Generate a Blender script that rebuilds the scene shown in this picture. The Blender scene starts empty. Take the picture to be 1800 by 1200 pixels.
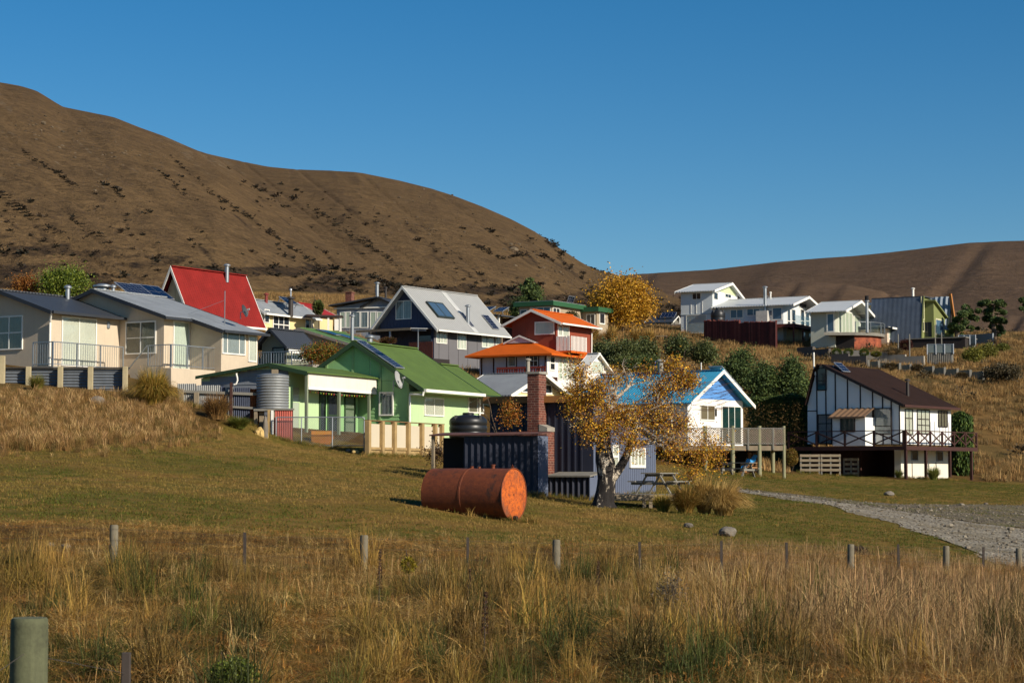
import bpy, math, random
import numpy as np
from mathutils import Vector, Matrix
R = math.radians
rng = np.random.default_rng(7)
random.seed(7)
sc = bpy.context.scene
col = sc.collection

# ------------------------------------------------------------------ camera, sky, sun, exposure
FPX = 3500.0                       # 70 mm lens on a 36 mm sensor, 1800 px wide photograph
PITCH = math.atan(230.0 / FPX)
cp, sp = math.cos(PITCH), math.sin(PITCH)
cd = bpy.data.cameras.new("camera"); cam = bpy.data.objects.new("camera", cd); col.objects.link(cam)
cd.lens = 70.0; cd.sensor_width = 36.0; cd.clip_start = 0.2; cd.clip_end = 9000.0
cam.rotation_euler = (R(90) + PITCH, 0, 0)
cd.dof.use_dof = True; cd.dof.focus_distance = 75.0; cd.dof.aperture_fstop = 14.0
sc.camera = cam

SUN_AZ, SUN_EL = R(51), R(27)      # azimuth: right of the direction towards the camera
S = Vector((math.sin(SUN_AZ) * math.cos(SUN_EL), -math.cos(SUN_AZ) * math.cos(SUN_EL), math.sin(SUN_EL)))
w = bpy.data.worlds.new("World"); sc.world = w; w.use_nodes = True
nt = w.node_tree; nt.nodes.clear()
sky = nt.nodes.new("ShaderNodeTexSky"); sky.sky_type = 'NISHITA'; sky.sun_disc = False
sky.sun_elevation = SUN_EL; sky.sun_rotation = math.atan2(S.x, S.y)
sky.altitude = 700; sky.air_density = 1.0; sky.dust_density = 0.5; sky.ozone_density = 4.0
bg = nt.nodes.new("ShaderNodeBackground"); bg.inputs[1].default_value = 0.07
wo = nt.nodes.new("ShaderNodeOutputWorld")
hs = nt.nodes.new("ShaderNodeHueSaturation"); hs.inputs['Saturation'].default_value = 1.34; hs.inputs['Hue'].default_value = 0.497
nt.links.new(sky.outputs[0], hs.inputs['Color']); nt.links.new(hs.outputs[0], bg.inputs[0]); nt.links.new(bg.outputs[0], wo.inputs[0])
ld = bpy.data.lights.new("sun", 'SUN'); ld.energy = 5.0; ld.angle = R(0.5); ld.color = (1.0, 0.91, 0.78)
lo = bpy.data.objects.new("sun", ld); col.objects.link(lo)
lo.rotation_euler = S.to_track_quat('Z', 'Y').to_euler()
sc.view_settings.view_transform = 'Standard'; sc.view_settings.look = 'None'
sc.view_settings.exposure = 0.34; sc.view_settings.gamma = 1.0; sc.view_settings.use_curve_mapping = False
sc.render.engine = 'CYCLES'
sc.cycles.max_bounces = 3; sc.cycles.diffuse_bounces = 2; sc.cycles.glossy_bounces = 2; sc.cycles.transmission_bounces = 2; sc.cycles.adaptive_threshold = 0.02; sc.cycles.transparent_max_bounces = 8; sc.cycles.use_denoising = True

# ------------------------------------------------------------------ picture <-> place
def ray(px, py):
    u = (px - 900.0) / FPX; v = (600.0 - py) / FPX
    return Vector((u, cp - v * sp, sp + v * cp))
def at(px, py, Y):
    d = ray(px, py); return d * (Y / d.y)
def proj(p):
    x, y, z = p
    zc = y * cp + z * sp; yc = -y * sp + z * cp
    return 900 + FPX * x / zc, 600 - FPX * yc / zc
def proj_np(X, Y, Z):
    zc = Y * cp + Z * sp; yc = -Y * sp + Z * cp
    zc = np.maximum(zc, 0.5)
    return 900 + FPX * X / zc, 600 - FPX * yc / zc

def C(r, g, b):
    f = lambda c: (c / 255 / 12.92) if c <= 10.3 else ((c / 255 + 0.055) / 1.055) ** 2.4
    return (f(r), f(g), f(b))

# ------------------------------------------------------------------ noise
def _h(ix, iy, seed):
    n = (ix.astype(np.int64) * 374761393 + iy.astype(np.int64) * 668265263 + seed * 1442695041) & 0xFFFFFFFF
    n = ((n ^ (n >> 13)) * 1274126177) & 0xFFFFFFFF
    return ((n ^ (n >> 16)) & 0xFFFF) / 65535.0
def vnoise(x, y, seed=0):
    x = np.asarray(x, float); y = np.asarray(y, float)
    ix = np.floor(x); iy = np.floor(y); fx = x - ix; fy = y - iy
    fx = fx * fx * (3 - 2 * fx); fy = fy * fy * (3 - 2 * fy)
    a = _h(ix, iy, seed); b = _h(ix + 1, iy, seed); c = _h(ix, iy + 1, seed); d = _h(ix + 1, iy + 1, seed)
    return (a * (1 - fx) + b * fx) * (1 - fy) + (c * (1 - fx) + d * fx) * fy
def fbm(x, y, o=4, seed=0):
    s = 0; a = 0.5; t = 0
    for k in range(o):
        s = s + a * vnoise(x * 2 ** k, y * 2 ** k, seed + k * 17); t += a; a *= 0.5
    return s / t

# ------------------------------------------------------------------ mesh building
class MB:
    def __init__(s): s.v = []; s.f = []
    def add(s, vs, fs):
        o = len(s.v); s.v += [tuple(v) for v in vs]; s.f += [tuple(i + o for i in f) for f in fs]; return s
    def basis(s, o, U, V, N, u0, u1, v0, v1, n0, n1):
        o, U, V, N = Vector(o), Vector(U), Vector(V), Vector(N)
        P = [o + U * u + V * v + N * n for n in (n0, n1) for v in (v0, v1) for u in (u0, u1)]
        return s.add(P, [(0, 2, 3, 1), (4, 5, 7, 6), (0, 1, 5, 4), (2, 6, 7, 3), (0, 4, 6, 2), (1, 3, 7, 5)])
    def box(s, x0, x1, y0, y1, z0, z1):
        return s.basis((0, 0, 0), (1, 0, 0), (0, 1, 0), (0, 0, 1), x0, x1, y0, y1, z0, z1)
    def bar(s, p, q, w, h, up=(0, 0, 1)):
        p, q = Vector(p), Vector(q); d = q - p; L = d.length
        if L < 1e-6: return s
        d /= L; up = Vector(up)
        if abs(d.dot(up)) > 0.98: up = Vector((0, 1, 0))
        U = d.cross(up).normalized(); V = U.cross(d)
        return s.basis(p, d, U, V, 0, L, -w / 2, w / 2, -h / 2, h / 2)
    def prism(s, pts, ext):
        n = len(pts); e = Vector(ext); P = [Vector(p) for p in pts]
        return s.add(P + [p + e for p in P], [tuple(range(n)), tuple(range(2 * n - 1, n - 1, -1))] +
                     [(i, i + n, (i + 1) % n + n, (i + 1) % n) for i in range(n)])
    def slab(s, a, b, c, d, th):
        return s.prism([a, b, c, d], (0, 0, -th))
    def tube(s, pts, rad, n=8, cap=True):
        pts = [Vector(p) for p in pts]; o = len(s.v)
        if not hasattr(rad, '__len__'): rad = [rad] * len(pts)
        ref = None
        for i, p in enumerate(pts):
            d = (pts[min(i + 1, len(pts) - 1)] - pts[max(i - 1, 0)])
            d = d.normalized() if d.length > 1e-9 else Vector((0, 0, 1))
            if ref is None: ref = Vector((1, 0, 0)) if abs(d.x) < 0.9 else Vector((0, 1, 0))
            U = d.cross(ref).normalized(); V = U.cross(d); ref = V.cross(U) if False else ref
            for k in range(n):
                a = 2 * math.pi * k / n
                s.v.append(tuple(p + (U * math.cos(a) + V * math.sin(a)) * rad[i]))
        for i in range(len(pts) - 1):
            for k in range(n):
                a = o + i * n + k; b = o + i * n + (k + 1) % n
                s.f.append((a, b, b + n, a + n))
        if cap:
            s.f.append(tuple(o + k for k in range(n - 1, -1, -1)))
            s.f.append(tuple(o + (len(pts) - 1) * n + k for k in range(n)))
        return s
    def lathe(s, prof, n=32, c=(0, 0)):
        o = len(s.v)
        for r, z in prof:
            for k in range(n):
                a = 2 * math.pi * k / n; s.v.append((c[0] + r * math.cos(a), c[1] + r * math.sin(a), z))
        for i in range(len(prof) - 1):
            for k in range(n):
                a = o + i * n + k; b = o + i * n + (k + 1) % n
                s.f.append((a, b, b + n, a + n))
        s.f.append(tuple(o + k for k in range(n - 1, -1, -1)))
        s.f.append(tuple(o + (len(prof) - 1) * n + k for k in range(n)))
        return s
    def build(s, name, m, parent=None, smooth=False, kind=None, label=None, bevel=0, loc=None):
        me = bpy.data.meshes.new(name); me.from_pydata(s.v, [], s.f); me.update()
        return link(name, me, m, parent, smooth, kind, label, bevel, loc)
def link(name, me, m, parent=None, smooth=False, kind=None, label=None, bevel=0, loc=None):
    ob = bpy.data.objects.new(name, me); col.objects.link(ob)
    if m is not None and not me.materials: me.materials.append(m)
    if smooth:
        me.polygons.foreach_set("use_smooth", [True] * len(me.polygons))
        try: me.set_sharp_from_angle(angle=R(40))
        except Exception: pass
    if parent is not None: ob.parent = parent
    if kind: ob["kind"] = kind
    if label: ob["label"] = label
    if loc is not None: ob.location = loc
    if bevel:
        b = ob.modifiers.new("bevel", 'BEVEL'); b.width = bevel; b.segments = 1; b.limit_method = 'ANGLE'
    return ob
def tag(o, label=None, cat=None, group=None, kind=None):
    if label: o["label"] = label
    if cat: o["category"] = cat
    if group: o["group"] = group
    if kind: o["kind"] = kind
    return o
def thing(name, label, cat, loc=(0, 0, 0), rz=0.0, group=None):
    e = bpy.data.objects.new(name, None); col.objects.link(e)
    e.empty_display_size = 0.3
    e.location = loc; e.rotation_euler = (0, 0, rz)
    return tag(e, label, cat, group)
def mesh_np(name, V, F):
    me = bpy.data.meshes.new(name); n = len(V); k = F.shape[1]; m = len(F)
    me.vertices.add(n); me.vertices.foreach_set("co", np.ascontiguousarray(V, np.float32).ravel())
    me.loops.add(m * k); me.loops.foreach_set("vertex_index", np.ascontiguousarray(F, np.int32).ravel())
    me.polygons.add(m); me.polygons.foreach_set("loop_start", np.arange(0, m * k, k, dtype=np.int32))
    me.update(calc_edges=True); return me
def set_attr(me, name, data, dom='POINT', typ='FLOAT_COLOR'):
    a = me.attributes.new(name, typ, dom)
    key = {'FLOAT_COLOR': 'color', 'FLOAT_VECTOR': 'vector', 'FLOAT': 'value'}[typ]
    a.data.foreach_set(key, np.ascontiguousarray(data, np.float32).ravel())

# ------------------------------------------------------------------ materials
MATS = {}
def nodes(name):
    m = bpy.data.materials.new(name); m.use_nodes = True
    t = m.node_tree; t.nodes.clear()
    out = t.nodes.new("ShaderNodeOutputMaterial"); b = t.nodes.new("ShaderNodeBsdfPrincipled")
    t.links.new(b.outputs[0], out.inputs[0]); return m, t, b, out
def mixc(t, fac, a, b, mode='MIX'):
    n = t.nodes.new("ShaderNodeMix"); n.data_type = 'RGBA'; n.blend_type = mode
    for sock, v in ((n.inputs[0], fac), (n.inputs[6], a), (n.inputs[7], b)):
        if hasattr(v, 'is_output') or isinstance(v, bpy.types.NodeSocket): t.links.new(v, sock)
        elif isinstance(v, (int, float)): sock.default_value = v
        else: sock.default_value = (*v[:3], 1)
    return n.outputs[2]
def ramp(t, src, a, b):
    n = t.nodes.new("ShaderNodeMapRange"); n.inputs[1].default_value = a; n.inputs[2].default_value = b
    t.links.new(src, n.inputs[0]); return n.outputs[0]
def noise(t, co, scale, detail=4, rough=0.6, sc3=None):
    if sc3:
        mp = t.nodes.new("ShaderNodeMapping"); mp.inputs[3].default_value = sc3; t.links.new(co, mp.inputs[0]); co = mp.outputs[0]
    n = t.nodes.new("ShaderNodeTexNoise"); n.inputs['Scale'].default_value = scale
    n.inputs['Detail'].default_value = detail; n.inputs['Roughness'].default_value = rough
    t.links.new(co, n.inputs['Vector']); return n.outputs['Fac']
def mat(name, c, rough=0.7, metal=0.0, var=0.12, vs=1.2, c2=None, streak=0.0, bump=0.0, bs=60.0, wave=None, spec=0.4, rust=None, sd=(3, 3, .35)):
    """painted / metal / timber surface: colour with mottling, rain streaks, fine relief, optional corrugation (axis, pitch, depth)"""
    if name in MATS: return MATS[name]
    m, t, b, out = nodes(name)
    co = t.nodes.new("ShaderNodeTexCoord").outputs['Object']
    k = noise(t, co, vs, 5); f = ramp(t, k, 0.3, 0.7)
    lo_ = tuple(x * (1 - var) for x in c); hi = tuple(min(1, x * (1 + var)) for x in (c2 or c))
    base = mixc(t, f, lo_, hi)
    fine = ramp(t, noise(t, co, vs * 14, 3), 0.25, 0.75)
    base = mixc(t, 0.35, base, mixc(t, fine, tuple(x * (1 - var * 1.3) for x in c), tuple(min(1, x * (1 + var)) for x in c)))
    if streak:
        s_ = ramp(t, noise(t, co, 2.0, 4, 0.7, sd), 0.52, 0.78)
        mm = t.nodes.new("ShaderNodeMath"); mm.operation = 'MULTIPLY'; mm.inputs[1].default_value = streak; t.links.new(s_, mm.inputs[0])
        base = mixc(t, mm.outputs[0], base, tuple(x * 0.35 + 0.01 for x in c))
    if rust:
        r_ = ramp(t, noise(t, co, 1.7, 6, 0.7), rust[1], rust[1] + .12)
        base = mixc(t, r_, base, rust[0])
    t.links.new(base, b.inputs['Base Color'])
    b.inputs['Roughness'].default_value = rough; b.inputs['Metallic'].default_value = metal
    b.inputs['Specular IOR Level'].default_value = spec
    h = None
    if wave:
        ax, pitch, depth = wave
        sx = t.nodes.new("ShaderNodeSeparateXYZ"); t.links.new(co, sx.inputs[0])
        mu = t.nodes.new("ShaderNodeMath"); mu.operation = 'MULTIPLY'; mu.inputs[1].default_value = 2 * math.pi / pitch
        t.links.new(sx.outputs['XYZ'.index(ax)], mu.inputs[0])
        sn = t.nodes.new("ShaderNodeMath"); sn.operation = 'SINE'; t.links.new(mu.outputs[0], sn.inputs[0])
        bp = t.nodes.new("ShaderNodeBump"); bp.inputs['Strength'].default_value = 1.0; bp.inputs['Distance'].default_value = depth
        t.links.new(sn.outputs[0], bp.inputs['Height']); h = bp
    if bump:
        bp = t.nodes.new("ShaderNodeBump"); bp.inputs['Strength'].default_value = 0.6; bp.inputs['Distance'].default_value = bump
        t.links.new(noise(t, co, bs, 4, 0.65), bp.inputs['Height'])
        if h: t.links.new(h.outputs[0], bp.inputs['Normal'])
        h = bp
    if h: t.links.new(h.outputs[0], b.inputs['Normal'])
    MATS[name] = m; return m
def glass_mats():
    m, t, b, out = nodes("window_glass")
    t.nodes.remove(b)
    tr = t.nodes.new("ShaderNodeBsdfTransparent"); tr.inputs[0].default_value = (0.9, 0.93, 0.93, 1)
    gl = t.nodes.new("ShaderNodeBsdfGlossy"); gl.inputs['Roughness'].default_value = 0.03
    lw = t.nodes.new("ShaderNodeLayerWeight"); lw.inputs[0].default_value = 0.5
    pw = t.nodes.new("ShaderNodeMath"); pw.operation = 'POWER'; pw.inputs[1].default_value = 4.0; t.links.new(lw.outputs['Facing'], pw.inputs[0])
    fr = t.nodes.new("ShaderNodeMath"); fr.operation = 'MULTIPLY_ADD'; fr.inputs[1].default_value = 0.7; fr.inputs[2].default_value = 0.045; t.links.new(pw.outputs[0], fr.inputs[0])
    mx = t.nodes.new("ShaderNodeMixShader")
    t.links.new(fr.outputs[0], mx.inputs[0]); t.links.new(tr.outputs[0], mx.inputs[1]); t.links.new(gl.outputs[0], mx.inputs[2])
    t.links.new(mx.outputs[0], out.inputs[0]); MATS["window_glass"] = m
    for nm, c in (("dark_pane", (0.018, 0.022, 0.028)), ("blue_pane", (0.05, 0.09, 0.14)), ("brown_pane", (0.12, 0.09, 0.045)), ("green_pane", (0.008, 0.03, 0.026)), ("pale_pane", (0.35, 0.40, 0.30))):
        m, t, b, out = nodes(nm)
        b.inputs['Base Color'].default_value = (*c, 1); b.inputs['Roughness'].default_value = 0.06; b.inputs['Specular IOR Level'].default_value = 0.6
        MATS[nm] = m
glass_mats()
def leaf_mat(name, trans=0.25, rough=0.55, attr="lc", inst=False):
    m, t, b, out = nodes(name)
    at_ = t.nodes.new("ShaderNodeAttribute"); at_.attribute_name = attr
    if inst:
        at_.attribute_type = 'INSTANCER'
        loc = t.nodes.new("ShaderNodeAttribute"); loc.attribute_name = "lc"
        colr = mixc(t, 1.0, at_.outputs[0], loc.outputs[0], 'MULTIPLY')
    else: colr = at_.outputs[0]
    t.links.new(colr, b.inputs['Base Color']); b.inputs['Roughness'].default_value = rough; b.inputs['Specular IOR Level'].default_value = 0.25
    tl = t.nodes.new("ShaderNodeBsdfTranslucent"); t.links.new(colr, tl.inputs[0])
    mx = t.nodes.new("ShaderNodeMixShader"); mx.inputs[0].default_value = trans
    t.links.new(b.outputs[0], mx.inputs[1]); t.links.new(tl.outputs[0], mx.inputs[2]); t.links.new(mx.outputs[0], out.inputs[0])
    MATS[name] = m; return m
LEAF = leaf_mat("leaf"); NEEDLE = leaf_mat("needle", 0.08, 0.7); BLADE = leaf_mat("blade", 0.22, 0.65)
TINT = leaf_mat("grass_blade", 0.25, 0.7, "tint", True)

# ------------------------------------------------------------------ terrain from surveyed points (picture point, distance)
CTRL = [(900,1500,6),(100,1400,9),(1700,1400,9),(-500,1300,14),(900,1240,16),(2300,1260,16),(0,1150,19),(900,1150,20),(1800,1160,21),
 (-600,1080,27),(0,1030,28),(300,1030,29),(640,1032,30),(980,1035,32),(1300,1030,35),(1660,1020,39),(1800,1022,41),(2300,1020,43),
 (-500,900,36),(0,918,36),(300,930,37),(650,945,39),(1000,956,41),(1300,965,43),(1600,985,45),(1750,975,48),(2200,975,52),
 (905,917,46),(757,887,47.3),(700,873,49),(830,905,46.5),(400,850,50),(200,790,57),(-100,790,56),(60,745,63),(-300,690,68),(90,692,72),(215,694,73),(330,715,72),
 (430,752,71),(500,788,71),(560,789,71),(630,800,70),(700,818,68),(775,826,67),(750,845,58),(870,858,60),(965,874,58.5),(1045,881,60),(1155,869,66),(1058,894,55),(1240,906,52),
 (1400,885,61),(1300,865,72),(1500,890,66),(1800,905,74),(2300,910,80),(1700,940,57),(1550,860,86),(1750,865,90),(1300,838,92),
 (1590,839,110),(1710,846,113),(1430,832,113),(1290,826,101),(1180,824,97),(1000,800,85),(1750,790,130),(1800,745,140),(2300,760,140),(1780,690,158),(1720,630,186),(1800,595,215),(2200,590,215),
 (1600,645,180),(1450,640,178),(1380,606,202),(1240,588,209),(1100,590,202),(1040,605,192),(1150,690,135),(1350,690,138),(1050,650,150),
 (720,765,84),(800,762,86),(880,735,96),(950,725,104),(930,690,134),(1030,690,130),(800,652,140),(700,640,138),(850,668,150),(885,672,157),(640,590,168),(480,650,104),(600,640,110),(500,590,130),
 (90,650,82),(300,650,90),(0,650,80),(-300,640,80),(400,640,94),(350,592,115),(480,600,120),(980,588,200),(120,535,200),(-400,560,170),(-400,520,260),(300,520,260),(700,530,260),(1000,572,260),(1200,583,262),(1600,592,270),(2200,592,270),
 (-400,500,340),(300,505,340),(800,528,340),(1200,578,340),(1700,592,340),(2300,592,340)]
_P = np.array([list(at(*c)) for c in CTRL])
_P[:4, 2] = -1.95
_extra = np.array([(-60, 0, -2.0), (60, 0, -2.0), (0, -60, -2.2), (-80, -80, -2.2), (80, -80, -2.2), (0, 0, -2.0), (-90, 60, 2.5), (100, 60, -2.2), (-160, 150, 9), (180, 150, 4)])
_P = np.vstack([_P, _extra])
_n = len(_P); _XY = _P[:, :2] / 50.0
def _U(r2): return np.where(r2 > 1e-12, 0.5 * r2 * np.log(r2 + 1e-12), 0)
_K = _U(((_XY[:, None] - _XY[None]) ** 2).sum(-1)) + np.eye(_n) * 0.0004
_Q = np.hstack([np.ones((_n, 1)), _XY])
_A = np.block([[_K, _Q], [_Q.T, np.zeros((3, 3))]])
_W = np.linalg.solve(_A, np.concatenate([_P[:, 2], np.zeros(3)]))
def gz(X, Y):
    X = np.asarray(X, float); Y = np.asarray(Y, float); sh = X.shape
    q = np.stack([X.ravel(), Y.ravel()], 1) / 50.0; out = np.empty(len(q))
    for i in range(0, len(q), 20000):
        p = q[i:i + 20000]
        out[i:i + 20000] = _U(((p[:, None] - _XY[None]) ** 2).sum(-1)) @ _W[:_n] + _W[_n] + p @ _W[_n + 1:]
    out = out.reshape(sh)
    far = np.clip((Y - 330) / 60, 0, 1)
    lump = (fbm(X / 2.3, Y / 2.3, 3, 5) - 0.5) * 0.16 * np.clip((46 - Y) / 12, 0.25, 1) + (fbm(X / 9, Y / 9, 2, 9) - .5) * 0.25 * np.clip((Y - 110) / 40, 0, 1)
    return (out + lump) * (1 - far) + far * 20.0
def gz1(x, y): return float(gz(np.array([x]), np.array([y]))[0])
def hit(px, py, y0=5.0, y1=330.0):
    d = ray(px, py); ys = np.linspace(y0, y1, 1400)
    g = gz(d.x / d.y * ys, ys); z = d.z / d.y * ys
    k = np.argmax(g >= z)
    Y = ys[k]; return Vector((d.x / d.y * Y, Y, g[k]))
def on_ground(px, Y):
    x = (px - 900) / FPX * Y / cp
    for _ in range(4):
        z = gz1(x, Y); x = (px - 900) / FPX * (Y * cp + z * sp)
    return Vector((x, Y, gz1(x, Y)))

def inpoly(px, py, poly):
    c = np.zeros(px.shape, bool); n = len(poly)
    for i in range(n):
        x1, y1 = poly[i]; x2, y2 = poly[(i + 1) % n]
        if y1 == y2: continue
        c ^= ((y1 > py) != (y2 > py)) & (px < (x2 - x1) * (py - y1) / (y2 - y1) + x1)
    return c
ROAD = [(1285,858),(1330,862),(1400,869),(1470,877),(1520,883),(1590,886),(1680,886),(1800,888),(2300,896),(2500,1010),(1800,1001),(1745,992),(1700,968),(1640,944),(1560,918),(1480,898),(1400,881),(1330,870),(1285,864)]
STRIP = [(1285,858),(1340,865),(1400,873),(1460,881),(1530,890),(1600,901),(1680,914),(1800,930),(2300,975),(2500,1010),(1800,1001),(1745,992),(1700,968),(1640,944),(1560,918),(1480,898),(1400,881),(1330,870),(1285,864)]
_strip_w = np.array([list(hit(x, y, 40, 110))[:2] for x, y in STRIP])
_road_w = np.array([list(hit(x, y, 40, 110))[:2] for x, y in ROAD])

def make_ground():
    t = np.concatenate([np.linspace(-60, 4, 9)[:-1], np.geomspace(4 + 26, 340 + 26, 330) - 26, np.linspace(345, 400, 8)[1:], np.geomspace(420, 4000, 14)])
    s = np.linspace(-1, 1, 241)
    Yg, Sg = np.meshgrid(t, s, indexing='ij')
    half = np.maximum(38 + np.maximum(Yg, 0) * 0.48, 40)
    X = np.sign(Sg) * (0.75 * np.abs(Sg) + 0.25 * np.abs(Sg) ** 3) * half
    Z = gz(X, Yg)
    V = np.stack([X, Yg, Z], -1).reshape(-1, 3)
    ny, nx = Yg.shape; idx = np.arange(ny * nx).reshape(ny, nx)
    F = np.stack([idx[:-1, :-1], idx[:-1, 1:], idx[1:, 1:], idx[1:, :-1]], -1).reshape(-1, 4)
    me = mesh_np("ground", V, F)
    px, py = proj_np(V[:, 0], V[:, 1], V[:, 2])
    lawn, dry, grv = regions(V[:, 0], V[:, 1], px, py)
    set_attr(me, "reg", np.stack([lawn, dry, grv, np.ones(len(V))], 1))
    m, tr, b, out = nodes("ground_grass")
    co = tr.nodes.new("ShaderNodeTexCoord").outputs['Object']
    a = tr.nodes.new("ShaderNodeAttribute"); a.attribute_name = "reg"
    sp_ = tr.nodes.new("ShaderNodeSeparateColor"); tr.links.new(a.outputs[0], sp_.inputs[0])
    n1 = ramp(tr, noise(tr, co, 0.16, 6, 0.65), 0.36, 0.66); n2 = ramp(tr, noise(tr, co, 1.1, 5, 0.7), 0.3, 0.7); n3 = noise(tr, co, 14, 4, 0.7)
    n4 = ramp(tr, noise(tr, co, 0.55, 4, 0.6, (.5, 1, 1)), 0.4, 0.62)
    lawnc = mixc(tr, n1, C(114, 96, 40), C(138, 108, 56)); lawnc = mixc(tr, n4, lawnc, C(92, 92, 28))
    lawnc = mixc(tr, 0.35, lawnc, mixc(tr, n2, C(74, 74, 30), C(150, 122, 76)))
    dryc = mixc(tr, n2, C(92, 74, 44), C(138, 110, 68)); dryc = mixc(tr, n1, dryc, C(98, 86, 50))
    wild = mixc(tr, n2, C(66, 54, 24), C(112, 86, 42))
    grvc = mixc(tr, n2, C(96, 92, 84), C(128, 122, 112))
    base = mixc(tr, sp_.outputs[0], wild, lawnc); base = mixc(tr, sp_.outputs[1], base, dryc); base = mixc(tr, sp_.outputs[2], base, grvc)
    f3 = ramp(tr, n3, 0.3, 0.7); base = mixc(tr, 0.45, base, mixc(tr, f3, C(52, 44, 24), C(168, 140, 92)), 'SOFT_LIGHT')
    tr.links.new(base, b.inputs['Base Color']); b.inputs['Roughness'].default_value = 0.95; b.inputs['Specular IOR Level'].default_value = 0.1
    bp = tr.nodes.new("ShaderNodeBump"); bp.inputs['Strength'].default_value = 0.8; bp.inputs['Distance'].default_value = 0.06
    tr.links.new(noise(tr, co, 9, 5, 0.75), bp.inputs['Height']); tr.links.new(bp.outputs[0], b.inputs['Normal'])
    o = link("ground", me, m, None, True, "structure"); return o
LAWN = [(-600,915),(0,920),(300,932),(650,948),(1000,960),(1300,968),(1650,990),(1760,998),(2400,1010),(2400,850),(1720,848),(1600,842),(1400,832),(1150,815),(1000,800),(780,790),(620,780),(430,742),(340,760),(280,775),(150,785),(0,795),(-600,790)]
def regions(X, Y, px, py):
    j = (fbm(X / 1.5, Y / 1.5, 3, 31) - 0.5) * 26
    near = (Y > 30) & (Y < 120)
    lawn = (inpoly(px, py + j * .5, LAWN) & near).astype(float)
    dry = np.clip((Y - 112) / 10, 0, 1) * (1 - lawn)
    dry = np.maximum(dry, (inpoly(px, py + j * .5, [(-900, 640), (330, 640), (345, 755), (280, 778), (150, 788), (-900, 800)]) & (Y > 50) & (Y < 90)) * .8)
    return lawn, dry, np.zeros_like(lawn)
ground = make_ground()
# ------------------------------------------------------------------ gravel road: a thin sheet on the ground
def make_road(name, poly, dz, cols, cut=None):
    xs = np.arange(-6, 60, 0.2); ys = np.arange(40, 92, 0.2)
    Xg, Yg = np.meshgrid(xs, ys); j = (fbm(Xg / 1.2, Yg / 1.2, 3, 71) - .5) * 1.1
    ins = inpoly(Xg.ravel() + j.ravel() * .4, Yg.ravel() + j.ravel(), [tuple(p) for p in poly]).reshape(Xg.shape)
    if cut is not None: ins &= ~inpoly(Xg.ravel() + j.ravel() * .4, Yg.ravel() + j.ravel(), [tuple(p) for p in cut]).reshape(Xg.shape)
    Z = gz(Xg, Yg) + 0.012 + dz + (fbm(Xg / .35, Yg / .35, 2, 72) - .5) * 0.05
    # wheel ruts follow the road's long run
    idx = np.arange(Xg.size).reshape(Xg.shape)
    F = np.stack([idx[:-1, :-1], idx[:-1, 1:], idx[1:, 1:], idx[1:, :-1]], -1)
    keep = ins[:-1, :-1] & ins[:-1, 1:] & ins[1:, 1:] & ins[1:, :-1] if cut is None else ins[:-1, :-1]
    F = F[keep]; used = np.unique(F); mp = np.full(Xg.size, -1); mp[used] = np.arange(len(used))
    V = np.stack([Xg.ravel(), Yg.ravel(), np.maximum(Z, gz(Xg, Yg) + .006 + dz).ravel()], 1)[used]
    me = mesh_np(name, V, mp[F])
    m, t, b, out = nodes(name + "_gravel")
    co = t.nodes.new("ShaderNodeTexCoord").outputs['Object']
    vo = t.nodes.new("ShaderNodeTexVoronoi"); vo.inputs['Scale'].default_value = 11; t.links.new(co, vo.inputs['Vector'])
    big = ramp(t, noise(t, co, 0.22, 4, 0.6), 0.35, 0.65)
    base = mixc(t, big, cols[0], cols[1])
    base = mixc(t, 0.5, base, mixc(t, ramp(t, vo.outputs['Color'], .1, .9), cols[2], cols[3]))
    base = mixc(t, ramp(t, noise(t, co, 0.5, 5, 0.7), 0.46, 0.62), base, cols[4])
    t.links.new(base, b.inputs['Base Color']); b.inputs['Roughness'].default_value = 0.95
    bp = t.nodes.new("ShaderNodeBump"); bp.inputs['Strength'].default_value = 0.9; bp.inputs['Distance'].default_value = 0.05
    t.links.new(vo.outputs['Distance'], bp.inputs['Height']); t.links.new(bp.outputs[0], b.inputs['Normal'])
    link(name, me, m, None, True, "structure")
make_road("gravel_yard", _road_w, 0.0, (C(70, 60, 40), C(98, 85, 60), C(50, 42, 29), C(122, 108, 84), C(96, 86, 42)), _strip_w)
make_road("gravel_road", _strip_w, 0.004, (C(104, 95, 78), C(136, 126, 106), C(70, 63, 52), C(172, 162, 142), C(104, 92, 66)))

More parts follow.
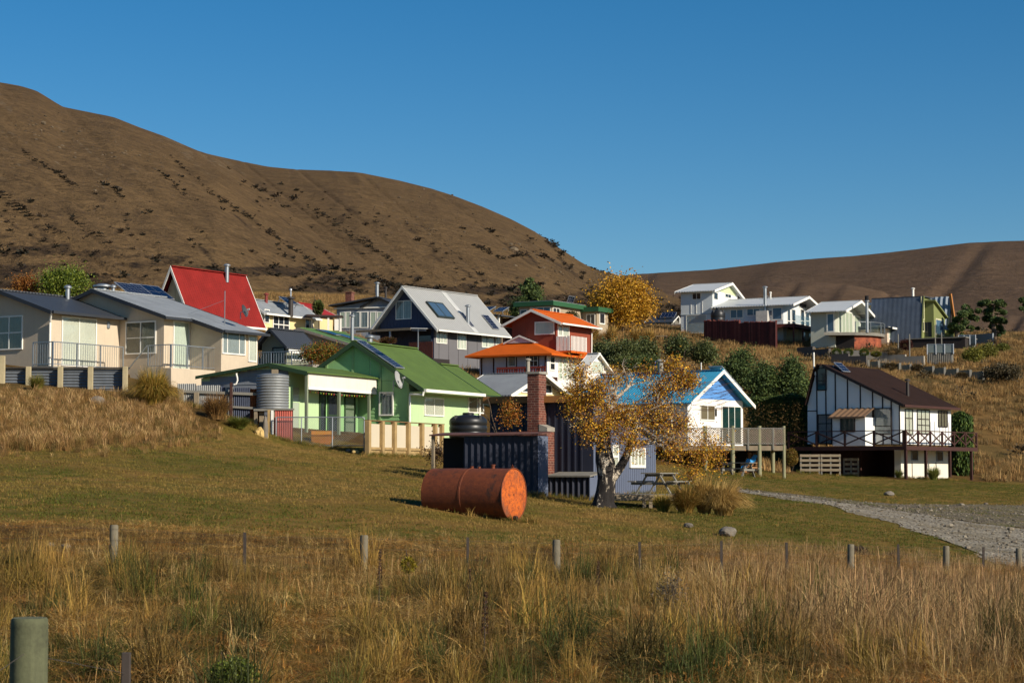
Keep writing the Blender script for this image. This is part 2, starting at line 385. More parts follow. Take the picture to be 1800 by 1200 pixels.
# ------------------------------------------------------------------ hills
def hill_mat(name, a, b_, c_, shrub, sc_=1.0):
    m, t, b, out = nodes(name)
    co = t.nodes.new("ShaderNodeTexCoord").outputs['Object']
    at_ = t.nodes.new("ShaderNodeAttribute"); at_.attribute_name = "msk"
    s3 = t.nodes.new("ShaderNodeSeparateColor"); t.links.new(at_.outputs[0], s3.inputs[0])
    n1 = ramp(t, noise(t, co, 0.012 * sc_, 6, 0.65), 0.35, 0.65); n2 = ramp(t, noise(t, co, 0.09 * sc_, 6, 0.72), 0.3, 0.7)
    n3 = ramp(t, noise(t, co, 0.45 * sc_, 5, 0.75), 0.3, 0.7)
    base = mixc(t, n1, a, b_); base = mixc(t, s3.outputs[1], base, c_)
    base = mixc(t, 0.55, base, mixc(t, n2, tuple(x * .5 for x in a), tuple(x * 1.25 for x in c_)))
    base = mixc(t, 0.42, base, mixc(t, n3, tuple(x * .35 for x in a), tuple(x * 1.35 for x in c_)))
    # scrub: thresholded fine noise inside the scrub mask
    ad = t.nodes.new("ShaderNodeMath"); ad.operation = 'ADD'; t.links.new(s3.outputs[0], ad.inputs[0])
    t.links.new(noise(t, co, 0.16 * sc_, 6, 0.75), ad.inputs[1])
    base = mixc(t, ramp(t, ad.outputs[0], 0.9, 1.22), base, shrub)
    ad2 = t.nodes.new("ShaderNodeMath"); ad2.operation = 'ADD'; t.links.new(s3.outputs[2], ad2.inputs[0])
    t.links.new(noise(t, co, 0.2 * sc_, 6, 0.8), ad2.inputs[1])
    base = mixc(t, ramp(t, ad2.outputs[0], .98, 1.16), base, C(118, 104, 84))
    t.links.new(base, b.inputs['Base Color']); b.inputs['Roughness'].default_value = 1.0; b.inputs['Specular IOR Level'].default_value = 0.05
    bp = t.nodes.new("ShaderNodeBump"); bp.inputs['Strength'].default_value = 1.0; bp.inputs['Distance'].default_value = 2.4
    t.links.new(noise(t, co, 0.22 * sc_, 6, 0.75), bp.inputs['Height']); t.links.new(bp.outputs[0], b.inputs['Normal'])
    return m
HILL_PTS = []
def hill(name, crest, Yc, Yf, zf, m, ns, ntt, power=1.5, gamp=5.0, shear=1.25, gfreq=55.0, seed=1, scrub=0.0, mask=None, big=1.6):
    px = np.linspace(crest[0][0], crest[-1][0], ns)
    cx = np.array([c[0] for c in crest], float); cy = np.array([c[1] for c in crest], float)
    yy = np.interp(px, cx, cy)
    k = np.ones(9) / 9; pad = np.pad(yy, 4, mode='edge'); yy = .5 * np.convolve(pad, k, 'valid') + .5 * yy
    Ycr = np.interp(px, [c[0] for c in Yc], [c[1] for c in Yc]) if hasattr(Yc, '__len__') else np.full(ns, Yc)
    t = np.concatenate([np.linspace(0, 1, ntt), np.linspace(1, 1.5, 12)[1:]])
    v = (600 - yy) / FPX; dx = (px - 900) / FPX; dy = cp - v * sp; dz = sp + v * cp
    T, PX = np.meshgrid(t, px, indexing='ij')
    Yf = np.interp(px, [c[0] for c in Yf], [c[1] for c in Yf]) if hasattr(Yf, '__len__') else np.full(ns, Yf)
    Ym = Yf + (Ycr - Yf) * T
    prof = np.where(T <= 1, 1 - np.abs(1 - T) ** power, 1 - (T - 1) ** 1.7 * 1.5)
    tgt = dz / dy; Zc = tgt * Ycr
    X = dx / dy * Ym
    k_ = np.ones(ns); nz = 0.0
    for it in range(6):
        Z = zf + (Zc * k_ - zf) * prof + nz
        if it == 1:
            p0, q0 = proj_np(X, Ym, Z); g = p0 - shear * q0
            fade = np.clip(T / .12, 0, 1) * np.clip((1.02 - T) / .3, 0, 1)
            rid = np.abs(2 * fbm(g / gfreq, q0 / (gfreq * 6), 2, seed) - 1)
            nz = (-np.exp(-(rid * 8) ** 2) * gamp + (vnoise(g / (gfreq * 1.3), q0 / (gfreq * 5), seed + 3) - .5) * gamp * big) * fade
            nz = nz + (fbm(X / 20, Ym / 20, 3, seed + 5) - .5) * gamp * .25 * np.clip(T * 8, 0, 1)
        k_ *= tgt / np.maximum((Z / Ym).max(0), 1e-4)
    k_ = np.convolve(np.pad(k_, 2, mode='edge'), np.ones(5) / 5, 'valid'); Z = zf + (Zc * k_ - zf) * prof + nz
    V = np.stack([X, Ym, Z], -1).reshape(-1, 3)
    idx = np.arange(T.size).reshape(T.shape)
    F = np.stack([idx[:-1, :-1], idx[:-1, 1:], idx[1:, 1:], idx[1:, :-1]], -1).reshape(-1, 4)
    me = mesh_np(name, V, F)
    p1, q1 = proj_np(X, Ym, Z)
    gl = p1 - shear * q1
    gully = np.clip(1 - rid * 10, 0, 1)
    sm = mask(p1, q1, gl, gully, T) if mask else (np.zeros_like(T), np.zeros_like(T), np.zeros_like(T))
    msk = np.stack([sm[0], sm[1], sm[2], np.ones_like(T)], -1).reshape(-1, 4)
    set_attr(me, "msk", np.clip(msk, 0, 1))
    HILL_PTS.append((X, Ym, Z, sm[0], p1, q1))
    return link(name, me, m, None, True, "structure")
def mask_a(p, q, g, gully, T):
    low = np.clip((q - 395 - (p - 250) * .10) / 45, 0, 1)
    patches = np.clip((fbm(p / 85 + q / 60, q / 17, 4, 41) - .42) * 5 + .25, 0, 1) * low
    lines = gully * np.clip((fbm(g / 40, q / 60, 3, 44) - .34) * 4, 0, 1) * np.clip((q - 220) / 100, .0, 1)
    spots = np.clip((fbm(p / 30, q / 22, 4, 46) - .64) * 9, 0, 1) * np.clip((q - 230) / 120, 0, 1)
    bare = np.clip((fbm(g / 16, q / 60, 3, 48) - .5) * 5, 0, 1) * np.clip((430 - q) / 140, 0, 1) * .5
    tan = np.clip((fbm(g / 50, q / 70, 3, 49) - .42) * 3, 0, 1) * .6 + low * .5
    return .62 * np.maximum(np.maximum(patches, lines), spots * .8), np.clip(tan, 0, 1), bare
def mask_c(p, q, g, gully, T):
    return gully * .3 * (q > 480), np.clip((fbm(g / 70, q / 40, 3, 59) - .4) * 2.4, 0, 1), np.zeros_like(T)
HM1 = hill_mat("hill_tussock", C(68, 56, 43), C(86, 70, 54), C(116, 93, 63), C(42, 35, 30))
HM2 = hill_mat("far_hill_tussock", C(76, 62, 51), C(86, 69, 56), C(102, 82, 63), C(50, 41, 37), .5)
hill("hill", [(-420,70),(-150,118),(-40,138),(0,145),(35,151),(65,160),(110,188),(150,196),(200,206),(245,224),(290,240),(340,262),(380,276),(430,312),(500,362),(560,402),(640,448),(700,492),(740,512),(780,528)],
     [(-420, 640), (0, 640), (380, 640), (560, 520), (780, 345)], [(-420, 265), (380, 270), (780, 320)], 16, HM1, 420, 190, 1.35, .45, seed=3, mask=mask_a)
hill("hill", [(250,240),(330,262),(380,274),(430,285),(470,293),(520,298),(580,300),(630,303),(700,317),(760,332),(800,345),(850,364),(900,386),(940,407),(985,437),(1020,460),(1045,474),(1075,480),(1110,492),(1180,520),(1260,545)],
     [(250, 900), (700, 860), (1000, 760), (1260, 600)], [(250, 300), (1260, 330)], 17, HM1, 420, 190, 1.4, .4, seed=9, mask=mask_a)
hill("far_hill", [(900,500),(1000,492),(1080,486),(1130,481),(1200,477),(1250,474),(1310,467),(1370,460),(1440,454),(1500,450),(1560,444),(1620,437),(1700,427),(1760,424),(1800,423),(1900,415),(2150,400)],
     1900, [(900, 700), (2150, 650)], 30, HM2, 300, 130, 1.25, 2.2, shear=-.9, gfreq=170, seed=21, mask=mask_c)
hill("hill_spur", [(1100,540),(1180,528),(1250,512),(1310,502),(1380,495),(1450,496),(1520,505),(1580,520),(1640,538),(1720,552),(1900,560)],
     820, 430, 26, HM2, 160, 70, 1.4, 1.3, shear=-.7, gfreq=90, seed=27, mask=mask_c)
# ------------------------------------------------------------------ building kit
X_, Y_, Z_ = Vector((1, 0, 0)), Vector((0, 1, 0)), Vector((0, 0, 1))
class House:
    """local frame: origin at the near corner, x runs right along the front face, y recedes along the right face"""
    def __init__(s, name, label, cat, px, py, Y, a, group=None):
        s.O = at(px, py, Y); s.a = R(a); s.e = thing(name, label, cat, s.O, -s.a, group)
        s.ca, s.sa = math.cos(s.a), math.sin(s.a); s.MW = Matrix.Translation(s.O) @ Matrix.Rotation(-s.a, 4, 'Z')
        s.CO = s.loc(Vector((0, 0, 0)))
    def loc(s, p):
        d = Vector(p) - s.O; return Vector((d.x * s.ca - d.y * s.sa, d.x * s.sa + d.y * s.ca, d.z))
    def ray(s, px, py):
        d = ray(px, py); return Vector((d.x * s.ca - d.y * s.sa, d.x * s.sa + d.y * s.ca, d.z))
    def F(s, px, py, y=0.0):
        d = s.ray(px, py); k = (y - s.CO.y) / d.y; p = s.CO + d * k; return p.x, p.z
    def Rt(s, px, py, x=0.0):
        d = s.ray(px, py); k = (x - s.CO.x) / d.x; p = s.CO + d * k; return p.y, p.z
    def ground(s, x, y):
        p = s.MW @ Vector((x, y, 0)); return gz1(p.x, p.y) - s.O.z
def front(y=0.0): return ((0, y, 0), X_, Z_, -Y_)
def right(x=0.0): return ((x, 0, 0), Y_, Z_, X_)
def left(x=0.0): return ((x, 0, 0), -Y_, Z_, -X_)

def curtain_mesh(m, o, U, V, N, u0, u1, v0, v1, n, per=0.19, amp=0.019):
    k = max(6, int((u1 - u0) / per * 4)); ph = random.random() * 6
    us = [u0 + (u1 - u0) * i / k for i in range(k + 1)]
    o, U, V, N = Vector(o), Vector(U), Vector(V), Vector(N)
    f = [n + amp * (0.5 + 0.5 * math.sin(ph + (u - u0) / per * 6.28 + math.sin(u * 3.1) * 1.5)) for u in us]
    P = [o + U * u + V * v0 + N * q for u, q in zip(us, f)] + [o + U * u + V * v1 + N * q for u, q in zip(us, f)]
    m.add(P, [(i, i + 1, i + k + 2, i + k + 1) for i in range(k)])
def window(par, bas, u0, u1, v0, v1, cols=1, rows=1, fm=None, kind='curtain', fw=0.055, name='window', cut=None, gap=0.0, label=None, proud=0.05):
    o, U, V, N = bas; fm = fm or M_white
    cu = cols if hasattr(cols, '__len__') else [i / cols for i in range(cols + 1)]
    rv = rows if hasattr(rows, '__len__') else [i / rows for i in range(rows + 1)]
    us = [u0 + (u1 - u0) * c for c in cu]; vs = [v0 + (v1 - v0) * c for c in rv]
    m = MB()
    for v in (v0, v1): m.basis(o, U, V, N, u0 - fw, u1 + fw, v - fw if v == v0 else v, v if v == v0 else v + fw, -.01, proud)
    for u in (u0, u1): m.basis(o, U, V, N, u - fw if u == u0 else u, u if u == u0 else u + fw, v0, v1, -.01, proud)
    h = fw * 0.42
    for u in us[1:-1]: m.basis(o, U, V, N, u - h, u + h, v0, v1, -.01, proud - .006)
    for i in range(len(us) - 1):
        a = us[i] + (h if i else 0); b = us[i + 1] - (h if i < len(us) - 2 else 0)
        for v in vs[1:-1]: m.basis(o, U, V, N, a, b, v - h, v + h, -.01, proud - .009)
    wn = m.build(name, fm, par, label=label)
    pm = {'curtain': MATS['window_glass'], 'blind': MATS['window_glass'], 'dark': MATS['dark_pane'], 'blue': MATS['blue_pane'], 'brown': MATS['brown_pane'], 'green': MATS['green_pane'], 'pale': MATS['pale_pane']}[kind]
    for i in range(len(us) - 1):
        for j in range(len(vs) - 1):
            a = us[i] + (h if i else 0); b = us[i + 1] - (h if i < len(us) - 2 else 0)
            c = vs[j] + (h if j else 0); d = vs[j + 1] - (h if j < len(vs) - 2 else 0)
            MB().basis(o, U, V, N, a, b, c, d, proud - .022, proud - .016).build("pane", pm, wn)
    if kind == 'curtain':
        cm = MB(); w_ = (u1 - u0)
        if gap: 
            curtain_mesh(cm, o, U, V, N, u0, u0 + w_ * (.5 - gap / 2), v0, v1, .004); curtain_mesh(cm, o, U, V, N, u1 - w_ * (.5 - gap / 2), u1, v0, v1, .004)
            MB().basis(o, U, V, N, u0, u1, v0, v1, -.005, .002).build("dark_interior", M_black, wn)
        else: curtain_mesh(cm, o, U, V, N, u0, u1, v0, v1, .004)
        cm.build("curtain", cut or M_curtain, wn, True)
    elif kind == 'blind': MB().basis(o, U, V, N, u0, u1, v0, v1, 0, .012).build("blind", cut or M_blind, wn)
    return wn
def win(h, face, plane, x0, y0, x1, y1, *a, par=None, **k):
    """window given by its outline in the picture on a wall plane; y0 top, y1 bottom at mid width"""
    f = h.F if face == 'F' else h.Rt; mx, my = (x0 + x1) / 2, (y0 + y1) / 2
    u0 = f(x0, my, plane)[0]; u1 = f(x1, my, plane)[0]; v1 = f(mx, y0, plane)[1]; v0 = f(mx, y1, plane)[1]
    return window(par or h.e, front(plane) if face == 'F' else right(plane), min(u0, u1), max(u0, u1), v0, v1, *a, **k)
def ax3(ax, a, c, z): return (c, a, z) if ax == 'y' else (a, c, z)
def gable_body(h, ax, a0, a1, c0, c1, z0, ze, cr, zr, m, name="wall", ze1=None, par=None):
    pts = [(c0, z0), (c1, z0), (c1, ze1 if ze1 is not None else ze), (cr, zr), (c0, ze)]
    P = [ax3(ax, a0, c, z) for c, z in pts]; ext = (0, a1 - a0, 0) if ax == 'y' else (a1 - a0, 0, 0)
    return MB().prism(P, ext).build(name, m, par or h.e)
def gable_roof(h, ax, a0, a1, c0, c1, ze, cr, zr, m, ov=.35, th=.07, trim=None, gut=None, ze1=None, trim_ends=(1, 1), tw=.16, par=None, sides=(1, 1), ridge=True):
    """two slopes over walls c0..c1; a0..a1 include the verge overhang"""
    ze1 = ze if ze1 is None else ze1; par = par or h.e; mb = MB(); up = .012
    ends = []
    for s_, (c, z) in enumerate(((c0, ze), (c1, ze1))):
        d = c - cr; sl = (z - zr) / d; sg = 1 if d > 0 else -1
        ce = c + sg * ov; zz = zr + sl * (ce - cr); ends.append((ce, zz))
        if sides[s_]:
            mb.slab(ax3(ax, a0, cr, zr + up + th), ax3(ax, a1, cr, zr + up + th), ax3(ax, a1, ce, zz + up + th), ax3(ax, a0, ce, zz + up + th), th)
    rf = mb.build("roof", m, par)
    if ridge:
        rc = MB(); rc.bar(ax3(ax, a0, cr, zr + up + th + .01), ax3(ax, a1, cr, zr + up + th + .01), .26, .05); rc.build("ridge_cap", m, rf)
    for s_, (ce, zz) in enumerate(ends):
        if not sides[s_]: continue
        if trim:
            for e_, a in enumerate((a0, a1)):
                if trim_ends[e_]:
                    sg = -1 if a == min(a0, a1) else 1
                    aa = a + sg * .022
                    b = MB(); b.prism([ax3(ax, aa - .018, cr, zr + th + .03), ax3(ax, aa - .018, ce, zz + th + .03), ax3(ax, aa - .018, ce, zz + th + .03 - tw), ax3(ax, aa - .018, cr, zr + th + .03 - tw)], (0, .036, 0) if ax == 'y' else (.036, 0, 0))
                    b.build("bargeboard", trim, par)
        if gut:
            sg = 1 if ce > cr else -1
            b = MB(); b.bar(ax3(ax, a0 + .03, ce + sg * .055, zz + .03), ax3(ax, a1 - .03, ce + sg * .055, zz + .03), .10, .11); b.build("gutter", gut, par)
    return rf, ends
def flue(h, p, hgt, r=.09, m=None, cap=True, par=None):
    x, y, z = p; t = MB().lathe([(r, z), (r, z + hgt)], 12, (x, y)).build("flue", m or M_galv, par or h.e, True)
    if cap: MB().lathe([(r * 1.7, z + hgt + .03), (r * 1.7, z + hgt + .10), (r * .6, z + hgt + .17)], 12, (x, y)).build("flue_cowl", m or M_galv, t, True)
    return t
def solar(par, p, U, V, N, w_, l_, n=(4, 6), name="solar_panel", lift=.08):
    b = MB().basis(p, U, V, N, 0, w_, 0, l_, lift, lift + .035).build(name, M_alu, par)
    c = MB(); g = .02
    for i in range(n[0]):
        for j in range(n[1]):
            c.basis(p, U, V, N, .03 + (w_ - .06) / n[0] * i + g / 2, .03 + (w_ - .06) / n[0] * (i + 1) - g / 2, .03 + (l_ - .06) / n[1] * j + g / 2, .03 + (l_ - .06) / n[1] * (j + 1) - g / 2, lift + .033, lift + .039)
    c.build("cell_grid", M_solar, b)
    lg = MB()
    for u in (.1, w_ - .1):
        for v in (.1, l_ - .1): lg.basis(p, U, V, N, u - .02, u + .02, v - .02, v + .02, -.03, lift)
    lg.build("mount", M_alu, b, kind="stuff")
    return b
def dish(par, p, d, r=.4, m=None):
    """satellite dish at p facing direction d"""
    p, d = Vector(p), Vector(d).normalized(); U = d.cross(Z_).normalized(); V = U.cross(d); mb = MB(); n = 20; rings = 5
    for q in range(2):
        for i in range(rings + 1):
            rr = r * i / rings
            for k in range(n):
                a = 6.28318 * k / n; mb.v.append(tuple(p + U * rr * math.cos(a) + V * rr * math.sin(a) * 1.08 + d * (rr * rr / r * .28 - .012 * q)))
    N_ = (rings + 1) * n
    for q in range(2):
        for i in range(rings):
            for k in range(n):
                a, b = q * N_ + i * n + k, q * N_ + i * n + (k + 1) % n; mb.f.append((a, b, b + n, a + n))
    o = mb.build("satellite_dish", m or M_dish, par, True)
    f = p + d * r * .95; MB().tube([p - V * r, p - V * r * .9 + d * r * .5, f], .012, 6).build("feed_arm", M_galv, o)
    MB().bar(f - d * .06, f + d * .05, .07, .07).build("feed_horn", M_dish, o)
    MB().tube([p - d * .02, p - d * .14, p - d * .14 - Z_ * r * 1.1], .022, 6).build("dish_mount", M_galv, o)
    return o
def bars_rail(par, P, Q, hgt, step=.12, m=None, post=1.2, name="railing", th=.012):
    """metal railing from P to Q (local points at deck level)"""
    P, Q = Vector(P), Vector(Q); L = (Q - P).length; d = (Q - P) / L; m = m or M_galv
    r = MB().bar(P + Z_ * hgt, Q + Z_ * hgt, .045, .04).build(name, m, par); MB().bar(P + Z_ * .08, Q + Z_ * .08, .03, .03).build('bottom_rail', m, r)
    b = MB(); n = max(2, int(L / step))
    for i in range(1, n): p = P + d * (L * i / n); b.bar(p + Z_ * .08, p + Z_ * hgt, th, th, (0, 1, 0))
    b.build("baluster_row", m, r, kind="stuff")
    k = max(1, round(L / post))
    for i in range(k + 1): p = P + d * (L * i / k); MB().bar(p, p + Z_ * (hgt + .01), .045, .045, (0, 1, 0)).build("railing_post", m, r)
    return r
def laps(par, bas, poly_top, u0, u1, v0, m, step=.15, name="weatherboard", stuff=True, dz=.02):
    """lapped boards on a wall; poly_top(u) gives the height of the wall top at u"""
    o, U, V, N = bas; top = max(poly_top(u0), poly_top(u1), poly_top((u0 + u1) / 2)); mb = MB(); v = v0
    o, U, V, N = Vector(o), Vector(U), Vector(V), Vector(N)
    while v < top - .02:
        v1 = min(v + step, top); us = [u0 + (u1 - u0) * i / 60 for i in range(61)]
        ok = [u for u in us if poly_top(u) >= v1 - .001]
        if ok:
            a, b = min(ok), max(ok)
            P = [o + U * a + V * v + N * .003, o + U * b + V * v + N * .003, o + U * b + V * v + N * (.003 + dz), o + U * a + V * v + N * (.003 + dz), o + U * a + V * v1 + N * .003, o + U * b + V * v1 + N * .003]
            mb.add(P, [(3, 2, 5, 4), (0, 1, 2, 3), (0, 3, 4), (1, 5, 2)])
        v += step
    return mb.build(name, m, par, kind="stuff" if stuff else None)
def battens(par, bas, us, v0, top, m, w_=.06, d=.03, name="batten"):
    o, U, V, N = bas
    return [MB().basis(o, U, V, N, u - w_ / 2, u + w_ / 2, v0, (top(u) if callable(top) else top), 0, d).build(name, m, par) for u in us]
def corr_sheet(par, bas, u0, u1, v0, v1, m, pitch=.1, amp=.018, along='v', name="corrugated_sheet", n0=.0, kind=None, rag=0):
    """real corrugated iron: ribs run along v (or u)"""
    o, U, V, N = [Vector(q) for q in bas]; mb = MB()
    if along == 'u': U, V, u0, u1, v0, v1 = V, U, v0, v1, u0, u1
    k = max(4, int((u1 - u0) / pitch * 4)); P = []
    for i in range(k + 1):
        u = u0 + (u1 - u0) * i / k; q = n0 + amp + amp * math.sin(i * math.pi / 2)
        P += [o + U * u + V * v0 + N * q, o + U * u + V * (v1 + (random.random() - .5) * rag) + N * q]
    mb.add(P, [(2 * i, 2 * i + 2, 2 * i + 3, 2 * i + 1) for i in range(k)])
    return mb.build(name, m, par, True, kind=kind)

# ------------------------------------------------------------------ shared paints
M_white = mat("white_paint", C(226, 222, 210), .55, streak=.12, var=.06)
M_black = mat("dark_room", (.006, .006, .007), .9, var=.1)
M_curtain = mat("net_curtain", C(214, 206, 186), .9, var=.12)
M_curtain_g = mat("grey_curtain", C(150, 150, 146), .9, var=.2)
M_curtain_b = mat("brown_curtain", C(120, 112, 92), .9, var=.25)
M_blind = mat("roller_blind", C(222, 216, 196), .8, var=.05)
M_galv = mat("galvanised_steel", C(150, 154, 156), .42, .65, var=.18)
M_alu = mat("aluminium", C(178, 180, 182), .4, .6, var=.08)
M_solar = mat("solar_cell", C(16, 21, 42), .16, 0, var=.25, vs=4, spec=.6)
M_dish = mat("dish_grey", C(150, 150, 148), .55, var=.08)
M_timber = mat("weathered_timber", C(132, 118, 96), .9, var=.25, vs=3, bump=.004, bs=30, streak=.2)
M_tim_new = mat("treated_timber", C(156, 130, 86), .85, var=.28, vs=3, bump=.003, bs=30, streak=.12)
M_tim_grey = mat("grey_timber", C(120, 116, 106), .9, var=.25, vs=4, bump=.004, bs=30, streak=.2)
M_conc = mat("concrete", C(142, 136, 124), .92, var=.2, bump=.004, streak=.2)
M_brownpaint = mat("brown_stain", C(60, 32, 24), .75, var=.2, streak=.1)
M_rustsheet = mat("rusty_iron", C(112, 66, 36), .8, .2, var=.4, vs=3, c2=C(150, 84, 40))
M_greyroof = mat("grey_iron_roof_y", C(138, 142, 144), .6, .2, var=.24, streak=.35, wave=('Y', .19, .009))
M_greyroof_x = mat("grey_iron_roof_x", C(146, 148, 147), .6, .2, var=.22, streak=.35, wave=('X', .19, .006))
M_charroof = mat("charcoal_iron_roof", C(58, 62, 68), .5, .1, var=.12, wave=('Y', .19, .02))
M_brick = None
def brick_mat():
    m, t, b, out = nodes("red_brick"); co = t.nodes.new("ShaderNodeTexCoord").outputs['Object']
    mp = t.nodes.new("ShaderNodeMapping"); mp.inputs[2].default_value = (R(90), 0, 0); t.links.new(co, mp.inputs[0])
    sx = t.nodes.new("ShaderNodeSeparateXYZ"); t.links.new(co, sx.inputs[0]); ad = t.nodes.new("ShaderNodeMath"); t.links.new(sx.outputs[0], ad.inputs[0]); t.links.new(sx.outputs[1], ad.inputs[1])
    cb = t.nodes.new("ShaderNodeCombineXYZ"); t.links.new(ad.outputs[0], cb.inputs[0]); t.links.new(sx.outputs[2], cb.inputs[1])
    br = t.nodes.new("ShaderNodeTexBrick"); br.inputs['Scale'].default_value = 1; br.inputs['Brick Width'].default_value = .23; br.inputs['Row Height'].default_value = .075; br.inputs['Mortar Size'].default_value = .008
    br.inputs['Color1'].default_value = (*C(118, 58, 42), 1); br.inputs['Color2'].default_value = (*C(84, 42, 32), 1); br.inputs['Mortar'].default_value = (*C(150, 120, 100), 1)
    t.links.new(cb.outputs[0], br.inputs['Vector'])
    c_ = mixc(t, ramp(t, noise(t, co, 5, 5, .7), .45, .75), br.outputs[0], C(80, 40, 30)); t.links.new(c_, b.inputs['Base Color']); b.inputs['Roughness'].default_value = .9
    bp = t.nodes.new("ShaderNodeBump"); bp.inputs['Distance'].default_value = .008; t.links.new(br.outputs['Fac'], bp.inputs['Height']); bp.invert = True; t.links.new(bp.outputs[0], b.inputs['Normal'])
    return m
M_brick = brick_mat()
def h_plane(h, px, py, p0, n):
    d = h.ray(px, py); n = Vector(n); k = (Vector(p0) - h.CO).dot(n) / d.dot(n); return h.CO + d * k
# ------------------------------------------------------------------ cream house on the left
def cream_house():
    h = House("cream_house", "long cream plaster house behind the corrugated fence at the far left", "house", 87, 650, 82, 31)
    cream = mat("cream_plaster", C(189, 173, 149), .85, var=.07, streak=.16, bump=.003, bs=90)
    trim = mat("charcoal_trim", C(44, 47, 52), .55, var=.1)
    L1 = h.Rt(210, 600)[0]; W2 = h.F(288, 600, L1)[0]
    xa, zr = h.F(4, 513); ze = h.F(87, 546)[1]
    gable_body(h, 'y', 0, L1, 2 * xa, 0, -1.6, ze, xa, zr, cream)
    gable_roof(h, 'y', -.3, L1 - .02, 2 * xa, 0, ze, xa, zr, M_charroof, .35, .06, trim, trim, trim_ends=(1, 0))
    xb, zb = h.F(170, 512, L1); zeb = h.F(288, 555, L1)[1]
    La = h.Rt(344, 560, W2 + .35)[0]; W3 = h.F(389, 600, La)[0]; Lb = h.Rt(453, 600, W3)[0]
    c0 = 2 * xb - W2; sl = (zeb - zb) / (W2 - xb)
    gable_body(h, 'y', L1, Lb, c0, W2, -1.8, zeb, xb, zb, cream)
    rf, ends = gable_roof(h, 'y', L1 - .3, Lb + .35, c0, W2, zeb, xb, zb, M_greyroof, .35, .06, trim, None)
    zW3 = zb + sl * (W3 - xb)
    MB().prism([(W2 + .003, La, -1.8), (W3, La, -1.8), (W3, La, zW3), (W2 + .003, La, zeb - .002)], (0, Lb - La - .004, 0)).build("bay_wall", cream, h.e)
    za = zb + sl * (W2 + .36 - xb); zo = zb + sl * (W3 + .35 - xb)
    MB().slab((W2 + .352, La - .3, za + .07), (W2 + .352, Lb + .348, za + .07), (W3 + .35, Lb + .348, zo + .07), (W3 + .35, La - .3, zo + .07), .06).build("lower_roof", M_greyroof, h.e)
    MB().bar((W2 + .41, L1 - .4, za + .0), (W2 + .41, La - .33, za + .0), .1, .11).build("gutter", trim, h.e)
    MB().bar((W3 + .41, La - .3, zo + .03), (W3 + .41, Lb + .3, zo + .03), .1, .11).build("gutter", trim, h.e)
    MB().bar((W2 + .36, La - .33, za), (W3 + .36, La - .33, zo), .04, .16).build("bargeboard", trim, h.e)
    win(h, 'F', 0, -26, 558, 39, 613, [0, .38, .66, 1], 2, cut=M_curtain_b)
    win(h, 'R', 0, 109, 560, 167, 642, [0, .5, 1], 1, name="sliding_door")
    win(h, 'F', L1, 223, 567, 273, 620, 2, 2, cut=M_curtain_b)
    win(h, 'R', W2, 305, 568, 357, 648, 2, 1, name="sliding_door", cut=mat("pale_curtain", C(206, 208, 190), .9, var=.08))
    win(h, 'R', W3, 391, 586, 429, 621, [0, .2, .75, 1], 1, kind='curtain', cut=M_curtain_g)
    win(h, 'R', W3, 437, 591, 449, 634, 1, 1, name="door", kind='curtain')
    # wall lamp, downpipes
    y, z = h.Rt(190, 571); MB().basis((0, 0, 0), Y_, Z_, X_, y - .08, y + .08, z - .16, z + .16, 0, .07).build("wall_lamp", M_galv, h.e, bevel=.03)
    MB().tube([(.3, -.25, ze - .12), (.12, -.12, ze - .4), (.06, -.06, ze - .5), (.06, -.06, -1.5)], .045, 8).build("downpipe", M_white, h.e)
    y = h.Rt(331, 600, W2)[0]
    # terraces with steel railings
    fl = h.Rt(150, 646)[1] - .1
    y1 = h.Rt(92, 640, 1.2)[0]; y2 = h.Rt(217, 640, 1.2)[0]
    MB().box(.003, 1.25, y1, y2, fl - .12, fl).build("terrace_slab", M_conc, h.e)
    bars_rail(h.e, (1.2, y1 + .03, fl), (1.2, y2 - .03, fl), .98, .13)
    bars_rail(h.e, (.1, y1 + .03, fl), (1.15, y1 + .03, fl), .98, .13)
    fl2 = h.Rt(330, 652, W2)[1]; yr = L1 - 1.2; xr = h.F(301, 640, yr)[0]; yr2 = h.Rt(384, 640, xr)[0]
    MB().box(W2 + .003, xr, L1, yr2, fl2 - .9, fl2 - .02).build("balcony_base", cream, h.e)
    MB().box(W2 - .8, xr, yr, L1 - .003, fl2 - .9, fl2 - .02).build("balcony_base", cream, h.e)
    bars_rail(h.e, (xr - .04, yr + .04, fl2), (xr - .04, yr2, fl2), .95, .13)
    bars_rail(h.e, (h.F(259, 640, yr)[0], yr + .04, fl2), (xr - .08, yr + .04, fl2), .95, .13)
    MB().bar((h.F(222, 641, yr)[0], yr + .04, fl2 - .1), (h.F(258, 607, yr)[0], yr + .04, fl2 + .95), .04, .04).build("stair_rail", M_galv, h.e)
    # roof fittings
    n = Vector((-sl, 0, 1)).normalized(); dn = Vector((1, 0, sl)).normalized()
    p = h_plane(h, 196, 505, (xb, 0, zb + .08), n); solar(h.e, p, Y_, (Vector((1, 0, sl * 2.0)).normalized()), Vector((-sl * 2.0, 0, 1)).normalized(), 1.7, 1.1, (6, 5), lift=.25)
    p = h_plane(h, 224, 507, (xb, 0, zb + .08), n); solar(h.e, p, Y_, (Vector((1, 0, sl * 2.0)).normalized()), Vector((-sl * 2.0, 0, 1)).normalized(), 1.9, 1.2, (3, 2), lift=.25)
    p = h_plane(h, 181, 509, (xb - 1.2, 0, 0), X_); flue(h, (p.x, p.y, zb - .9), 1.25, .26)
    p = h_plane(h, 199, 509, (xb - .6, 0, 0), X_); flue(h, (p.x, p.y, zb - .5), .8, .08)
    p = h_plane(h, 119, 524, (xa + .3, 0, 0), X_); flue(h, (p.x, p.y, zr - .2), .6, .1)
    p = h_plane(h, 395, 560, (W2 + 1.0, 0, 0), X_); mz = zb + sl * (W2 + 1 - xb)
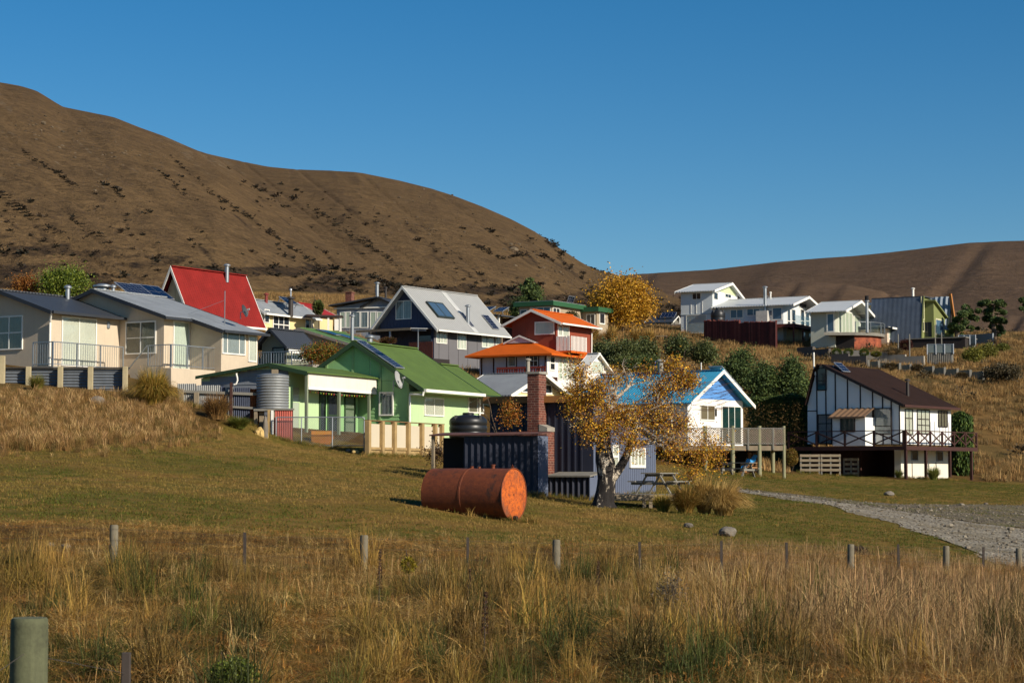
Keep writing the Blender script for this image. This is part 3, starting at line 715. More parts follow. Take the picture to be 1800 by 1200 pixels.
    a = MB().tube([(p.x, p.y, mz), (p.x, p.y, mz + 1.55)], .02, 6).build("antenna_mast", M_galv, h.e)
    MB().bar((p.x, p.y, mz + 1.15), (p.x - 1.6, p.y - .6, mz + .55), .012, .012).bar((p.x, p.y, mz + 1.1), (p.x - .6, p.y + .7, mz + .25), .012, .012).build("guy_wire", M_galv, a)
    p = h_plane(h, 428, 547, (W3 - .2, 0, 0), X_); dish(h.e, (p.x, p.y, p.z), (.9, .25, .3), .26, mat("dark_dish", C(58, 63, 66), .5, var=.1))
    return h
cream_house()

def corrugated_fence():
    e = thing("corrugated_fence", "low fence of grey horizontal corrugated iron between pale posts, below the cream house", "fence", at(110, 690, 74.5))
    O = e.location; iron = mat("dull_iron", C(112, 118, 124), .5, .35, var=.2, streak=.3, vs=2)
    xs = [-70, 5, 51, 107, 160, 221]; P = [at(x, 668, 74.5) - O for x in xs]
    top = at(110, 645, 74.5).z - O.z; lows = [690, 688, 688, 691, 693, 688]
    pale = mat("pale_post", C(166, 152, 118), .9, var=.2, bump=.004, streak=.2)
    for x, p, l in zip(xs, P, lows):
        b = gz1(*(O + p)[:2]) - O.z
        MB().box(p.x - .11, p.x + .07, -.1, .08, b - .15, top + (.02 if x > 30 else .42)).build("post", pale, e, bevel=.01)
    for i in range(len(P) - 1):
        b = gz1(*(O + P[i])[:2]) - O.z
        corr_sheet(e, ((0, .24 + .002 * i, 0), X_, Z_, -Y_), P[i].x, P[i + 1].x, b - .1, top - .05, iron, .11, .022, 'u', name="corrugated_panel")
    MB().bar((P[0].x, .2, top - .02), (P[-1].x + .1, .2, top - .02), .16, .045).build("cap_rail", mat("dark_cap", C(48, 46, 44), .8), e)
corrugated_fence()

def scrap_fence():
    e = thing("iron_sheet_fence", "patchwork fence of silver and rusty upright iron sheets left of the ribbed water tank", "fence", at(390, 725, 73.5))
    O = e.location; silver = mat("silver_iron", C(158, 158, 154), .45, .35, var=.2, streak=.25, rust=(C(112, 70, 42), .6))
    dark = mat("dark_iron", C(70, 76, 92), .5, .2, var=.2, streak=.3)
    cuts = [312, 345, 388, 396, 411, 440, 464]; mats = [silver, silver, dark, silver, dark, M_rustsheet]
    f = lambda x: 673 + (x - 312) * 11 / 150
    for i in range(len(cuts) - 1):
        a = at(cuts[i], f(cuts[i]), 73.5) - O; b = at(cuts[i + 1], f(cuts[i + 1]), 73.5) - O
        g = gz1(a.x + O.x, O.y) - O.z
        corr_sheet(e, ((0, .012 * (i % 2), 0), X_, Z_, -Y_), a.x, b.x, g - .1, (a.z + b.z) / 2, mats[i], .075, .02, 'v', name="iron_sheet", rag=.02)
    for i, x in enumerate((345, 408, 460, 318)):
        p = at(x, f(x) + (14, -8, 8, 10)[i], 73.3) - O; g = gz1(p.x + O.x, O.y) - O.z
        MB().box(p.x - .08, p.x + (.1 if i != 1 else .02), -.28, -.14, g - .2, p.z).build("post", M_timber if i != 1 else M_brownpaint, e, bevel=.01)
    a = at(314, f(314) + 14, 73.4) - O; b = at(462, f(462) + 9, 73.4) - O
    MB().bar((a.x, -.08, a.z), (b.x, -.08, b.z), .07, .1).build("rail", M_tim_grey, e)
    a = at(314, f(314) + 36, 73.4) - O; b = at(462, f(462) + 34, 73.4) - O
    MB().bar((a.x, -.08, a.z), (b.x, -.08, b.z), .07, .08).build("rail", M_tim_grey, e)
    # plastic duct hooked over the dark post
    p = at(416, 670, 73.2) - O
    MB().tube([p + Vector(q) for q in ((-.1, 0, -.12), (-.02, 0, -.1), (.03, 0, .03), (.02, 0, .14), (-.01, 0, .24), (-.01, 0, .3))], .032, 8).build("plastic_duct", M_white, e, True)
scrap_fence()

# ------------------------------------------------------------------ green house with porch
def green_house():
    h = House("green_house", "green bach with bright green iron roof, gable end and porch", "house", 719, 776, 80, 25)
    g1 = mat("light_green_paint", C(176, 200, 150), .75, var=.07, streak=.16)
    g2 = mat("shaded_green_paint", C(138, 180, 120), .75, var=.1, streak=.2)  # wall green darkened in colour for the gable's weak raking sun
    groof = mat("green_iron_roof", C(80, 102, 42), .75, 0, var=.2, streak=.3, wave=('Y', .15, .016))
    gtrim = mat("dark_green_trim", C(44, 66, 40), .6, var=.12)
    batt = mat("pale_green_batten", C(136, 166, 112), .75)
    xa, zr = h.F(621, 602, -.24); xc, zc = h.F(745, 686, -.24)
    sl = (zc - zr) / (xc - xa); ze = zr + sl * (0 - xa); c0 = 2 * xa
    Lr = h.Rt(731, 614, xa)[0]; L2 = h.Rt(880, 702, xc)[0]
    gable_body(h, 'y', 0, Lr - .3, c0, 0, -.6, ze, xa, zr, g1)
    gable_roof(h, 'y', -.24, Lr, c0, 0, ze, xa, zr, groof, xc, .05, gtrim, None, tw=.2)
    xs, zs = h.F(771, 639, Lr)
    xs = min(max(xs, xa + .3), -.4); zs = zr + sl * (xs - xa)
    gable_body(h, 'y', Lr - .298, L2 - .35, c0 * .6, 0, -.6, zs + sl * (xs - c0 * .6), xs, zs, g1, "rear_wall", ze1=ze)
    gable_roof(h, 'y', Lr + .004, L2, c0 * .6, 0, zs + sl * (xs - c0 * .6), xs, zs, groof, xc, .05, gtrim, None, tw=.12, ze1=ze)
    Lg = h.Rt(850, 695, xc)[0]
    MB().bar((xc + .055, -.22, zc + .0), (xc + .055, Lg, zc + .0), .11, .12).build("gutter", M_white, h.e)
    MB().bar((xc + .055, Lg + .01, zc - .02), (xc + .055, L2, zc - .02), .1, .08).build("gutter", gtrim, h.e)
    MB().box(.004, xc, 0.02, L2 - .3, ze + sl * xc - .06, ze + sl * xc - .03).build("soffit", g1, h.e)
    # gable front cladding
    tp = lambda u: zr + sl * abs(u - xa) - .02
    for px_ in (575, 621, 669):
        u = h.F(px_, 640)[0]; battens(h.e, front(), [u], 0.2, tp(u), batt, .1, .05)
    MB().prism([(c0 + .02, -.008, .2), (h.F(650, 700)[0], -.008, .2), (h.F(650, 700)[0], -.008, tp(h.F(650, 700)[0]) - .03), (xa, -.008, zr - .05), (c0 + .02, -.008, ze - .05)], (0, -.014, 0)).build("gable_sheet", g2, h.e)
    u0 = h.F(652, 700)[0]; zt = h.F(690, 668)[1]
    laps(h.e, front(), lambda u: min(zt, tp(u)), u0, -.02, -.3, g2, .145)
    MB().prism([(u0, -.01, zt), (-.02, -.01, ze - .04) if ze < zt else (-.02, -.01, zt + .02), (-.02, -.01, tp(-.02)), (u0, -.01, tp(u0) - .02)], (0, -.016, 0)).build("gable_sheet", g2, h.e)
    MB().box(-.08, .006, -.03, .0, -.5, ze).build("corner_board", batt, h.e)
    win(h, 'F', -.02, 669, 691, 690, 728, 1, 1, cut=M_curtain_g)
    win(h, 'R', 0, 746, 701, 778, 729, 2, 1); win(h, 'R', 0, 823, 697, 848, 724, [0, .62, 1], [0, .6, 1] and 1, cut=M_curtain_b)
    MB().tube([(xc + .05, -.35, zc - .05), (xc + .03, -.35, zc - .18), (.1, -.12, ze - .62), (.08, -.1, ze - .75), (.08, -.1, -.5)], .045, 8).build("downpipe", M_white, h.e)
    MB().tube([(xc + .05, L2 - .1, zc - .05), (xc, L2 - .12, zc - .3), (.08, L2 - .6, ze - .6), (.07, L2 - .6, -.5)], .045, 8).build("downpipe", M_white, h.e)
    p = h_plane(h, 697, 668, (0, -.55, 0), Y_); dish(h.e, p, (.96, .12, .28), .34)
    MB().bar((p.x - .1, p.y, p.z - .2), (p.x - .1, -.02, p.z - .3), .04, .04).build("dish_bracket", M_galv, h.e)
    n = Vector((-sl, 0, 1)).normalized(); dn = Vector((1, 0, sl)).normalized()
    for pa in ((637, 601), (669, 622)):
        p = h_plane(h, pa[0], pa[1], (xa, 0, zr + .08), n); solar(h.e, (p.x, -.18, zr + .07 + sl * (p.x - xa)), Y_, dn, n, .75, 1.25, (4, 8), lift=.05)
    p = h_plane(h, 650, 600, (xa - .15, 0, 0), X_); flue(h, (p.x, max(p.y, 1.2), zr - .15), .42, .12)
    # porch: low gable running towards the camera
    xe = h.F(663, 680)[0]; yD = h.Rt(541, 700, xe)[0]
    ze_p = h.F(541, 656, yD)[1]; xp, zp = h.F(479, 641, yD); xl, zl = h.F(350, 664, yD)
    xi = h.F(507, 700, yD)[0]; fl = h.F(541, 781, yD)[1]
    grey = mat("grey_weatherboard", C(128, 132, 136), .85, var=.16, streak=.2)
    MB().slab((xp, yD - .25, zp + .06), (xp, -.03, zp + .06), (xe + .12, -.03, ze_p + .06), (xe + .12, yD - .25, ze_p + .06), .05).slab((xl, yD - .25, zl + .06), (xl, -.03, zl + .06), (xp - .002, -.03, zp + .06), (xp - .002, yD - .25, zp + .06), .05).build("porch_roof", groof, h.e)
    sp_ = (ze_p - zp) / (xe + .12 - xp); sl_ = (zp - zl) / (xp - xl)
    MB().prism([(xp, yD - .27, zp + .06), (xe + .12, yD - .27, ze_p + .06), (xe + .12, yD - .27, ze_p - .1), (xp, yD - .27, zp - .1)], (0, .02, 0)).build("porch_fascia", gtrim, h.e)
    MB().prism([(xp - .01, yD - .27, zp + .06), (xl, yD - .27, zl + .06), (xl, yD - .27, zl - .06), (xp - .01, yD - .27, zp - .06)], (0, .02, 0)).build("porch_fascia", gtrim, h.e)
    zxi = zp + sp_ * (xi - xp)
    MB().prism([(xl + .1, yD, fl - .5), (xi, yD, fl - .5), (xi, yD, zxi - .02), (xp, yD, zp - .02), (xl + .1, yD, zl - .02)], (0, -yD - .05, 0)).build("porch_room_wall", g1, h.e)
    laps(h.e, front(yD), lambda u: (zp - sl_ * (xp - u) if u < xp else zp + sp_ * (u - xp)) - .03, xl + .12, xi - .01, fl - .4, grey, .17)
    for px_ in (541, 598, 651):
        y = h.Rt(px_, 720, xe)[0]; MB().box(xe - .11, xe - .01, y - .05, y + .05, fl - .4, ze_p - .01).build("porch_post", mat("porch_post_paint", C(120, 128, 104), .8, var=.2, streak=.2), h.e)
    y0 = yD + .02; y1 = -.08
    zb1 = h.Rt(541, 684, xe)[1]
    bl = corr_sheet(h.e, right(xe - .002), y0, y1, zb1, ze_p + .02, mat("white_panel", C(216, 208, 192), .7, var=.06, streak=.3), .09, .006, 'v', name="white_porch_panel")
    MB().bar((xe, y0, zb1 + .05), (xe, y1, zb1 + .05), .05, .1).build("panel_batten", M_white, h.e)
    MB().box(xi + .004, xe + .1, yD - .1, -.01, fl - .25, fl - .02).build("porch_floor", M_conc, h.e)
    win(h, 'R', xi, 513, 681, 524, 766, 1, [0, .7, 1], fm=g1, kind='pale', name="porch_door", fw=.05)
    ya_, yb_ = h.Rt(561, 720, xi)[0], h.Rt(632, 720, xi)[0]; MB().box(xi + .002, xi + .014, ya_, min(yb_, -.06), fl - .02, zxi - .25).build("porch_shade_panel", g2, h.e)  # added panel: its darker green stands in for shade on the porch wall
    win(h, 'R', xi + .014, 562, 686, 570, 770, 1, 1, fm=gtrim, kind='dark', name="doorway", fw=.05)
    win(h, 'R', xi + .014, 576, 690, 594, 770, 1, 2, fm=gtrim, kind='dark', name="porch_door", fw=.05)
    win(h, 'R', xi + .014, 606, 692, 622, 768, 1, [0, .35, .65, 1], fm=gtrim, kind='blind', name="porch_door", cut=mat("faded_door", C(128, 136, 112), .8, var=.15), fw=.06)
    # bunting under the panel
    a = Vector((xe - .15, y0 + .1, zb1 - .02)); b = Vector((xe - .15, y1, zb1 - .04)); pts = [a.lerp(b, i / 12) - Z_ * .06 * math.sin(math.pi * i / 12) for i in range(13)]
    bt = MB().tube(pts, .006, 4).build("string_of_pegs", M_white, h.e)
    for i, c_ in enumerate([C(230, 200, 60), C(200, 60, 60), C(150, 200, 80)]):
        m = MB()
        for k in range(i, 26, 3):
            p = a.lerp(b, (k + .5) / 26) - Z_ * .06 * math.sin(math.pi * (k + .5) / 26); m.box(p.x - .01, p.x + .01, p.y - .012, p.y + .012, p.z - .06, p.z)
        m.build("pegs", mat("peg_%d" % i, c_, .6), bt)
    return h
GH = green_house()

def ribbed_tank():
    p = at(479, 719, 73.6); r = .6; hh = at(479, 660, 73.6).z - p.z
    e = thing("water_tank", "round ribbed galvanised water tank on a stand at the green porch", "water tank", p)
    n = 12; prof = [(r * .96, 0)]
    for i in range(n * 4 + 1): prof.append((r + .014 * math.sin(i / 4 * 2 * math.pi), hh * i / (n * 4)))
    prof += [(r * .98, hh + .01), (r * .5, hh + .07)]
    MB().lathe(prof, 40).build("tank_body", mat("tank_iron", C(140, 142, 140), .45, .4, var=.22, streak=.3, vs=2), e, True)
    g = gz1(p.x, p.y) - p.z
    MB().box(-.62, .66, -.6, .6, -.08, -.005).build("stand_top", M_tim_grey, e)
    for x in (-.55, .1, .55):
        for y in (-.5, .5): MB().box(x - .06, x + .06, y - .06, y + .06, g - .2, -.08).build("stand_leg", M_timber, e)
    MB().box(-.02, .2, -.2, .05, hh + .06, hh + .22).build("tank_lid", M_timber, e)
ribbed_tank()
def red_sheet():
    p = at(498, 782, 72.6)
    a = at(483, 780, 72.6); b = at(515, 780, 72.6); t = at(500, 720, 72.6).z - p.z; g = min(gz1(a.x, a.y), p.z) - p.z
    e = thing("red_tin_gate", "faded red corrugated tin panel below the ribbed water tank", "panel", p)
    corr_sheet(e, ((0, 0, 0), X_, Z_, -Y_), a.x - p.x, b.x - p.x, g, t, mat("faded_red", C(168, 76, 62), .75, var=.16, streak=.35, c2=C(190, 110, 92)), .08, .012, name="tin_sheet")
    MB().box(a.x - p.x - .02, b.x - p.x + .04, -.06, .04, t - .01, t + .05).build("top_rail", M_tim_grey, e)
    MB().box(a.x - p.x - .14, a.x - p.x - .05, -.05, .05, g - .1, t - .02).build("white_post", M_white, e)
    MB().box(a.x - p.x - .27, a.x - p.x - .17, -.02, .08, g - .1, t + .0).build("timber_post", M_tim_new, e)
red_sheet()

def chain_fence():
    A = at(520, 784, 72.4); B = at(640, 783, 72.4); g = gz1(B.x, B.y) - A.z
    e = thing("chain_link_fence", "chain link fence with pipe frame in front of the green porch", "fence", A)
    hgt = at(580, 733, 72.4).z - A.z; W = B.x - A.x; x0 = at(485, 780, 72.4).x - A.x
    for x in (x0, .2, at(584, 780, 72.4).x - A.x, W):
        MB().tube([(x, 0, min(g, 0) - .1), (x, 0, hgt)], .022, 8).build("post", M_galv, e)
    MB().tube([(x0, 0, hgt), (W - .06, 0, hgt), (W, 0, hgt - .05)], .02, 8).tube([(x0, 0, .02), (W, 0, .02)], .016, 8).build("rail", M_galv, e)
    m = MB(); s = .085; k = int((W - x0 + hgt) / s)
    for i in range(k):
        for d in (1, -1):
            a = x0 + i * s - (hgt if d > 0 else 0); b = a + d * hgt if d > 0 else a - hgt
            xa_, xb_ = (a, a + hgt) if d > 0 else (a, a - hgt); za_, zb_ = 0.02, hgt
            lo_, hi = (xa_, xb_) if xa_ < xb_ else (xb_, xa_)
            if hi <= x0 or lo_ >= W: continue
            def cl(x): return za_ + (zb_ - za_) * (x - xa_) / (xb_ - xa_)
            p, q = max(lo_, x0), min(hi, W); m.bar((p, 0, cl(p)), (q, 0, cl(q)), .006, .006)
    m.build("wire_mesh", M_galv, e, kind="stuff")
chain_fence()
def yellow_box():
    p = hit(564, 781, 66, 80); p = at(564, 781, 73.4)
    e = thing("yellow_crate", "yellow and orange wooden box behind the chain link fence", "box", p)
    o = mat("yellow_ochre_paint", C(186, 130, 30), .8, var=.25, c2=C(180, 96, 30), vs=3)
    w_ = .33; hh = .5
    for k in range(3): MB().box(-w_, w_, -.2, -.17, k * hh / 3 + .006, (k + 1) * hh / 3 - .006).build("board", o, e)
    MB().box(-w_, w_, .17, .2, 0, hh).build("back_board", o, e); MB().box(-w_, -w_ + .03, -.168, .168, 0, hh).build("side_board", o, e); MB().box(w_ - .03, w_, -.168, .168, 0, hh).build("side_board", o, e)
    MB().prism([(w_ + .002, -.2, 0), (w_ + .18, -.2, hh * .5), (w_ + .1, -.2, hh * .98), (w_ + .002, -.2, hh)], (0, .03, 0)).build("brace", o, e)
    MB().box(-w_, w_, -.168, .168, 0, .03).build("floor_board", o, e)
yellow_box()

def retaining_fence():
    h = House("retaining_fence", "timber retaining wall with cream panels between posts below the green house", "wall", 645, 800, 70.6, 22); h.e["kind"] = "thing"
    cp_ = mat("cream_panel", C(190, 178, 154), .8, var=.05, streak=.1)
    f = lambda px_, py_: h.Rt(px_, py_)
    pxs = [645, 669, 690.5, 715, 739, 762, 774]
    ys = [f(p, 770)[0] for p in pxs]; zt = f(700, 744)[1]; zm = f(700, 788)[1]; zb = f(700, 815)[1] - .5
    for y in ys: MB().box(-.06, .14, y - .085, y + .085, zb, zt + .04).build("post", M_tim_new, h.e, bevel=.02)
    for i in range(len(ys) - 1):
        MB().box(-.05, .0, ys[i] + .09, ys[i + 1] - .09, zm + .03, zt - .06).build("panel", cp_, h.e)
        MB().box(-.03, .05, ys[i] + .088, ys[i + 1] - .088, zm - .06, zm + .03).build("rail", M_tim_new, h.e)
        z = zm - .065
        for k in range(3):
            MB().box(-.05, .0 + .008 * (k % 2), ys[i] + .088, ys[i + 1] - .088, z - .19, z - .008).build("board", M_tim_new, h.e); z -= .2
    MB().box(-.1, .1, ys[0] - .05, ys[-1] + .2, zt - .06 + .1, zt + .04 + .03).build("cap_rail", mat("brown_rail", C(120, 90, 56), .85, var=.2), h.e)
    for p in (674, 696, 719, 742):
        y = f(p, 800)[0]; MB().tube([(.16, y, zb), (.16, y, f(p, 800 + (p - 674) * .09)[1])], .075, 10).build("pile", M_timber, h.e)
retaining_fence()

def black_tank(px_, ytop, Y, r, hgt, label, zb=None):
    p = at(px_, ytop, Y); z0 = p.z - hgt
    e = thing("plastic_water_tank", label, "water tank", (p.x, p.y, z0), .3, "black plastic water tanks")
    m = mat("black_plastic", C(30, 31, 33), .42, var=.15, spec=.4)
    prof = [(r * .97, 0)]
    for k in range(5):
        b = hgt * .82 * k / 5; s = hgt * .82 / 5
        prof += [(r * .97, b + .02), (r, b + s * .2), (r, b + s * .8), (r * .97, b + s * .98)]
    prof += [(r * .96, hgt * .83), (r * .8, hgt * .9), (r * .35, hgt * .94)]
    MB().lathe(prof, 36).build("tank_body", m, e, True)
    MB().lathe([(r * .3, hgt * .935), (r * .3, hgt * .99), (r * .26, hgt)], 20).build("tank_lid", m, e, True)
    for k in range(4):
        a = k * 1.57 + .5; MB().box(r * .9 * math.cos(a) - .05, r * .9 * math.cos(a) + .05, r * .9 * math.sin(a) - .05, r * .9 * math.sin(a) + .05, hgt * .8, hgt * .92).build("lifting_lug", m, e)
black_tank(823, 725, 78.5, .75, 1.5, "squat black plastic water tank against the light green wall")
# ------------------------------------------------------------------ blue-grey hut behind the birch
def hut():
    h = House("blue_hut", "slate blue board hut with tall brick chimney behind the birch tree", "hut", 1043, 880, 61, 25)
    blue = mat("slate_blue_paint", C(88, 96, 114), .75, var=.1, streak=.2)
    shaded_blue = mat("shaded_blue_iron", C(42, 45, 58), .6, .1, var=.15, streak=.3)  # hut blue with the shade of the front faces put into its colour
    L = h.Rt(1153, 860)[0]; zt = h.F(1043, 703)[1]; zb = h.Rt(1153, 776)[1]; W = -h.F(862, 760)[0]
    MB().prism([(-W, 0, -.5), (-W, L, -.5), (-W, L, zb), (-W, 0, zt)], (W, 0, 0)).build("wall", blue, h.e)
    MB().slab((-W - .15, -.2, zt + .13), (.2, -.2, zt + .13), (.2, L + .2, zb + .02), (-W - .15, L + .2, zb + .02), .05).build("roof", M_greyroof, h.e)
    MB().box(-W - .15, .2, -.23, -.205, zt - .06, zt + .15).build("roof_fascia", mat("orange_brown_timber", C(146, 98, 50), .8, var=.2), h.e)
    # vertical board cladding: shade darkening in the front's colour, plain blue on the right
    m = MB(); 
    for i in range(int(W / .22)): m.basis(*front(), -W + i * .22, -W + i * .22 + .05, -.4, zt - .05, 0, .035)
    m.build("front_ribs", shaded_blue, h.e, kind="stuff")
    MB().box(-W, 0, -.006, -.001, -.45, zt - .02).build("front_sheet", shaded_blue, h.e)
    m = MB(); n = int(L / .16)
    for i in range(n): 
        y = i * L / n; m.basis(*right(), y, y + .022, -.4, zt + (zb - zt) * y / L - .03, 0, .014)
    m.build("side_ribs", blue, h.e, kind="stuff")
    win(h, 'R', .012, 1077, 786, 1084, 818, 1, 2, kind='curtain', fw=.08); win(h, 'R', .012, 1108, 792, 1131, 817, [0, .25, .5, .75, 1], 1, kind='curtain', fw=.09)
    # front lean-to shed
    yF = -3.1; xr = h.F(944, 820, yF)[0]; xl = h.F(816, 820, yF)[0]; zl = h.F(880, 764, yF)[1]
    yB = h.Rt(962, 800, xr)[0]
    g = -.55
    MB().box(xl, xr, yF, yB, g - .3, zl - .03).build("shed_wall", shaded_blue, h.e)
    corr_sheet(h.e, front(yF), xl, xr, g - .25, zl - .04, shaded_blue, .2, .022, name="shed_front_iron", n0=.004)
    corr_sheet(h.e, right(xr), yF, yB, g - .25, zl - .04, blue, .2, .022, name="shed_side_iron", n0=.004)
    MB().slab((xl - 1.1, yF - .15, zl + .02), (xr + .1, yF - .15, zl + .02), (xr + .1, yB + .1, zl + .1), (xl - 1.1, yB + .1, zl + .1), .04).build("shed_roof", mat("old_red_roof", C(96, 62, 52), .8, var=.25, vs=3), h.e)
    MB().box(xl - 1.05, xl - .97, yF - .1, yF - .02, g - .3, zl).build("shed_post", M_timber, h.e)
    MB().box(xl - 1.05, xl - .004, yB - .06, yB, g - .3, zl - .06).build("shed_back_wall", mat("near_black_board", C(28, 27, 27), .9), h.e)  # near-black back of the open bay
    # brick chimney against the front wall
    yc = -.32; x1 = h.F(947, 720, yc - .3)[0]; x0 = h.F(927, 720, yc - .3)[0]; zt2 = h.F(938, 657, yc - .3)[1]
    zsh = h.F(955, 752, yc - .3)[1]; x2 = h.F(961, 800, yc - .3)[0]
    ch = MB().box(x0, x1, yc - .3, yc + .26, zsh - .1, zt2).build("chimney", M_brick, h.e)
    MB().box(x0 - .04, x1 + .04, yc - .34, yc + .29, zt2, zt2 + .07).build("chimney_cap", M_conc, ch)
    MB().box(x0 - .3, x2, yc - .3, -.04, -.6, zsh - .1).build("chimney_base", M_brick, h.e)
    MB().prism([(x1 + .01, yc - .31, zsh - .1), (x2 + .02, yc - .31, zsh - .1), (x2 + .02, yc - .31, zsh + .02), (x1 + .01, yc - .31, zsh + .12)], (0, .58, 0)).build("chimney_shoulder", M_conc, h.e)
    # wood box
    yw = -.9; a = h.F(966, 850, yw)[0]; b = h.F(1037, 850, yw)[0]; zw = h.F(1000, 838, yw)[1]
    corr_sheet(h.e, front(yw), a, b, -.6, zw, shaded_blue, .18, .03, name="wood_box_front", n0=.004)
    MB().box(a + .002, b - .002, yw, -.05, -.6, zw - .01).build("wood_box", blue, h.e)
    MB().slab((a - .05, yw - .12, zw + .05), (b + .05, yw - .12, zw + .05), (b + .05, -.05, zw + .16), (a - .05, -.05, zw + .16), .05).build("wood_box_lid", M_tim_grey, h.e)
hut()

# ------------------------------------------------------------------ rusty fuel tank on the lawn
def rusty_tank():
    c = at(903, 869, 46.2); r = 46 / FPX * 46.2
    m, t, b, out = nodes("rust"); co = t.nodes.new("ShaderNodeTexCoord").outputs['Object']
    n1 = ramp(t, noise(t, co, 1.6, 6, .7), .35, .65); n2 = ramp(t, noise(t, co, 9, 6, .75), .3, .7); n3 = ramp(t, noise(t, co, 2.6, 5, .75, (1, 1, .5)), .56, .68)
    n5 = ramp(t, noise(t, co, 26, 5, .8), .6, .72)
    bs = mixc(t, n1, C(90, 40, 18), C(122, 56, 20)); bs = mixc(t, .5, bs, mixc(t, n2, C(66, 32, 17), C(136, 68, 26)))  # shell colour lowered because the sun only grazes the side
    bs = mixc(t, n3, bs, C(54, 34, 24)); bs = mixc(t, n5, bs, C(66, 38, 24))
    t.links.new(bs, b.inputs['Base Color']); b.inputs['Roughness'].default_value = .75; b.inputs['Metallic'].default_value = .1
    bp = t.nodes.new("ShaderNodeBump"); bp.inputs['Distance'].default_value = .006; t.links.new(noise(t, co, 22, 6, .75), bp.inputs['Height']); t.links.new(bp.outputs[0], b.inputs['Normal'])
    m2, t, b, out = nodes("lit_rust"); co = t.nodes.new("ShaderNodeTexCoord").outputs['Object']
    n1 = ramp(t, noise(t, co, 3.5, 6, .75), .4, .7); n2 = ramp(t, noise(t, co, 14, 6, .8), .5, .68)
    bs = mixc(t, n1, C(192, 92, 17), C(128, 54, 16)); bs = mixc(t, n2, bs, C(84, 40, 20)); bs = mixc(t, ramp(t, noise(t, co, 2.2, 5, .65), .5, .7), bs, C(104, 66, 42))  # brightness of the sunlit end put into the cap's orange
    t.links.new(bs, b.inputs['Base Color']); b.inputs['Roughness'].default_value = .8
    bp = t.nodes.new("ShaderNodeBump"); bp.inputs['Distance'].default_value = .005; t.links.new(noise(t, co, 18, 6, .75), bp.inputs['Height']); t.links.new(bp.outputs[0], b.inputs['Normal'])
    ang = R(61)   # cap normal, right of the direction to the camera
    # local x along the axis from the cap into the tank
    e = thing("fuel_tank", "big rusty orange cylindrical steel tank lying on the lawn", "tank", (c.x, c.y, c.z - r), math.atan2(math.cos(ang), -math.sin(ang)))
    L = 2.15; N = 56
    mb = MB(); prof = [(0, r), (.02, r * 1.003), (.5, r * .998), (1.1, r), (1.105, r * 1.012), (1.15, r * 1.012), (1.155, r * .997), (1.6, r * 1.0), (L, r * .997)]
    for x, rr in prof:
        for k in range(N):
            a = 2 * math.pi * k / N; q = rr * (1 + .006 * math.sin(3 * a + x * 2) + .004 * math.sin(7 * a - x * 5)); mb.v.append((x, q * math.cos(a), r + q * math.sin(a)))
    for i in range(len(prof) - 1):
        for k in range(N): a, b_ = i * N + k, i * N + (k + 1) % N; mb.f.append((a, b_, b_ + N, a + N))
    mb.build("shell", m, e, True)
    def disc(x, name, mm, s):
        d = MB(); d.v.append((x, 0, r)); R_ = 6
        for i in range(1, R_ + 1):
            for k in range(N): a = 2 * math.pi * k / N; q = r * .995 * i / R_; d.v.append((x - s * .03 * (1 - (i / R_) ** 2) + .004 * math.sin(5 * a + i * 2), q * math.cos(a), r + q * math.sin(a)))
        for k in range(N): d.f.append((0, 1 + k, 1 + (k + 1) % N))
        for i in range(R_ - 1):
            for k in range(N): a, b_ = 1 + i * N + k, 1 + i * N + (k + 1) % N; d.f.append((a, a + N, b_ + N, b_))
        return d.build(name, mm, e, True)
    cap = disc(0, "end_cap", m2, 1); disc(L, "end_cap", m, -1)
    ring = MB(); rr = []
    for k in range(N + 1): a = 2 * math.pi * k / N; rr.append((-.004, r * math.cos(a), r + r * math.sin(a)))
    ring.tube(rr, .014, 6, False).build("rim_bead", m, e, True)
    for x, hh, q in ((.55, .09, .045), (1.12, .05, .04), (.92, .04, .03)): MB().lathe([(q, 2 * r - .02), (q, 2 * r + hh * .7), (q * 1.25, 2 * r + hh * .72), (q * 1.25, 2 * r + hh)], 14, (x, 0)).build("filler_pipe", m, e, True)
    MB().prism([(0.0, -.03, 2 * r), (0.09, -.03, 2 * r), (.045, -.03, 2 * r + .09)], (0, .015, 0)).build("lifting_eye", m, e)
    MB().tube([(-.09, 0, .07), (.02, 0, .07)], [.05, .06], 12).build("drain_valve", mat("dark_rust", C(48, 32, 26), .8), e, True)
    MB().tube([(-.02, .02, r), (.03, .02, r)], .02, 10).build("bolt", mat("dark_rust", C(48, 32, 26), .8), e, True)
rusty_tank()

# ------------------------------------------------------------------ plants
def quads(P, size, seed=0, aspect=1.0, up=None, fold=True):
    """n leaf-sized faces at P (n,3), size (n,)"""
    g = np.random.default_rng(seed); n = len(P)
    a = g.normal(size=(n, 3)); a /= np.linalg.norm(a, axis=1, keepdims=True)
    b = g.normal(size=(n, 3))
    if up is not None: a = a * .6 + up; a /= np.linalg.norm(a, axis=1, keepdims=True)
    b -= (a * b).sum(1, keepdims=True) * a; b /= np.linalg.norm(b, axis=1, keepdims=True)
    s = size[:, None] * .5
    V = np.stack([P - a * s * aspect, P + b * s * .7 , P + a * s * aspect, P - b * s * .7], 1).reshape(-1, 3)
    return V, np.arange(4 * n).reshape(n, 4)
def leaf_part(name, P, size, colors, m, parent, seed=0, aspect=1.0, up=None, kind=None):
    V, F = quads(P, size, seed, aspect, up); me = mesh_np(name, V, F); g = np.random.default_rng(seed + 1)
    cols = np.array(colors); k = g.integers(0, len(cols), len(P)); c = cols[k] * g.uniform(.75, 1.25, (len(P), 1))
    set_attr(me, "lc", np.hstack([np.clip(c, 0, 1), np.ones((len(P), 1))]), 'FACE')
    return link(name, me, m, parent, kind=kind)
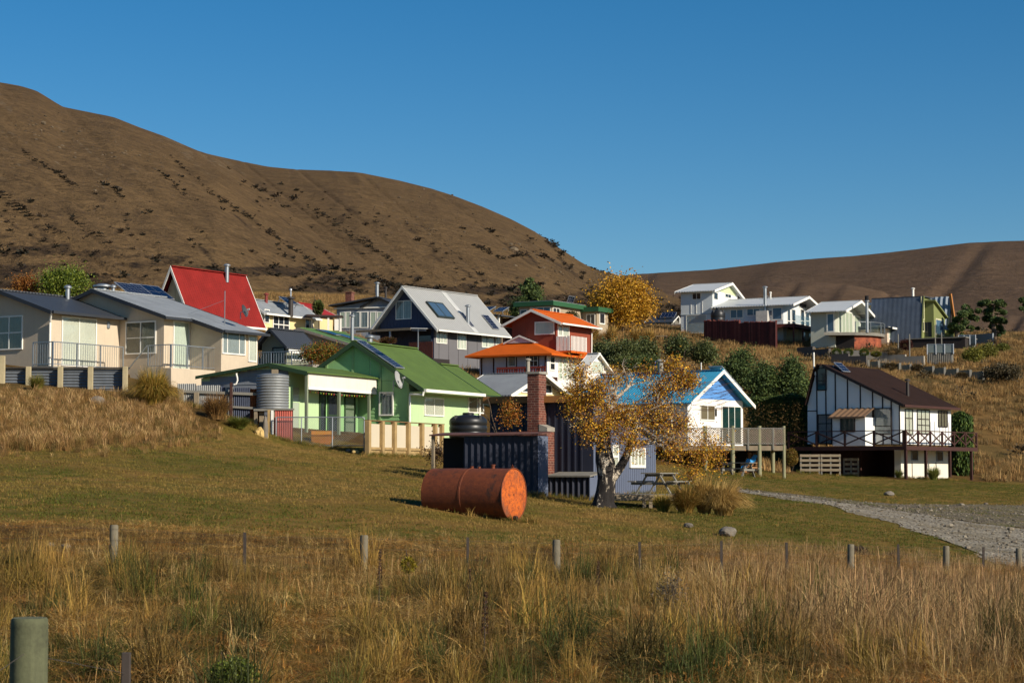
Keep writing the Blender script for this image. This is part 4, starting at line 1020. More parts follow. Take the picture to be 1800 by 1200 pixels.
def cloud(blobs, n, seed=0, shell=.55, clump=.0, nclump=0):
    """points inside ellipsoids; blobs: (center, radii, weight). With clumps the foliage gathers in tufts"""
    g = np.random.default_rng(seed); w_ = np.array([b[2] if len(b) > 2 else b[1][0] * b[1][1] * b[1][2] for b in blobs], float); w_ /= w_.sum()
    out = []
    for (b, k) in zip(blobs, g.multinomial(nclump if nclump else n, w_)):
        d = g.normal(size=(k, 3)); d /= np.linalg.norm(d, axis=1, keepdims=True) + 1e-9
        rr = g.uniform(shell, 1, (k, 1)) ** .7 * g.uniform(.86, 1.12, (k, 1))
        out.append(np.array(b[0]) + d * rr * np.array(b[1]))
    P = np.vstack(out)
    if nclump:
        idx = g.integers(0, len(P), n); rad = clump * g.uniform(.6, 1.4, len(P))
        d = g.normal(size=(n, 3)) * .5; P = P[idx] + d * rad[idx][:, None]
    return P
BARK = mat("bark", C(84, 70, 56), .95, var=.3, vs=6, bump=.02, bs=18)
def tree_skeleton(mb, p, d, L, r, depth, tips, g, spread=.55, gravity=0.0, taper=.66):
    """recursive limbs"""
    p = Vector(p); d = Vector(d).normalized(); pts = [p]; rad = [r]; n = 4
    for i in range(n):
        d = (d + Vector(g.normal(size=3)) * .11 + Vector((0, 0, gravity))).normalized(); p = p + d * (L / n); pts.append(p.copy()); rad.append(r * (1 - (1 - taper) * (i + 1) / n))
    mb.tube(pts, rad, 7 if r > .03 else 5)
    if depth == 0: tips.append(p); return
    k = 2 + (g.random() < .6)
    for i in range(k):
        dd = (d + Vector(g.normal(size=3)) * spread).normalized()
        tree_skeleton(mb, p, dd, L * g.uniform(.6, .85), rad[-1] * g.uniform(.6, .85), depth - 1, tips, g, spread, gravity, taper)
    if depth >= 2:
        q = pts[2]; dd = (d + Vector(g.normal(size=3)) * spread * 1.6).normalized()
        tree_skeleton(mb, q, dd, L * .6, rad[2] * .5, depth - 2, tips, g, spread, gravity, taper)

def bark_birch():
    m, t, b, out = nodes("birch_bark"); co = t.nodes.new("ShaderNodeTexCoord").outputs['Object']
    n = ramp(t, noise(t, co, 3.2, 6, .7, (1, 1, .45)), .44, .56); n2 = ramp(t, noise(t, co, 11, 5, .7, (1, 1, 2.5)), .56, .64)
    at_ = t.nodes.new("ShaderNodeAttribute"); at_.attribute_name = "old"
    base = mixc(t, n, C(206, 192, 170), C(128, 110, 90)); base = mixc(t, n2, base, C(34, 27, 22))
    ad = t.nodes.new("ShaderNodeMath"); t.links.new(at_.outputs['Fac'], ad.inputs[0]); t.links.new(noise(t, co, 4.5, 6, .75, (1.6, 1.6, .6)), ad.inputs[1])
    base = mixc(t, ramp(t, ad.outputs[0], .6, .67), base, C(28, 22, 18)); t.links.new(base, b.inputs['Base Color']); b.inputs['Roughness'].default_value = .9
    bp = t.nodes.new("ShaderNodeBump"); bp.inputs['Distance'].default_value = .05; t.links.new(noise(t, co, 7, 6, .75, (2, 2, .7)), bp.inputs['Height']); t.links.new(bp.outputs[0], b.inputs['Normal'])
    return m
def birch():
    B = on_ground(1058, 55.5); B.z -= .05
    e = thing("birch_tree", "old birch with thick forked trunk and sparse golden leaves in front of the hut", "tree", B)
    Y = 55.5; L_ = lambda px_, py_, dy=0.0: at(px_, py_, Y + dy) - B
    g = np.random.default_rng(5); bk = bark_birch()
    mb = MB()
    trunk = [L_(1058, 897), L_(1058, 893), L_(1060, 882), L_(1064, 862), L_(1066, 838), L_(1064, 812), L_(1061, 785, .1), L_(1063, 760, .1), L_(1072, 730, .2), L_(1080, 700, .2)]
    rads = [.46, .38, .30, .26, .25, .26, .21, .15, .11, .07]
    # denser rings and lumpy, fluted cross-section
    N = 28; fine = []
    for i in range(len(trunk) - 1):
        for k in range(5): f = k / 5; fine.append((trunk[i].lerp(trunk[i + 1], f), rads[i] * (1 - f) + rads[i + 1] * f))
    fine.append((trunk[-1], rads[-1])); o = 0; old = []
    for i, (p, r) in enumerate(fine):
        for k in range(N):
            a = 2 * math.pi * k / N; q = r * (1 + .13 * math.sin(3 * a + i * .11) * max(0, 1 - i / 26) + .05 * math.sin(7 * a + i * .4) + .07 * (fbm(np.array([a * 2.1]), np.array([i * .35]), 3, 77)[0] - .5))
            if i < 8: q *= 1 + .22 * (1 - i / 8) * max(0, math.sin(2.5 * a + .6))
            mb.v.append(tuple(p + Vector((math.cos(a) * q, math.sin(a) * q, 0))))
    for i in range(len(fine) - 1):
        for k in range(N): a, b_ = i * N + k, i * N + (k + 1) % N; mb.f.append((a, b_, b_ + N, a + N))
    tips = []
    limb = [L_(1070, 845), L_(1082, 832), L_(1092, 818), L_(1099, 805), L_(1105, 792), L_(1108, 780), L_(1113, 762)]
    mb.tube(limb, [.17, .14, .125, .115, .105, .095, .08], 14)
    for (p, d, l, r, dp) in ((limb[-1], (.4, .1, .9), .5, .06, 3), (limb[-1], (.9, .2, .5), .6, .055, 3), (limb[-2], (.9, -.3, -.1), .6, .045, 3), (limb[-2], (1, .2, .2), .7, .045, 3),
                            (trunk[-1], (.1, 0, 1), .35, .05, 3), (trunk[-1], (.8, .2, .5), .5, .05, 3), (trunk[-2], (-.6, .1, .7), .45, .06, 3), (trunk[-3], (-.8, -.2, .5), .45, .06, 3), (trunk[-4], (-.7, .3, .5), .4, .05, 2), (trunk[-2], (-.4, -.3, 1), .4, .05, 3), (trunk[-2], (1, .1, .5), .6, .06, 3)):
        tree_skeleton(mb, p, d, l, r, dp, tips, g, .5, -.01)
    tr = mb.build("trunk", bk, e, True)
    z = np.array([v[2] for v in mb.v]); set_attr(tr.data, "old", np.clip(1.15 - z / 3.0, .0, 1) * .24, 'POINT', 'FLOAT')
    # foliage lobes surveyed from the photograph: px, py, half widths in px, depth offset
    blobs = []
    for (x, y, rx, ry, dy, wgt) in ((1015, 655, 24, 30, .4, 1.0), (1010, 705, 26, 36, .1, 1.5), (1045, 688, 40, 40, 0, 1.8), (1048, 748, 44, 40, -.2, 2.4), (1095, 735, 44, 40, 0, 2.2), (1110, 775, 30, 26, -.4, .9), (1160, 690, 46, 34, .3, 2.0), (1195, 665, 36, 26, .3, 1.4),
                                (1215, 668, 16, 16, .2, .5), (1150, 735, 44, 34, .2, 2.2), (1195, 745, 30, 30, .1, 1.0), (1185, 785, 40, 38, -.3, 1.3), (1235, 795, 38, 44, -.2, 1.1), (1258, 790, 22, 36, 0, .5), (1215, 830, 30, 20, -.4, .6), (1140, 655, 30, 18, .5, .5), (1085, 665, 30, 22, .4, .6), (1185, 635, 20, 12, .3, .35)):
        k = Y / FPX; c_ = L_(x, y, dy); blobs.append((tuple(c_), (rx * k, (rx + ry) * k * .45, ry * k), wgt))
    P = cloud(blobs, 23000, 11, .0, .27, 640)
    P2 = cloud(blobs, 8500, 12, .0); P = np.vstack([P, P2])
    P[:, 2] -= .05 * np.random.default_rng(3).random(len(P))
    cols = [C(212, 158, 44), C(176, 118, 42), C(236, 186, 62), C(132, 84, 40), C(196, 140, 40), C(164, 146, 58), C(116, 76, 42)]
    gg = np.random.default_rng(1); leaf_part("crown", P, gg.uniform(.03, .062, len(P)), cols, LEAF, e, 21, 1.2)
    k = P[:, 0] > blobs[0][0][0] + 5
    # hanging twigs
    tw = MB()
    for q in P[gg.integers(0, len(P), 900)]:
        q = Vector(q); d = Vector(gg.normal(size=3)); d.z = abs(d.z) * .8; d.normalize(); l = gg.uniform(.2, .5)
        tw.bar(q - d * l * .3, q + d * l * .5, .009, .009)
    # bare right-hand branchlets over the blue gable
    b0 = L_(1215, 700, .2)
    for i in range(60):
        q = b0 + Vector((gg.uniform(0, .9), gg.uniform(-.2, .2), gg.uniform(-.35, .45))); d = Vector((1, gg.normal() * .3, gg.uniform(-.2, .5))).normalized(); tw.bar(q, q + d * gg.uniform(.2, .5), .008, .008)
    tw.build("twigs", mat("twig_bark", C(72, 54, 46), .9), e, kind="stuff")
birch()

def tussock(name, label, p, r, hgt, n, cols, seed, cat="tussock", group=None, droop=1.0, w_=.012, lean=0.0):
    """fountain of arching blades"""
    g = np.random.default_rng(seed); S_ = 5
    a = g.uniform(0, 2 * np.pi, n); rad0 = np.sqrt(g.random(n)) * r * .35; L = hgt * g.uniform(.6, 1.25, n); out = g.uniform(.15, 1.0, n) * r
    t = np.linspace(0, 1, S_ + 1)[None]
    ox = (rad0 * np.cos(a))[:, None]; oy = (rad0 * np.sin(a))[:, None]
    rr = out[:, None] * (t ** 1.5); zz = L[:, None] * (1.55 * t - droop * .95 * t ** 2.2 * (out / r)[:, None] - .35 * t ** 2)
    x = ox + rr * np.cos(a)[:, None] + lean * t ** 2; y = oy + rr * np.sin(a)[:, None]; wid = w_ * (1 - t * .85) * g.uniform(.7, 1.3, n)[:, None]
    zz = np.maximum(zz, 0.01 + 0 * zz)
    sx = -np.sin(a + g.normal(size=n) * .8)[:, None] * wid; sy = np.cos(a + g.normal(size=n) * .8)[:, None] * wid
    A = np.stack([x - sx, y - sy, zz], -1); B_ = np.stack([x + sx, y + sy, zz], -1)
    V = np.stack([A, B_], 2).reshape(-1, 3); base = (np.arange(n) * 2 * (S_ + 1))[:, None] + (np.arange(S_) * 2)[None]; base = base.ravel()
    F = np.stack([base, base + 1, base + 3, base + 2], 1)
    me = mesh_np(name, V, F); c = np.array(cols)[g.integers(0, len(cols), n)] * g.uniform(.75, 1.25, (n, 1))
    set_attr(me, "lc", np.repeat(np.hstack([np.clip(c, 0, 1), np.ones((n, 1))]), S_, 0), 'FACE')
    o = link(name, me, BLADE, None, loc=p); tag(o, label, cat, group); return o
TC = [C(150, 118, 58), C(176, 140, 74), C(120, 100, 46), C(196, 160, 92)]
p = on_ground(268, 70.5); tussock("tussock_grass", "large arching golden green tussock beside the corrugated fence end", p, .95, 1.15, 3800, [C(140, 118, 44), C(160, 126, 50), C(112, 104, 40), C(180, 140, 66)], 1, group="big tussocks", w_=.011)
p = on_ground(1205, 52.6); tussock("tussock_grass", "rounded olive brown tussock at the deck corner below the birch", p, .5, .62, 2600, [C(132, 108, 48), C(150, 112, 56), C(112, 96, 40)], 2, group="big tussocks", droop=.7, w_=.008)
p = on_ground(1238, 53.4); tussock("tussock_grass", "tall pale tussock in the middle of the row right of the birch", p, .45, .85, 2400, TC, 3, group="big tussocks", droop=.8, w_=.008)
p = on_ground(1272, 53.0); tussock("tussock_grass", "wide straw coloured tussock at the right end beside the gravel road", p, .62, .82, 3200, [C(176, 140, 80), C(160, 130, 66), C(196, 164, 100)], 4, group="big tussocks", droop=1.0, w_=.008, lean=.15)
p = on_ground(1165, 53.2); tussock("grass_clump", "small yellow grass clump under the deck edge beside the birch trunk", p, .35, .42, 900, [C(186, 152, 62), C(150, 134, 52)], 5, group="grass clumps", droop=.5, w_=.007)
p = on_ground(380, 70.8); tussock("grass_clump", "brown dry grass clump against the iron sheet fence", p, .7, .75, 1700, [C(128, 96, 54), C(150, 112, 62), C(100, 76, 48)], 6, group="grass clumps", droop=.5, w_=.008)
p = on_ground(420, 70.5); tussock("grass_clump", "green grass clump at the foot of the iron sheet fence by the stones", p, .55, .35, 1500, [C(84, 92, 34), C(104, 104, 42)], 8, group="grass clumps", droop=.4, w_=.008)
p = on_ground(245 - 180, 72.8); tussock("grass_clump", "small green clump in front of the corrugated fence", p, .45, .5, 800, [C(96, 100, 40), C(130, 112, 52)], 9, group="grass clumps", droop=.6, w_=.008)

def picnic_table(px_, py_, Y, rz, label, m, s=1.0):
    p = at(px_, py_, Y)
    e = thing("picnic_table", label, "picnic table", p, rz, "picnic tables")
    e.scale = (s, s, s)
    for k in range(5): MB().box(-.9, .9, -.36 + k * .147, -.36 + k * .147 + .135, .71, .75).build("top_board", m, e)
    for sy in (-1, 1):
        for k in range(2): MB().box(-.9, .9, sy * .73 - .14 + k * .145, sy * .73 - .14 + k * .145 + .132, .42, .46).build("seat_board", m, e)
    for x in (-.62, .62):
        for sy in (-1, 1): MB().bar((x, sy * .22, .705), (x, sy * .66, 0), .045, .1, (1, 0, 0)).build("leg", m, e)
        MB().box(x + .03, x + .075, -.86, .86, .32, .415).build("seat_bearer", m, e); MB().box(x + .03, x + .075, -.34, .34, .615, .705).build("top_bearer", m, e)
    return e
def deck_small():
    p = at(1150, 868, 58.0); pl = at(1077, 866, 57.4)
    e = thing("low_deck", "low weathered timber platform beside the birch trunk under the picnic table", "deck", p)
    x0, x1 = pl.x - p.x, at(1192, 868, 58.5).x - p.x; n = 9
    for k in range(n): MB().box(x0, x1, -.7 + k * .2, -.7 + k * .2 + .19, -.045, 0).build("board", M_tim_grey, e)
    MB().box(x0, x1, -.74, -.705, -.17, -.01).build("edge_board", M_timber, e)
    for x in (x0 + .9, -.15, x1 - .1):
        g = gz1(p.x + x, p.y - .6) - p.z; MB().box(x - .05, x + .05, -.7, -.6, g - .3, -.05).build("post", M_timber, e)
    for y in (-.5, .3): MB().box(x0 + .1, x1 - .1, y, y + .06, -.19, -.047).build("joist", M_tim_grey, e)
deck_small()
picnic_table(1160, 867.5, 58.2, R(64), "grey timber picnic table on the low deck beside the birch", M_tim_grey, .82)
def rock(name, label, p, s, m, seed, cat="rock", group=None, flat=.7):
    g = np.random.default_rng(seed); mb = MB(); n = 14; rings = 7
    for i in range(rings + 1):
        th = math.pi * i / rings
        for k in range(n):
            a = 2 * math.pi * k / n; d = np.array([math.sin(th) * math.cos(a), math.sin(th) * math.sin(a), math.cos(th)])
            q = .75 + .5 * fbm(np.array([d[0] * 1.4 + seed * 3.1 + d[2]]), np.array([d[1] * 1.4 - d[2] * .8 + seed]), 3, seed)[0]
            mb.v.append((d[0] * s[0] * q, d[1] * s[1] * q, d[2] * s[2] * q * flat + s[2] * .45))
    for i in range(rings):
        for k in range(n): a, b_ = i * n + k, i * n + (k + 1) % n; mb.f.append((a, a + n, b_ + n, b_))
    o = mb.build(name, m, None, False, loc=p); o.rotation_euler.z = seed; return tag(o, label, cat, group)
M_stone = mat("grey_stone", C(112, 104, 92), .95, var=.3, vs=5, bump=.01, bs=20); M_ystone = mat("yellow_stone", C(196, 166, 104), .95, var=.2, vs=4, bump=.01, bs=20)
for i, (x, y, s, m, l) in enumerate(((452, 776, (.16, .13, .15), M_ystone, "small yellow stone at the left end of the stone pile"), (458, 772, (.15, .12, .24), M_ystone, "upright yellow stone in the middle of the pile by the red panel"), (463, 778, (.2, .12, .26), M_ystone, "largest yellow stone of the pile by the red panel"), (466, 776, (.11, .1, .55), M_stone, "tall grey slab stone standing beside the red panel"))):
    q = at(x, y, 71.2); q.z = gz1(q.x, q.y) - .05; rock("stone", l, q, s, m, i + 2, "stone", "stones by the red panel", 1.0)
q = hit(172, 712, 55, 75); q.z -= .05; rock("tree_stump", "pale weathered stump in the dry grass below the corrugated fence", q, (.3, .2, .26), mat("pale_wood", C(118, 106, 90), .9, var=.25, vs=4, bump=.02, bs=12), 3, "stump", None, .9)
for i, (x, y, s, l) in enumerate(((1280, 942, .2, "grey boulder at the lawn edge above the tall grass"), (1210, 927, .1, "small dark stone lying on the lawn left of the boulder"), (1563, 871, .16, "pale stone on the grass edge below the black and white house"), (625, 797, .12, "white stone on the grass beside the retaining wall"), (612, 794, .09, "smaller white stone beside the chain link fence corner"), (115, 964, .07, "left pale stone in the bank by the leftmost fence post"), (90, 959, .05, "flat pale stone at the far left of the bank"))):
    q = hit(x, y, 30, 110); rock("stone", l, q, (s * 1.3, s, s), M_stone if i != 3 else M_ystone, i + 20, "stone", "loose stones")
# ------------------------------------------------------------------ black and white house with the cross-braced deck
def bw_house():
    h = House("black_white_house", "white board house with black battens, steep brown roof and cross-braced deck", "house", 1582, 783, 110, 37)
    wh = mat("white_fibre_board", C(222, 222, 216), .7, var=.04, streak=.08); bk = mat("black_brown_batten", C(38, 30, 27), .7)
    rf = mat("dark_brown_roof", C(44, 30, 24), .9, spec=.1, var=.25, wave=('Y', .2, .015))
    Z = lambda zx, zy: h.F(1380 + zx / 4.287, 600 + zy / 4.287)
    L = h.Rt(1671, 750)[0]; base = h.Rt(1600, 842)[1]
    prof = [Z(170, 772), Z(170, 480), Z(205, 345), Z(238, 215), Z(268, 178), Z(312, 192), Z(867, 466), Z(867, 772)]
    MB().prism([(x, 0, z) for x, z in prof], (0, L, 0)).build("wall", wh, h.e)
    top = lambda u: float(np.interp(u, [p[0] for p in prof[1:7]], [p[1] for p in prof[1:7]]))
    # roof: long slope to the right, curved flank on the left
    a, b = prof[5], prof[6]; sl = (b[1] - a[1]) / (b[0] - a[0]); ov = .35
    MB().slab((a[0] - .15, -.3, a[1] + .09 - sl * .15), (a[0] - .15, L + .3, a[1] + .09 - sl * .15), (b[0] + ov, L + .3, b[1] + sl * ov + .09), (b[0] + ov, -.3, b[1] + sl * ov + .09), .07).build("roof", rf, h.e)
    m = MB(); pr = prof[1:6]
    for i in range(len(pr) - 1):
        p, q = pr[i], pr[i + 1]; o = .07
        m.prism([(p[0] - o, -.3, p[1]), (q[0] - o * (1 if i < 3 else .0), -.3, q[1] + o * (i >= 2)), (q[0], -.3, q[1]), (p[0], -.3, p[1])], (0, L + .6, 0))
    m.build("roof_flank", rf, h.e)
    MB().prism([(a[0] - .1, -.32, a[1] + .11 - sl * .1), (b[0] + ov, -.32, b[1] + sl * ov + .11), (b[0] + ov, -.32, b[1] + sl * ov - .07), (a[0] - .1, -.32, a[1] - .07 - sl * .1)], (0, .018, 0)).build("bargeboard", bk, h.e)
    MB().bar((b[0] + ov + .05, -.3, b[1] + sl * ov + .02), (b[0] + ov + .05, L + .3, b[1] + sl * ov + .02), .09, .14).build("gutter", M_brownpaint, h.e)
    for zx in (242, 310, 382, 474, 570, 662, 737, 802, 864):
        u = Z(zx, 600)[0]; battens(h.e, front(), [u], 0.02, top(u) - .03, bk, .07, .03)
    u0, z0 = Z(170, 527); u1 = Z(242, 527)[0]; MB().basis(*front(), u0, u1 - .04, z0, z0 + .05, 0, .025).build("batten", bk, h.e)
    for px_, py0 in ((903, 500), (932, 480), (960, 500), (1020, 480), (1060, 480), (1090, 490), (1122, 480), (1160, 480), (1185, 480), (1205, 480), (1228, 480)):
        y = h.Rt(1380 + px_ / 4.287, 730)[0]; battens(h.e, right(), [y], .02, prof[6][1] - .05, bk, .05, .028)
    W_ = lambda f, x0, y0, x1, y1, *a, **k: win(h, f, .03 if f == 'R' else -.03, 1380 + x0 / 4.287, 600 + y0 / 4.287, 1380 + x1 / 4.287, 600 + y1 / 4.287, *a, fm=bk, **k)
    W_('F', 248, 205, 306, 362, 1, [0, .42, 1], kind='dark'); W_('F', 254, 555, 350, 765, [0, .62, 1], [0, .7, 1], kind='curtain', cut=M_curtain_g)
    W_('F', 672, 508, 798, 692, 1, [0, .3, 1], kind='curtain', cut=M_curtain_g)
    W_('R', 905, 515, 957, 695, 2, [0, .65, 1]); W_('R', 995, 520, 1084, 690, 3, [0, .35, .62, 1]); W_('R', 1154, 527, 1218, 638, 3, 1, cut=M_curtain_b)
    # entry porch with ribbed awning
    yp = -1.2; f2 = lambda zx, zy: h.F(1380 + zx / 4.287, 600 + zy / 4.287, yp)
    x0, zt = f2(357, 575); x1 = f2(603, 575)[0]
    MB().box(x0, x1, yp, -.04, 0.0, zt).build("porch_wall", wh, h.e)
    aw = corr_sheet(h.e, ((0, yp - .25, zt), X_, Vector((0, 1.35, .55)).normalized(), Vector((0, -.55, 1.35)).normalized()), x0 - .15, x1 + .12, 0, 1.4, mat("tan_awning", C(124, 96, 70), .7, var=.1), .34, .03, name="awning")
    MB().bar((x0 - .15, yp - .26, zt), (x1 + .12, yp - .26, zt), .05, .09).build("awning_fascia", mat("tan_awning", C(150, 116, 84)), h.e)
    win(h, 'F', yp, 1479, 735, 1502, 757, 1, 1, fm=bk, kind='dark')
    # deck
    dk = M_brownpaint; dz = .0; yd = -1.9; xd = h.F(1592, 790, yd)[0]; xd = max(xd, .7); xl = prof[0][0] - .2; ye = h.Rt(1717, 790, xd)[0]
    nb = 10
    for k in range(nb):
        w0 = yd + (-.04 - yd) * k / nb; MB().box(xl, xd, w0 + .005, w0 + (-.04 - yd) / nb - .005, -.09, -.04).build("deck_board", dk, h.e)
    for k in range(5):
        w0 = .01 + (xd - .02) * k / 5; MB().box(w0 + .004, w0 + (xd - .02) / 5 - .004, 0, ye, -.09, -.04).build("deck_board", dk, h.e)
    MB().box(xl, xd + .02, yd - .03, yd, -.26, -.05).build("deck_beam", dk, h.e); MB().box(xd + .022, xd + .06, yd - .03, ye, -.26, -.05).build("deck_beam", dk, h.e)
    def xrail(P, Q, n):
        P, Q = Vector(P), Vector(Q); hg = .8
        r = MB().bar(P + Z_ * hg, Q + Z_ * hg, .09, .05).build("handrail", dk, h.e)
        for i in range(n):
            a = P.lerp(Q, i / n); b_ = P.lerp(Q, (i + 1) / n)
            MB().bar(a + Z_ * .06, b_ + Z_ * .74, .035, .07).build("brace", dk, r); off = (b_ - a).cross(Z_).normalized() * .04
            MB().bar(a + Z_ * .74 + off, b_ + Z_ * .06 + off, .035, .07).build("brace", dk, r)
            MB().bar(a - Z_ * .25, a + Z_ * (hg + .02), .1, .1, (0, 1, 0)).build("rail_post", dk, r)
        MB().bar(Q - Z_ * .25, Q + Z_ * (hg + .02), .1, .1, (0, 1, 0)).build("rail_post", dk, r)
    xrail((xl, yd + .05, 0), (xd - .15, yd + .05, 0), 4); xrail((xd - .02, yd + .06, 0), (xd - .02, ye, 0), 6)
    for px_ in (1587, 1629, 1671, 1709):
        y = h.Rt(px_, 820, xd)[0]; y = max(y, yd + .1); g = h.ground(xd, y); MB().box(xd - .12, xd + .02, y - .07, y + .07, g - .3, -.1).build("deck_post", dk, h.e)
    # lower storey
    blk = mat("white_block", C(214, 208, 190), .85, var=.06, streak=.1, bump=.003)
    x0 = h.F(1568, 810)[0]
    MB().box(x0, -.1, .3, L - .05, base - .6, -.1).build("basement_wall", blk, h.e)
    MB().box(prof[0][0] + .1, x0 - .002, 2.6, L - .1, base - .6, -.1).build("basement_back_wall", M_brownpaint, h.e)
    MB().box(prof[0][0] + .1, h.F(1509, 810)[0], .25, 2.59, base - .6, -.1).build("basement_store", M_brownpaint, h.e)
    win(h, 'R', -.1, 1602, 793, 1612, 808, 1, 1, kind='dark', fm=M_galv); win(h, 'R', -.1, 1646, 794, 1656, 809, 1, 1, kind='dark', fm=M_galv)
    for px_ in (1603, 1645): y = h.Rt(px_, 825, -.1)[0]; MB().box(-.098, -.07, y - .02, y + .02, base - .3, h.Rt(px_, 812, -.1)[1]).build("waste_pipe", M_black, h.e)
    # ridge solar panel, flue
    p = h_plane(h, 1448, 642, (a[0] + .2, 0, 0), X_); solar(h.e, (a[0] + .2, .2, a[1] + .1), Y_, Vector((1, 0, -.9)).normalized(), Vector((.9, 0, 1)).normalized(), .9, .8, (3, 3), lift=.2)
    y = h.Rt(1604, 690, -.6)[0]; zz = b[1] - sl * .6; flue(h, (-.9, max(1, min(y, L - 1)), b[1] - sl * .9), .9, .09, mat("dark_flue", C(50, 44, 40), .6))
    MB().tube([(prof[3][0] - .02, -.1, prof[3][1] - .3), (prof[3][0] - .12, -.1, prof[3][1] + .2), (prof[3][0] - .12, -.1, prof[3][1] + 1.0)], .05, 8).build("vent_pipe", M_white, h.e)
bw_house()
def pallets(px_, py_, Y, n, w_, rz, label, rows=4):
    p = at(px_, py_, Y); p.z = gz1(p.x, p.y); e = thing("pallet_fence", label, "fence", p, rz, "pallet fences")
    for i in range(n):
        x = i * w_
        for k in range(rows): MB().box(x + .01, x + w_ - .02 , -.02, .01, .08 + k * .26, .08 + k * .26 + .14).build("slat", M_timber, e)
        for q in (.06, .5, .94): MB().box(x + w_ * q - .04, x + w_ * q + .04, .012, .1, -.15, .08 + (rows - 1) * .26 + .15).build("upright", M_tim_grey, e)
pallets(1406, 832, 109, 2, 1.12, R(-4), "grey pallet fence of four slats left of the dark garage")
pallets(1482, 833, 111, 1, .9, R(-4), "dim pallet leaning in shade at the garage opening")

# ------------------------------------------------------------------ house with the bright blue roof and lattice deck
def blue_house():
    h = House("blue_roof_house", "small white house with bright blue iron roof and blue gable", "house", 1209, 782, 104, 38)
    blue = mat("bright_blue_roof", C(66, 156, 188), .6, 0, spec=.2, var=.14, streak=.2, wave=('X', .17, .006)); gb = mat("blue_gable", C(84, 136, 196), .6, var=.06)
    cw = mat("white_stucco", C(228, 222, 212), .85, var=.05, bump=.01, bs=40)
    L = h.Rt(1306, 740)[0]; xo = .5
    yr, zr = h.Rt(1265, 649, xo); yr = L * .5; zr = h.Rt(1264, 648, xo)[1]; ze = h.Rt(1213, 702, 0)[1]
    W = 7.2
    gable_body(h, 'x', -W, 0, 0, L, -.3, ze, yr, zr - .12, cw)
    gable_roof(h, 'x', -W - .3, xo, 0, L, ze, yr, zr - .12, blue, .45, .06, M_white, None, tw=.2)
    t0 = h.Rt(1260, 702)[1]; k = (zr - .15 - ze) / yr
    MB().prism([(.004, (t0 - ze) / k if t0 > ze else .0, t0), (.004, L - ((t0 - ze) / k if t0 > ze else 0), t0), (.004, yr, zr - .16)], (.02, 0, 0)).build("gable_panel", gb, h.e)
    win(h, 'R', 0, 1231, 713, 1255, 737, 2, 1, kind='brown'); win(h, 'R', 0, 1269, 715, 1301, 778, 3, 1, kind='green', name="sliding_door")
    win(h, 'F', 0, 1150, 735, 1180, 760, 3, 1)
    MB().box(.002, .12, L * .47, L * .47 + .09, t0 - .9, t0 - .5).build("wall_lamp", M_black, h.e)
    y = h.Rt(1276, 665, .3)[0]
    sl = (ze - (zr - .12)) / (L - yr); dn = Vector((0, 1, sl)).normalized(); nn = Vector((0, -sl, 1)).normalized()
    for q in (.1, 1.35): solar(h.e, Vector((-.6, yr, zr - .02)) + dn * q, X_, dn, nn, .85, 1.15, (3, 5), lift=.28)
    p = h_plane(h, 1163, 640, (0, yr, 0), Y_); flue(h, (p.x, yr - .1, zr - .25), .75, .15, M_conc)
    p = h_plane(h, 1152, 640, (0, yr, 0), Y_); MB().tube([(p.x, yr, zr - .2), (p.x, yr, zr + .55)], .03, 6).build("vent_pipe", mat("blue_pipe", C(70, 120, 190)), h.e)
    p = h_plane(h, 1205, 640, (0, yr, 0), Y_); solar(h.e, (p.x - .3, yr - .3, zr - .1), X_, Vector((0, -.6, -.8)), Vector((0, -.8, .6)), .7, .6, (3, 3), lift=.3)
    MB().tube([(p.x + 1, yr, zr - .2), (p.x + 1, yr, zr + .4)], .025, 6).build("mast", M_white, h.e)
    return h
BH = blue_house()
